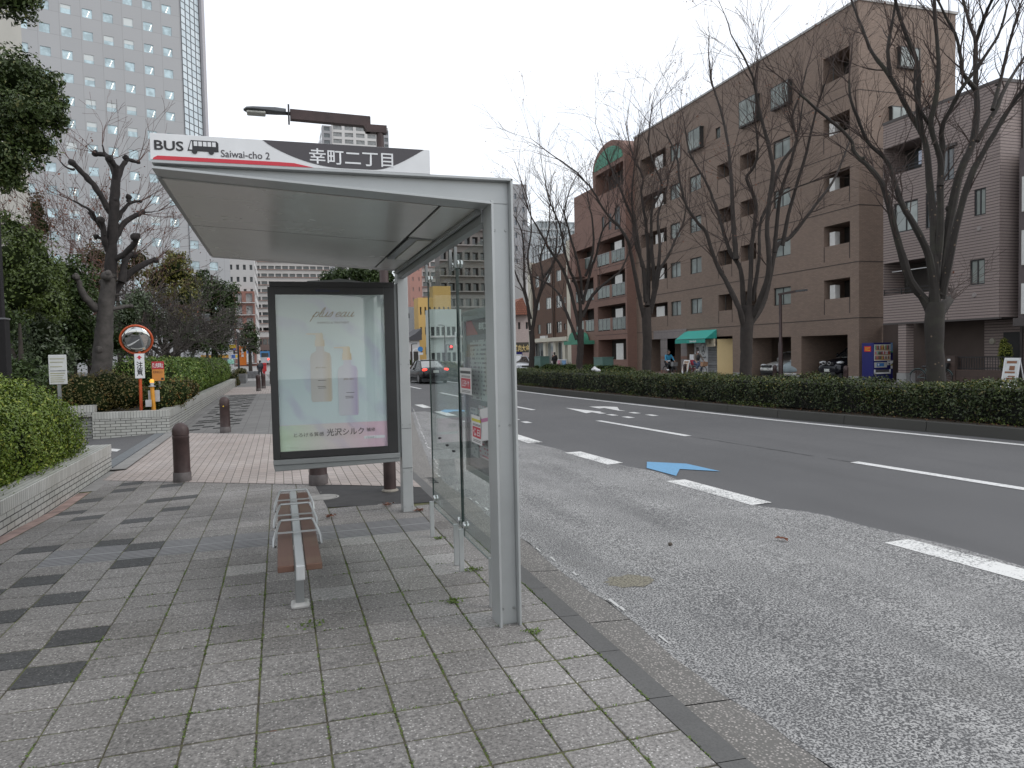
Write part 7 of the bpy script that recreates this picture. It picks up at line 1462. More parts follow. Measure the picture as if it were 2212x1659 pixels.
# ================================================================== VEHICLES
M_tyre = mat('tyre', (.018, .018, .018), .85); M_rim = mat('alloy_rim', (.30, .30, .31), .35, .7); M_vglass = pane_mat('car_glass', (.045, .05, .055), .04); M_vglass.node_tree.nodes['Principled BSDF'].inputs['IOR'].default_value = 2.8; M_lampg = mat('lamp_glass', (.60, .62, .64), .12, .2); M_plate = flat('plate_white', (.55, .57, .54))
def paint(n, c): return mat(n, c, .16, .25, .03, 1, 0, .6)
def loft(rings, close=True):
    q = MB(); n = len(rings[0]); q.add([p for r in rings for p in r], [(i*n+j, i*n+(j+1) % n, (i+1)*n+(j+1) % n, (i+1)*n+j) for i in range(len(rings)-1) for j in range(n)]+[tuple(range(n)), tuple((len(rings)-1)*n+j for j in range(n))]); return q
def car(name, label, loc, rot, body_m, L=4.7, Wd=1.78, H=1.45, style='sedan', glass_m=None, group=None, brake=False, front=True, cat='car'):
    o = thing(name, label, cat, (0, 0, 0), group); w = Wd/2; gm = glass_m or M_vglass
    suv = style == 'suv'; zb = .22 if not suv else .30; hood = .93 if not suv else 1.12; belt = .98 if not suv else 1.2; trunk = 1.03 if style == 'sedan' else 1.15 if suv else 1.0
    st = [(-L/2, .45, trunk-.30, .80), (-L/2+.10, .30, trunk-.04, .90), (-L/2+.55, zb, trunk, .97), (-L/2+1.2, zb, belt, 1.), (0, zb, belt-.01, 1.), (L/2-1.75, zb, belt-.03, 1.), (L/2-1.25, zb, hood, .99), (L/2-.6, zb, hood-.10, .96), (L/2-.14, .26, hood-.27, .87), (L/2, .36, hood-.42, .74)]
    rings = []
    for x, z0, z1, f in st: ww = w*f; h = z1-z0; rings.append([(x, -ww*.90, z0), (x, -ww, z0+h*.25), (x, -ww*1.0, z0+h*.62), (x, -ww*.93, z0+h*.93), (x, -ww*.55, z1+.015), (x, 0, z1+.03), (x, ww*.55, z1+.015), (x, ww*.93, z0+h*.93), (x, ww, z0+h*.62), (x, ww, z0+h*.25), (x, ww*.90, z0)])
    b = loft(rings).build('body', body_m, o, smooth='all'); sd = b.modifiers.new('sub', 'SUBSURF'); sd.levels = 1; sd.render_levels = 2
    if suv: cs = [(-L/2+.12, 1.0, .9), (-L/2+.38, H-.02, .74), (-L/2+1.6, H, .76), (.2, H, .76), (L/2-1.95, H-.1, .72), (L/2-1.28, belt-.05, .84)]
    else: cs = [(-L/2+.72, belt-.0, .82), (-L/2+1.55, H-.05, .66), (-L/2+1.9, H, .70), (.25, H, .70), (.6, H-.05, .68), (L/2-1.32, belt-.06, .86)]
    rings = []
    for x, zt, f in cs: rings.append([(x, -w*.92, belt-.10), (x, -w*(.92+(f-.92)*.5), (belt-.1+zt)/2), (x, -w*f, zt-.03), (x, -w*f*.6, zt+.01), (x, 0, zt+.02), (x, w*f*.6, zt+.01), (x, w*f, zt-.03), (x, w*(.92+(f-.92)*.5), (belt-.1+zt)/2), (x, w*.92, belt-.10)])
    loft(rings).build('cabin_glass', gm, o, smooth=True)
    rt = [(x, zt, f) for x, zt, f in cs if zt > H-.13]; rings = [[(x, -w*f*.99, zt-.028), (x, -w*f*.6, zt+.022), (x, 0, zt+.034), (x, w*f*.6, zt+.022), (x, w*f*.99, zt-.028), (x, 0, zt-.02)] for x, zt, f in rt]; loft(rings).build('roof', body_m, o, smooth='all')
    q = MB()
    for s_ in (-1, 1):
        for i, j in ((0, 1), (1, 2), (3, 4), (4, 5)):
            (xa, za, fa_), (xb, zb_, fb) = cs[i], cs[j]; q.bar((xa, s_*w*(fa_+.005), za-.02), (xb, s_*w*(fb+.005), zb_-.02), .07, .05)
        q.bar((-.15, s_*w*.955, belt-.05), (-.2, s_*w*.72, H-.05), .07, .03)
    q.build('pillar', body_m, o)
    for s_ in (-1, 1):
        for x in (-L/2+.95, L/2-.92):
            r = .32 if not suv else .37; q = MB(); c = (x, s_*(w-.11), r); q.lathe([(.001, -.1), (r*.85, -.1), (r, -.06), (r, .06), (r*.85, .1), (.001, .1)], c, 22, 'Y'); wh = q.build('wheel', M_tyre, o, smooth=True)
            q = MB(); q.lathe([(.001, 0), (.06, .005), (r*.64, -.0), (r*.66, -.02), (r*.66, .0)], (x, s_*(w-.002) if s_ > 0 else -(w-.002)+.0, r), 20, 'Y'); q.build('rim', M_rim, wh, smooth=True)
            for k in range(5): a = 2*pi*k/5; 
        q = MB(); q.ball((L/2-1.55, s_*(w+.08), belt+.06), .06, .10, .07, 10, 7); q.build('mirror', body_m, o, smooth='all')
        q = MB(); q.ball((L/2-.30, s_*w*.66, hood-.24), .20, .19, .085, 10, 7); q.build('headlight', M_lampg, o, smooth='all')
        q = MB(); q.ball((-L/2+.13, s_*w*.74, trunk-.16), .10, .17, .085, 10, 7); q.build('tail_light', emit('brake_glow', (1, .05, .03), 2.6) if brake else mat('tail_red', (.25, .01, .01), .2), o, smooth='all')
        q = MB(); q.box(-.35, -.18, s_*(w+.002)-.008, s_*(w+.002)+.008, .80, .83); q.box(.62, .79, s_*(w+.002)-.008, s_*(w+.002)+.008, .80, .83); q.build('door_handle', M_rim, o)
    q = MB(); q.box(-L/2-.015, -L/2+.02, -.17, .17, .68, .83); pl_ = q.build('number_plate', M_plate, o); q = MB(); q.box(L/2-.03, L/2+.03, -.17, .17, .42, .56); q.build('number_plate', M_plate, o)
    q = MB(); q.box(L/2-.12, L/2+.005, -.42, .42, hood-.36, hood-.22); q.build('grille', M_black, o, bevel=.02); q = MB(); q.box(L/2-.10, L/2-.02, -.55, .55, .28, .40); q.build('bumper_intake', M_black, o)
    q = MB(); q.box(-L/2+.2, L/2-.2, -w+.12, w-.12, .13, .34); q.build('underbody', M_black, o)
    o.location = loc; o.rotation_euler = (0, 0, rot); return o
q = G(925, 829, -.11)
sd = car('sedan', 'black sedan with lit brake lights driving away in the middle lane', (9.05, 47.4, -.11), radians(93), paint('black_car_paint', (.012, .012, .014)), 4.9, 1.83, 1.46, brake=True)
rgw = bpy.data.objects.new('rear_window', None)
car('white_car', 'white car half hidden behind the near shelter post on the far carriageway', (20.2, 62.5, -.12), radians(-90), paint('white_car_paint', (.55, .56, .58)), 4.5, 1.75, 1.5)
car('silver_car', 'silver car parked nose out in the bay behind the street tree', (29.25, 36.75, -.05), radians(180), paint('silver_car_paint', (.50, .50, .49)), 4.5, 1.7, 1.46, 'sedan')
sv = car('black_suv', 'black sport utility vehicle parked nose out in the right hand bay', (29.4, 31.75, -.05), radians(180), paint('black_suv_paint', (.010, .011, .016)), 4.7, 1.9, 1.76, 'suv')
M_chr = mat('chrome', (.38, .38, .38), .3, 1.)
for y in (31.55, 31.95):
    q = MB(); q.tube([(27.02, y+.12*cos(t)-.0, .80+.075*sin(t)) for t in [2*pi*k/14 for k in range(15)]], .014, 6); k_ = q.mesh('grille_ring'); k_.transform(Matrix.Translation((-29.4, -31.75, .05))); k_.transform(Matrix.Rotation(radians(-180), 4, 'Z')); ob = bpy.data.objects.new('grille_ring', k_); COL.objects.link(ob); k_.materials.append(M_chr); ob.parent = sv
# covered car: cloth over a car shape, wheels and bumper showing
cc = thing('covered_car', 'car under a pale blue grey cover in the left hand bay', 'car', (28.8, 34.9, -.05))
g = np.random.default_rng(15); rings = []
for x, h, w in ((26.95, .55, .72), (27.05, .80, .80), (27.6, .95, .86), (28.3, 1.08, .86), (28.9, 1.42, .78), (29.6, 1.58, .74), (30.6, 1.55, .74), (31.2, 1.1, .8)):
    r_ = []
    for k in range(17):
        t = pi*k/16; yy = -cos(t); zz = sin(t)**.55; d = 1+.025*g.normal(); r_.append((x+g.normal(0, .01), 34.75+yy*w*1.03*d, max(.22+.08*sin(k*2.1+x*5), .25+(h-.25)*zz*d)))
    rings.append(r_)
qq = loft(rings); cv = qq.build('cover', mat('cover_cloth', (.21, .255, .275), .55, 0, .12, 3, .2), cc, smooth='all'); sdm = cv.modifiers.new('sub', 'SUBSURF'); sdm.levels = 1; sdm.render_levels = 2
q = MB(); q.box(26.98, 27.2, 34.05, 35.45, .08, .25); q.build('bumper', paint('silver_car_paint', (.38, .38, .37)), cc, bevel=.04)
for y in (34.15, 35.35): q = MB(); q.lathe([(.001, -.1), (.26, -.1), (.3, -.05), (.3, .05), (.26, .1), (.001, .1)], (27.9, y, .25), 18, 'Y'); q.build('wheel', M_tyre, cc, smooth=True)
# distant bus
bs = thing('bus', 'small distant blue and white bus with a lit red rear light', 'bus', tuple(PY(573, 790, 150))); a, b = PY(562, 760, 150), PY(583, 787, 150)
q = MB(); q.box(a.x, b.x, 150, 160, b.z+.3, b.z+1.4); q.build('lower_body', flat('bus_white', (.5, .52, .54)), bs); q = MB(); q.box(a.x, b.x, 150, 160, b.z+1.4, a.z+.1); q.build('upper_body', flat('bus_blue', (.06, .22, .46)), bs); q = MB(); q.box(a.x+.2, b.x-.2, 149.95, 150, b.z+1.4, b.z+2.2); q.build('rear_window', M_paned, bs); q = MB(); q.ball((b.x-.25, 149.9, b.z+1.0), .16, .1, .14); q.build('tail_light', emit('brake_glow2', (1, .05, .03), 4.), bs)
for x in (a.x+.4, b.x-.4): q = MB(); q.lathe([(.001, -.1), (.4, -.1), (.42, .1), (.001, .1)], (x, 150.6, b.z+.4), 14, 'X'); q.build('wheel', M_tyre, bs)
# ================================================================== BICYCLES AND PEOPLE
def bicycle(label, loc, rot, frame_m, basket_m, group=None):
    o = thing('bicycle', label, 'bicycle', (0, 0, 0), group); R_ = .33
    for x in (-.54, .54):
        q = MB(); q.tube([(x+R_*cos(t), 0, R_+.01+R_*sin(t)) for t in [2*pi*k/26 for k in range(27)]], .019, 6, False); w = q.build('wheel', M_tyre, o, smooth=True)
        q = MB(); q.tube([(x+R_*.93*cos(t), 0, R_+.01+R_*.93*sin(t)) for t in [2*pi*k/24 for k in range(25)]], .008, 4, False)
        for k in range(12): t = 2*pi*k/12; q.bar((x, 0, R_+.01), (x+R_*.93*cos(t), 0, R_+.01+R_*.93*sin(t)), .004)
        q.build('rim', M_rim, w); q = MB(); q.tube([(x+.365*cos(t), 0, R_+.01+.365*sin(t)) for t in [pi*(.15+.75*k/12) if x < 0 else pi*(.1+.6*k/12) for k in range(13)]], .016, 6); q.build('mudguard', frame_m, o)
    q = MB(); bb = (-.08, 0, .29); st = (-.22, 0, .72); hd = (.36, 0, .78); q.tube([(-.54, 0, .34), bb, (.02, 0, .33), hd], .017, 7); q.tube([bb, st], .016, 7); q.tube([(-.54, 0, .34), (-.2, 0, .64)], .011, 6); q.tube([hd, (.44, 0, .58), (.54, 0, .34)], .014, 7); q.tube([st, (-.14, 0, .52), (.05, 0, .36)], .012, 6); q.build('frame', frame_m, o, smooth=True)
    q = MB(); q.tube([(.36, 0, .78), (.33, 0, .95), (.30, -.16, 1.0), (.14, -.27, .98)], .012, 6); q.tube([(.33, 0, .95), (.30, .16, 1.0), (.14, .27, .98)], .012, 6); q.build('handlebar', M_chrome, o, smooth=True)
    q = MB(); q.ball((-.25, 0, .79), .14, .09, .05, 10, 6); q.build('saddle', M_black, o, smooth='all')
    q = MB(); q.prism([(.42, .70), (.70, .70), (.76, .95), (.42, .95)], -.16, -.15); q.prism([(.42, .70), (.70, .70), (.76, .95), (.42, .95)], .15, .16); q.box(.42, .70, -.15, .15, .69, .70); q.box(.415, .425, -.15, .15, .70, .95); q.quad((.70, -.15, .70), (.70, .15, .70), (.76, .15, .95), (.76, -.15, .95)); q.build('basket', basket_m, o)
    q = MB(); q.lathe([(.001, -.01), (.085, -.01), (.085, .01), (.001, .01)], (-.08, .05, .29), 14, 'Y'); q.bar((-.08, .07, .29), (.02, .07, .17), .016); q.bar((-.08, -.07, .29), (-.18, -.07, .41), .016); q.box(-.03, .07, .07, .15, .155, .175); q.box(-.23, -.13, -.15, -.07, .40, .42); q.build('crank', M_black, o); q = MB(); q.box(-.75, -.35, -.06, .06, .69, .70); q.build('rack', frame_m, o)
    o.location = loc; o.rotation_euler = (0, 0, rot); return o
def skin(name, verts, edges, radii, m, parent=None, lv=2):
    me = bpy.data.meshes.new(name); me.from_pydata([Vector(v) for v in verts], edges, []); ob = bpy.data.objects.new(name, me); COL.objects.link(ob)
    md = ob.modifiers.new('skin', 'SKIN'); md.use_smooth_shade = True
    for i, r in enumerate(radii): me.skin_vertices[0].data[i].radius = (r, r) if not isinstance(r, tuple) else r
    me.skin_vertices[0].data[0].use_root = True; sb = ob.modifiers.new('sub', 'SUBSURF'); sb.levels = lv; sb.render_levels = lv
    bpy.context.view_layer.update(); dg = bpy.context.evaluated_depsgraph_get(); m2 = bpy.data.meshes.new_from_object(ob.evaluated_get(dg)); m2.name = name; bpy.data.objects.remove(ob); bpy.data.meshes.remove(me)
    m2.materials.clear(); o = bpy.data.objects.new(name, m2); COL.objects.link(o); m2.materials.append(m); m2.polygons.foreach_set('use_smooth', [True]*len(m2.polygons))
    if parent: o.parent = parent
    return o
M_skin = mat('skin', (.42, .25, .185), .55, 0, .06, 8); M_hair = mat('black_hair', (.018, .014, .012), .5, 0, .3, 20)
def person(label, loc, rot, J, top_m, leg_m, shoe_m, hair=True, scale=1., extra=None, coat=0., group=None):
    """J: joints in metres, facing +x. body is one skinned surface; clothes follow it"""
    o = thing('person', label, 'person', (0, 0, 0), group); V = []; E_ = []; Rr = []
    def add(p, r, par=None): V.append(Vector(p)*scale); Rr.append(r*scale if not isinstance(r, tuple) else (r[0]*scale, r[1]*scale)); (E_.append((par, len(V)-1)) if par is not None else None); return len(V)-1
    P_ = {k: Vector(v) for k, v in J.items()}
    pel = add(P_['pelvis'], (.12, .15)); wa = add(P_['pelvis'].lerp(P_['chest'], .5), (.10, .125), pel); ch = add(P_['chest'], (.11, .155), wa); nk = add(P_['neck'], .052, ch); h0 = add(P_['neck'].lerp(P_['head'], .55), .062, nk); h1 = add(P_['head'], .088, h0); h2 = add(P_['head']+Vector((-.005, 0, .07)), .078, h1); add(P_['head']+Vector((-.005, 0, .115)), .03, h2); add(P_['head']+Vector((.088, 0, -.005)), .012, h1)
    for s_, t in ((-1, 'r'), (1, 'l')):
        sh = add(P_['sh'+t], .060, ch); el = add(P_['el'+t], .042, sh); wr = add(P_['wr'+t], .028, el); d = (P_['wr'+t]-P_['el'+t]).normalized(); side = d.cross(Vector((0, 0, 1))); side = side.normalized() if side.length > .1 else Vector((0, 1, 0)); upn = side.cross(d)
        pm = add(P_['wr'+t]+d*.05, (.018, .036), wr)
        for f, ln in ((-.027, .066), (-.009, .076), (.009, .072), (.027, .058)): k0 = add(P_['wr'+t]+d*.095+side*f, .0085, pm); k1 = add(P_['wr'+t]+d*(.095+ln*.5)+side*f-upn*.008, .008, k0); add(P_['wr'+t]+d*(.095+ln*.75)+side*f-upn*.030, .007, k1)
        th = add(P_['wr'+t]+d*.045-side*s_*.042-upn*.005, .010, pm); add(P_['wr'+t]+d*.085-side*s_*.055-upn*.015, .008, th)
        hp = add(P_['hip'+t], .088, pel); kn = add(P_['kn'+t], .058, hp); an = add(P_['an'+t], .040, kn); add(P_['toe'+t], .030, an)
    skin('body', V, E_, Rr, M_skin, o)
    # face and hair
    hd = P_['head']*scale
    q = MB()
    for s_ in (-1, 1): q.ball((hd.x+.080*scale, hd.y+s_*.032*scale, hd.z+.022*scale), .010*scale, .012*scale, .008*scale, 6, 5)
    q.build('eyes', M_black, o); q = MB(); q.ball((hd.x+.083*scale, hd.y, hd.z-.050*scale), .010*scale, .024*scale, .007*scale, 7, 5); q.build('mouth', mat('lips', (.30, .11, .09)), o)
    q = MB()
    for s_ in (-1, 1): q.ball((hd.x-.005, hd.y+s_*.088*scale, hd.z), .02*scale, .012*scale, .034*scale, 6, 5)
    q.build('ears', M_skin, o)
    if hair:
        q = MB(); q.ball((hd.x-.024*scale, hd.y, hd.z+.045*scale), .103*scale, .100*scale, .105*scale, 14, 10); q.ball((hd.x-.065*scale, hd.y, hd.z-.05*scale), .06*scale, .085*scale, .11*scale, 12, 8); q.build('hair', M_hair, o, smooth='all')
    # clothes
    def sk(name, ids, m, fat): # ids: list of (point, r, parent)
        skin(name, [Vector(p)*scale for p, r, k in ids], [(k, i) for i, (p, r, k) in enumerate(ids) if k is not None], [tuple(x*scale for x in r) if isinstance(r, tuple) else r*scale for p, r, k in ids], m, o)
    ids = [(P_['pelvis']+Vector((0, 0, .02)), (.145, .18), None), (P_['pelvis'].lerp(P_['chest'], .5), (.135, .165), 0), (P_['chest'], (.14, .185), 1), (P_['chest'].lerp(P_['neck'], .8), .075, 2)]
    if coat: ids.append((P_['pelvis']+Vector((-.02, 0, -coat)), (.16, .19), 0))
    for t in 'rl':
        n = len(ids); ids += [(P_['sh'+t], .078, 2), (P_['el'+t], .060, n), (P_['el'+t].lerp(P_['wr'+t], .92), .045, n+1)]
    sk('jacket', ids, top_m, 0)
    ids = [(P_['pelvis'], (.135, .165), None)]
    for t in 'rl':
        n = len(ids); ids += [(P_['hip'+t], .100, 0), (P_['kn'+t], .073, n), (P_['kn'+t].lerp(P_['an'+t], .9), .058, n+1)]
    sk('trousers', ids, leg_m, 0)
    for t in 'rl':
        d = (P_['toe'+t]-P_['an'+t]); q = MB(); a = P_['an'+t]*scale; b = P_['toe'+t]*scale; m_ = (a*.35+b*.65); q.ball((m_.x, m_.y, m_.z), .135*scale, .05*scale, .05*scale, 12, 8); q.ball((a.x, a.y, a.z-.02*scale), .06*scale, .048*scale, .06*scale, 10, 7); q.build('shoe', shoe_m, o, smooth='all')
    if extra: extra(o, hd)
    o.location = loc; o.rotation_euler = (0, 0, rot); return o
RIDE = dict(pelvis=(-.24, 0, .92), chest=(-.17, 0, 1.24), neck=(-.14, 0, 1.42), head=(-.10, 0, 1.57), shr=(-.16, -.19, 1.36), shl=(-.16, .19, 1.36), elr=(-.03, -.27, 1.14), ell=(-.03, .27, 1.14), wrr=(.11, -.27, 1.01), wrl=(.11, .27, 1.01),
            hipr=(-.22, -.10, .88), hipl=(-.22, .10, .88), knr=(.14, -.11, .80), knl=(.16, .11, .62), anr=(-.12, -.11, .49), anl=(.01, .11, .25), toer=(.04, -.11, .435), toel=(.16, .11, .20))
STAND = dict(pelvis=(0, 0, .92), chest=(.0, 0, 1.26), neck=(0, 0, 1.44), head=(.02, 0, 1.58), shr=(0, -.19, 1.37), shl=(0, .19, 1.37), elr=(-.05, -.23, 1.10), ell=(.02, .23, 1.10), wrr=(.02, -.23, .87), wrl=(.14, .22, .90), hipr=(0, -.09, .88), hipl=(0, .09, .88), knr=(.12, -.09, .50), knl=(-.05, .09, .48), anr=(.14, -.09, .08), anl=(-.24, .09, .14), toer=(.28, -.09, .04), toel=(-.12, .09, .05))
def face_mask(o, hd):
    q = MB(); q.ball((hd.x+.055, hd.y, hd.z-.035), .055, .068, .055, 12, 8); q.build('face_mask', flat('mask_white', (.70, .70, .72)), o, smooth='all')
c_ = G(1447, 814.5, -.05); b1 = Vector((c_.x, c_.y, -.05)); bicycle('black bicycle with a wire basket ridden in front of the granite entrance', b1, radians(-90), M_black, mat('wire_basket', (.28, .28, .28), .4, .5))
M_tealj = mat('teal_jacket', (.02, .20, .34), .6, 0, .12, 6, .3)
def scarf(o, hd):
    q = MB(); q.lathe([(.085, -.06), (.10, -.03), (.10, .02), (.075, .05)], (hd.x-.04, hd.y, hd.z-.14), 14); q.build('scarf', M_black, o, smooth=True); q = MB(); q.lathe([(.16, -.02), (.165, .02), (.16, .05)], (-.22, 0, 1.03), 16); q.build('white_hem', M_white, o, smooth=True)
person('person in a bright blue jacket and dark scarf riding the black bicycle', b1, radians(-90), RIDE, M_tealj, mat('dark_trousers', (.018, .018, .022), .7), M_white, extra=scarf)
c_ = G(1510, 815.5, -.05); b2_ = Vector((c_.x, c_.y, -.05)); bicycle('dark bicycle with a tan basket ridden past the shop shutter', b2_, radians(-90), mat('silver_frame', (.22, .22, .21), .4, .4), mat('tan_basket', (.36, .21, .13), .8, 0, .2, 20))
person('person in a grey brown coat and white face mask riding past the shop shutter', b2_, radians(-90), RIDE, mat('taupe_coat', (.16, .135, .115), .75, 0, .15, 6, .3), mat('jeans', (.09, .12, .20), .75, 0, .15, 12), mat('pale_shoes', (.5, .48, .40), .6), extra=lambda o, hd: (face_mask(o, hd), [q.build('black_top', M_black, o, smooth='all') for q in [MB().ball((-.085, 0, 1.22), .10, .12, .20, 12, 8)]]))
c_ = PY(562.5, 816, 66); person('elderly person in a pale hat with a dark backpack walking away along the pavement', (c_.x, 66, -.06), radians(90), STAND, mat('navy_coat', (.035, .04, .055), .7), mat('black_skirt', (.012, .012, .014), .7), M_black, scale=.95, coat=.28, hair=True,
    extra=lambda o, hd: ([q.build('hat', flat('pale_hat', (.55, .54, .52), .7), o, smooth=True) for q in [MB().lathe([(.17, 0), (.17, .01), (.105, .015), (.10, .09), (.06, .12), (.001, .125)], (hd.x-.02, hd.y, hd.z+.05), 16)]], [q.build('backpack', mat('slate_bag', (.07, .085, .10), .7), o, smooth='all') for q in [MB().ball((-.17, 0, 1.16), .10, .15, .20, 10, 8)]]))
c_ = zq(440, 1345, 25.); person('dark haired person in black carrying a white bag before the brick block', (25., c_.y, -.05), radians(90), STAND, mat('black_coat', (.012, .012, .014), .7), mat('black_skirt', (.012, .012, .014)), M_black, coat=.2, scale=1.0, extra=lambda o, hd: (face_mask(o, hd), [q.build('hand_bag', flat('bag_cream', (.6, .58, .56)), o, bevel=.02) for q in [MB().box(-.1, .12, .20, .30, .62, .86)]]))
c_ = PX(1985, 818, 27.6); person('person in dark clothes standing in the shade by the house pillar', (27.5, 25.55, -.05), radians(200), STAND, mat('shade_jacket', (.03, .03, .038), .8), mat('shade_trousers', (.025, .024, .026), .8), M_white)
bicycle('bicycle parked in the shade behind the large tree trunk', (26.0, 24.35, -.05), radians(-75), mat('teal_frame', (.08, .12, .12), .4), M_black)
bicycle('bicycle with a blue frame parked in the dark bicycle entry', (28.3, 50.0, -.0), radians(-150), mat('blue_frame', (.10, .12, .28), .4), mat('wire_basket', (.28, .28, .28))); bicycle('second bicycle parked deeper in the dark bicycle entry', (28.9, 49.55, -.0), radians(-160), M_black, mat('wire_basket', (.28, .28, .28)))
# ================================================================== SMALL STREET THINGS
# drinks machine
vx, vy = 26.62, 28.15; vm = thing('vending_machine', 'deep blue drinks vending machine at the corner of the brown block', 'vending machine', (vx+.55, vy+.35, -.05)); M_vb = mat('vending_blue', (.012, .014, .135), .35, .1, .06, 2)
q = MB(); q.box(vx, vx+1.15, vy, vy+.72, .05, 1.80); q.build('cabinet', M_vb, vm, bevel=.015); q = MB(); q.box(vx+.05, vx+1.1, vy+.05, vy+.68, -.05, .05); q.build('base', M_black, vm)
X = lambda t: vx+1.15*t; Zv = lambda t: 1.80-1.75*t
q = MB(); q.box(X(.04), X(.87), vy-.012, vy-.001, Zv(.48), Zv(.045)); dsp = q.build('display', mat('display_white', (.50, .52, .50), .3), vm)
rg = random.Random(9); pal = [(.35, .06, .05), (.5, .45, .4), (.12, .09, .08), (.5, .35, .06), (.1, .25, .12), (.4, .42, .45), (.25, .1, .05), (.45, .12, .12)]
for r_, (za, zb_) in enumerate(((.06, .185), (.225, .315), (.345, .445))):
    for k in range(12):
        c = pal[rg.randrange(8)] if r_ else pal[(k*3+4) % 8]; x = .07+.78*k/12; q = MB(); q.lathe([(.001, 0), (.026, 0), (.026, .75*(Zv(za)-Zv(zb_))), (.014, .9*(Zv(za)-Zv(zb_))), (.001, .9*(Zv(za)-Zv(zb_)))], (X(x+.03), vy-.03, Zv(zb_)), 8); q.build('drink_sample', flat('sample_%d' % pal.index(c), c, .35), dsp)
    q = MB(); q.box(X(.05), X(.86), vy-.022, vy-.012, Zv(zb_)-.045, Zv(zb_)-.02); q.build('price_strip', flat('orange_strip', (.6, .32, .04)), dsp); q = MB(); q.box(X(.04), X(.87), vy-.026, vy-.012, Zv(zb_)-.075, Zv(zb_)-.046); q.build('button_row', M_white, dsp)
q = MB(); q.box(X(.05), X(.68), vy-.015, vy-.001, Zv(.67), Zv(.53)); pn = q.build('lower_panel', mat('display_white', (.5, .52, .5)), vm); q = MB(); q.box(X(.16), X(.53), vy-.019, vy-.0155, Zv(.64), Zv(.55)); q.build('blue_poster', flat('poster_blue', (.05, .20, .50)), pn); q = MB(); q.lathe([(.001, -.022), (.05, -.022), (.05, -.019), (.001, -.019)], (X(.25), vy, Zv(.59)), 14, 'Y'); q.build('white_disc', M_white, pn)
q = MB(); q.prism([(X(.70), Zv(.50)), (X(1.0), Zv(.49)), (X(.98), Zv(.555)), (X(.88), Zv(.60)), (X(.71), Zv(.615))], vy-.03, vy-.001); cs_ = q.build('coin_panel', M_white, vm, bevel=.01); q = MB(); q.box(X(.74), X(.82), vy-.033, vy-.031, Zv(.53), Zv(.515)); q.box(X(.75), X(.82), vy-.033, vy-.031, Zv(.59), Zv(.56)); q.build('coin_slot', M_black, cs_)
q = MB(); q.box(X(.03), X(.09), vy-.03, vy-.001, Zv(.84), Zv(.72)); q.box(X(.81), X(.87), vy-.03, vy-.001, Zv(.84), Zv(.72)); q.box(X(.03), X(.87), vy-.03, vy-.001, Zv(.845), Zv(.80)); q.build('chute_frame', M_white, vm, bevel=.006); q = MB(); q.box(X(.09), X(.81), vy-.008, vy-.001, Zv(.80), Zv(.725)); q.build('chute_flap', mat('flap_grey', (.10, .10, .10), .4), vm)
q = MB(); q.box(X(.885), X(.99), vy-.006, vy-.001, Zv(.235), Zv(.01)); st_ = q.build('side_stickers', flat('sticker_blue', (.22, .38, .60)), vm); q = MB(); q.box(X(.885), X(.99), vy-.007, vy-.0065, Zv(.27), Zv(.235)); q.build('green_sticker', flat('sticker_green', (.12, .42, .16)), st_); q = MB(); q.box(X(.88), X(.98), vy-.006, vy-.001, Zv(.71), Zv(.63)); q.build('white_sticker', M_white, st_); q = MB(); q.box(X(.88), X(.98), vy-.006, vy-.001, Zv(.625), Zv(.595)); q.build('yellow_sticker', flat('sticker_yellow', (.5, .45, .05)), st_)
q = MB(); q.box(vx-.008, vx-.001, vy+.14, vy+.56, Zv(.235), Zv(.09)); rp = q.build('red_poster', flat('poster_red', (.55, .03, .02)), vm); text('poster_words', 'Good', vy+.50, vy+.2, Zv(.155), Zv(.11), vx-.012, '-X', flat('poster_yellow', (.65, .42, .03)), rp, .02, shear=.2); text('poster_words', 'Time', vy+.50, vy+.2, Zv(.215), Zv(.17), vx-.012, '-X', flat('poster_yellow', (.65, .42, .03)), rp, .02, shear=.2)
# second lamp, across the road
lx, ly = 24.6, 32.6; c_ = PX(1686, 700, lx); ly = c_.y; l2 = thing('street_lamp', 'thin brown street lamp with a level arm before the parking bays', 'street lamp', (lx, ly, -.05)); top = PX(1690, 636, lx).z
q = MB(); q.tube([(lx, ly, -.05), (lx, ly, 1.9), (lx, ly, 1.95), (lx, ly, top)], [.115, .115, .08, .075], 12); q.build('pole', M_brown, l2, smooth=True); q = MB(); e = PX(1722, 630, lx-.0); q.bar((lx, ly+.12, top+.02), (lx, e.y, top+.08), .10, .10); q.build('arm', M_brown, l2); q = MB(); e2 = PX(1741, 629, lx); q.box(lx-.1, lx+.1, e2.y, e.y, top+.03, top+.11); q.build('lamp_head', mat('lantern_grey', (.075, .08, .085)), l2)
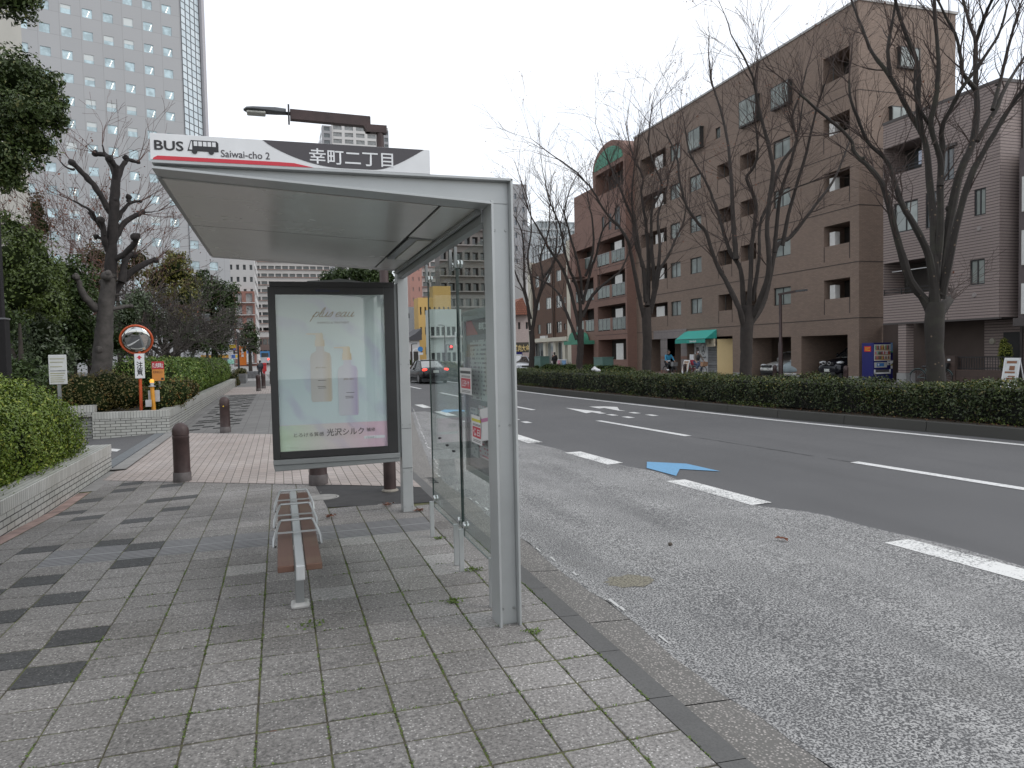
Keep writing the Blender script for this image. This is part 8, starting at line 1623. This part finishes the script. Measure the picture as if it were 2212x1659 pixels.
# sandwich boards, red bench, chairs
def aboard(label, x, y, w, h, m_face, rot=0, lean=.25):
    o = thing('sandwich_board', label, 'sign board', (x, y, -.05)); q = MB()
    q.add([(x, y-w/2, 0), (x, y+w/2, 0), (x+lean, y+w/2, h), (x+lean, y-w/2, h), (x+.03, y-w/2, 0), (x+.03, y+w/2, 0), (x+lean+.03, y+w/2, h), (x+lean+.03, y-w/2, h)], [(0, 1, 2, 3), (7, 6, 5, 4), (0, 4, 5, 1), (1, 5, 6, 2), (2, 6, 7, 3), (3, 7, 4, 0)]); q.build('frame', M_white, o)
    q = MB(); d = -.008; a, b = .06, w/2-.05; f = lambda yy, t: (x+lean*t+d, y+yy, h*t); q.quad(f(-b, .22), f(b, .22), f(b, .94), f(-b, .94)); fc = q.build('face', m_face, o, fix=False)
    q = MB(); d = -.013
    for t0, t1, y0, y1 in ((.82, .9, -.8, .7), (.6, .74, -.6, .2), (.5, .56, -.7, .8), (.3, .36, -.8, .5), (.38, .42, -.8, .2)): q.quad(f(b*y0, t0), f(b*y1, t0), f(b*y1, t1), f(b*y0, t1))
    q.build('print', mat('board_print', (.24, .11, .06), .6), fc, fix=False)
    q = MB(); q.bar((x+.5, y-w/2+.03, -.05), (x+lean, y-w/2+.03, h), .03); q.bar((x+.5, y+w/2-.03, -.05), (x+lean, y+w/2-.03, h), .03)
    for s_ in (-1, 1): q.bar((x+.01, y+s_*(w/2-.03), -.05), (x+.01, y+s_*(w/2-.03), 0), .03)
    q.build('stay', M_white, o); return o
c_ = g8(468, 640, 26.0); aboard('small leaning menu board left of the red bench', 26.0, c_.y, .75, .95, mat('menu_face', (.55, .48, .40), .6))
c_ = PX(2177, 825, 25.3); aboard('tall pale sandwich board at the right edge below the house', 25.3, c_.y, .62, 1.12, mat('clinic_face', (.58, .60, .60), .5), 0, .22)
rb = thing('red_bench', 'red bench and stools standing in front of the white shop panel', 'bench', (26.4, gy(560), -.05)); y0, y1 = g8(615, 600, 26.4).y, g8(478, 600, 26.4).y
q = MB(); q.box(26.2, 26.6, y0, y1, .36, .41); q.build('seat', mat('bench_red', (.22, .018, .03), .5), rb); q = MB(); q.box(26.55, 26.6, y0, y0+(y1-y0)*.62, .62, .95); q.build('backrest', mat('backrest_red', (.42, .03, .06), .5), rb); q = MB(); q.box(26.57, 26.62, y0, y0+(y1-y0)*.62, .96, 1.32); q.build('white_back_board', M_white, rb)
q = MB()
for y in (y0+.1, y0+.75, y1-.75, y1-.1): q.bar((26.25, y-.25, -.05), (26.5, y+.25, .36), .03); q.bar((26.25, y+.25, -.05), (26.5, y-.25, .36), .03)
q.build('legs', mat('bench_red', (.22, .018, .03)), rb)
# far end of the pavement
def post_sign(label, u0, u1, v0, v1, Y, parts, cat='sign', name='pylon_sign'):
    a, b = PY(u0, v1, Y), PY(u1, v0, Y); o = thing(name, label, cat, ((a.x+b.x)/2, Y, a.z)); H_ = b.z-a.z; Wd = b.x-a.x
    for k, (nm, s0, s1, t0, t1, c) in enumerate(parts): q = MB(); q.box(a.x+Wd*s0, a.x+Wd*s1, Y-.012*k-.01, Y+.3, a.z+H_*t0, a.z+H_*t1); q.build(nm, flat('pylon_%02d%02d%02d' % tuple(int(x*99) for x in c), c), o)
    return o, a, b, H_, Wd
o, a, b, H_, Wd = post_sign('orange and white post office pylon sign beyond the hedge', 517, 530.5, 731, 789, 80, [('panel', 0, 1, 0, 1, (.60, .60, .60)), ('orange_field', 0, 1, 0, .72, (.62, .17, .02))])
text('post_words', ['郵', '便', '局'], a.x+Wd*.3, a.x+Wd*.7, a.z+H_*.30, a.z+H_*.62, 79.95, '-Y', M_white, o, .03, vertical=True)
q = MB(); q.box(a.x+Wd*.15, a.x+Wd*.85, 79.96, 79.98, a.z+H_*.87, a.z+H_*.90); q.box(a.x+Wd*.15, a.x+Wd*.85, 79.96, 79.98, a.z+H_*.82, a.z+H_*.845); q.box(a.x+Wd*.43, a.x+Wd*.57, 79.96, 79.98, a.z+H_*.76, a.z+H_*.82); q.build('postal_mark', M_red, o)
o, a, b, H_, Wd = post_sign('narrow white bank pylon sign with yellow and blue patches', 533, 544.5, 738, 783, 84, [('panel', 0, 1, 0, 1, (.62, .62, .62)), ('yellow_patch', .1, .9, .58, .70, (.6, .45, .05)), ('blue_patch', .1, .9, .44, .56, (.08, .15, .45)), ('dark_patch', .3, .9, .25, .30, (.1, .1, .1))]); text('pylon_words', 'f', a.x+Wd*.35, a.x+Wd*.65, a.z+H_*.78, a.z+H_*.92, 83.9, '-Y', M_black, o)
post_sign('yellow direction sign low among the trees', 496, 509, 744.5, 756.5, 79, [('panel', 0, 1, .35, 1, (.62, .42, .03)), ('black_panel', 0, .6, 0, .34, (.03, .03, .03)), ('blue_square', .62, 1, 0, .34, (.15, .15, .45))], name='direction_sign')
post_sign('blue and white parking sign on the fence beyond the hedge', 499.5, 513.5, 764.5, 775.5, 76, [('panel', 0, 1, 0, 1, (.55, .57, .6)), ('blue_field', .05, .62, .15, .85, (.06, .14, .42)), ('yellow_square', .66, .95, .25, .8, (.6, .42, .05))], name='parking_sign')
a, b = PY(434, 774, 86), PY(494, 766, 86); o = thing('site_fence', 'orange and yellow striped fence panels beyond the trees', 'fence', (a.x, 86, -.1))
q = MB()
for k in range(8): q.box(a.x+(b.x-a.x)*k/8, a.x+(b.x-a.x)*(k+.93)/8, 86, 86.1, a.z, b.z)
q.build('panels', mat('fence_amber', (.50, .26, .03), .6, 0, .4, .7), o); q = MB(); q.box(a.x, b.x, 86.02, 86.2, -.1, a.z); q.build('base_wall', mat('fence_base', (.12, .12, .12)), o)
def lantern(label, u, v0, v1, Y, wu, kind): 
    k = pxs(u, v0, Y); t = PY(u, v0, Y); bz = .0; o = thing('park_lamp', label, 'lamp post', (t.x, Y, bz)); w = wu*k
    q = MB(); q.tube([(t.x, Y, bz), (t.x, Y, t.z-.1)], [.09, .06], 10); q.build('pole', M_black, o, smooth=True)
    if kind: q = MB(); q.box(t.x-w, t.x+w, Y-w, Y+w, t.z-.42, t.z-.05); q.build('lantern', mat('lantern_glass', (.14, .145, .15), .3, .3), o); q = MB(); q.box(t.x-w*1.1, t.x+w*1.1, Y-w*1.1, Y+w*1.1, t.z-.05, t.z+.02); q.build('cap', M_alud, o)
    else: q = MB(); q.lathe([(w, -.22), (w*1.2, -.12), (w*.6, .08), (.001, .1)], (t.x, Y, t.z), 14); q.build('lamp_head', flat('lamp_white', (.6, .6, .6)), o, smooth=True)
lantern('black park lamp with a square lantern before the dark evergreen', 444.5, 679, 775, 46, 7, 1); lantern('dark park lamp with a small white head left of the orange pylon', 513, 713, 790, 66, 3.4, 0)
c_ = PY(570, 803, 72); pb_ = thing('post_box', 'red pillar post box beyond the walking person', 'post box', (c_.x, 72, -.05)); a = PY(567, 783, 72); q = MB(); q.box(c_.x-.24, c_.x+.24, 72, 72.4, .45, 1.25); q.build('box', mat('post_red2', (.48, .02, .025), .4), pb_, bevel=.03); q = MB(); q.box(c_.x-.12, c_.x+.12, 72.1, 72.3, -.05, .45); q.build('leg', M_red, pb_); q = MB(); q.box(c_.x-.15, c_.x+.15, 71.985, 72.0, 1.02, 1.07); q.build('slot', M_black, pb_)
for k in range(3): a = PY(533+9*k, 803, 68); o = thing('stone_block', ['left grey granite seat block beyond the planter box', 'middle grey granite seat block beyond the planter box', 'right grey granite seat block nearest the walking person'][k], 'stone block', (a.x+.2, 68, -.05), 'granite blocks beyond the planter box'); q = MB(); q.box(a.x, a.x+.36, 67.7, 68.3, -.05, .58); q.build('block', mat('grey_stone', (.16, .16, .165), .8, 0, .25, 4), o, bevel=.03)
a, b = PY(514, 822, 55), PY(531, 822, 55); pl_ = thing('planter_box', 'low grey planter box with russet shrubs beyond the hedge', 'planter', ((a.x+b.x)/2, 55, -.05)); q = MB(); q.box(a.x, b.x, 55, 58, -.05, .62)
q.build('box', mat('grey_slats', (.20, .205, .205), .7, 0, .12, 3), pl_); q = MB()
for z in np.arange(.0, .6, .09): q.box(a.x-.004, b.x+.004, 54.99, 55, z, z+.02)
q.build('slat_gaps', M_line, pl_); shrub('green and rust shrub growing in the grey planter box', [((a.x+b.x)/2-.1, 56.4, .75, .40, 1.3, .28)], 160, .09, M_az, 97)
a, b = PY(491.5, 786, 53), PY(505.5, 776, 53); o = thing('map_stand', 'small tilted green and white map stand at the end of the hedge', 'map stand', ((a.x+b.x)/2, 53, .0)); q = MB(); q.add([(a.x, 52.9, a.z), (b.x, 52.9, a.z), (b.x, 53.1, b.z), (a.x, 53.1, b.z), (a.x, 52.93, a.z-.03), (b.x, 52.93, a.z-.03), (b.x, 53.13, b.z-.03), (a.x, 53.13, b.z-.03)], [(0, 1, 2, 3), (7, 6, 5, 4), (0, 4, 5, 1), (1, 5, 6, 2), (2, 6, 7, 3), (3, 7, 4, 0)]); q.build('panel', mat('map_panel', (.22, .45, .36), .4, 0, .5, 9), o); q = MB(); q.bar((b.x-.1, 53.1, -.05), (b.x-.1, 53.1, a.z+.1), .09); q.build('post', M_white, o)
# things seen past the column and through the glass
q = G(974, 795, -.1); Yt = 82; a = PY(974, 750, Yt); ts = thing('traffic_light', 'traffic signal showing red seen through the shelter glass', 'traffic light', (PY(990, 790, Yt).x, Yt, -.1)); px_ = PY(962, 700, Yt).x
q = MB(); q.tube([(px_, Yt, -.1), (px_, Yt, PY(962, 744, Yt).z)], .11, 10); q.bar((px_, Yt, PY(962, 745, Yt).z), (a.x, Yt, PY(974, 745, Yt).z), .09); q.build('pole', mat('signal_grey', (.16, .17, .17), .5), ts); q = MB(); q.box(a.x-.22, a.x+.22, Yt-.15, Yt+.15, PY(974, 757, Yt).z, PY(974, 746, Yt).z); hd_ = q.build('head', M_black, ts, bevel=.03); q = MB(); q.lathe([(.001, -.18), (.13, -.17), (.13, -.15), (.001, -.15)], (a.x, Yt, PY(974, 749, Yt).z), 16, 'Y'); q.build('red_lens', emit('signal_red', (1, .04, .04), 5.), hd_)
a, b = PY(983.5, 746, 93), PY(990.5, 717, 93); o = thing('hanging_sign', 'white vertical clinic sign with dark characters seen through the glass', 'sign', ((a.x+b.x)/2, 93, a.z)); q = MB(); q.box(a.x, b.x, 93, 93.2, a.z, b.z); q.build('panel', M_white, o); text('sign_words', list('石田歯科医院'), a.x+.09, b.x-.09, a.z+.1, b.z-.1, 92.97, '-Y', mat('dark_green_ink', (.03, .08, .06)), o, .02, vertical=True)
a = PY(905, 760, 84); o = thing('direction_post', 'white bent pole with round blue and square signs beside the ochre building', 'sign', (PY(896, 780, 84).x, 84, -.1)); x_ = PY(905, 757, 84).x; q = MB(); q.tube([(x_-.7, 84, -.1), (x_-.7, 84, a.z+.1), (x_-.55, 84, a.z+.3), (x_, 84, a.z+.32)], .06, 8); q.build('pole', M_white, o); q = MB(); q.lathe([(.001, -.08), (.3, -.08), (.3, -.05), (.001, -.05)], (x_+.15, 84, a.z+.3), 18, 'Y'); q.build('blue_disc', flat('disc_blue', (.04, .22, .55)), o); q = MB(); q.box(x_-.1, x_+.45, 83.92, 83.95, a.z-.35, a.z-.08); q.build('white_plate', M_white, o)
for Yc, u, vt, du, lb in ((86, 889, 744, 12, 'thin dark street lamp with a level arm left of the ochre building'), (90, 960, 704, -14, 'thin grey street lamp with a long arm before the mint clinic')):
    a = PY(u, vt, Yc); e = PY(u+du, vt-2, Yc); o = thing('street_lamp', lb, 'street lamp', (a.x, Yc, -.1)); q = MB(); q.tube([(a.x, Yc, -.1), (a.x, Yc, a.z)], [.09, .06], 8); q.bar((a.x, Yc, a.z), (e.x, Yc, e.z), .08); q.build('pole', M_brown, o); q = MB(); q.box(min(a.x, e.x)+(0 if du < 0 else abs(e.x-a.x)-.6), min(a.x, e.x)+(.6 if du < 0 else abs(e.x-a.x)), Yc-.1, Yc+.1, e.z-.08, e.z+.06); q.build('lamp_head', M_alud, o)
a = PY(1105, 800, 74); vm2 = thing('vending_machine', 'small distant blue vending machine below the tiled house', 'vending machine', (PY(1118, 785, 86).x, 86, -.05)); x_ = PY(1112, 780, 86).x; q = MB(); q.box(x_, x_+1.0, 86, 86.7, -.05, 1.75); q.build('cabinet', M_vb, vm2); q = MB(); q.box(x_+.08, x_+.92, 85.98, 86, .95, 1.5); q.build('display', mat('display_white', (.5, .52, .5)), vm2)
bpy.data.objects.remove(rgw)
bpy.data.objects.remove(_FO)
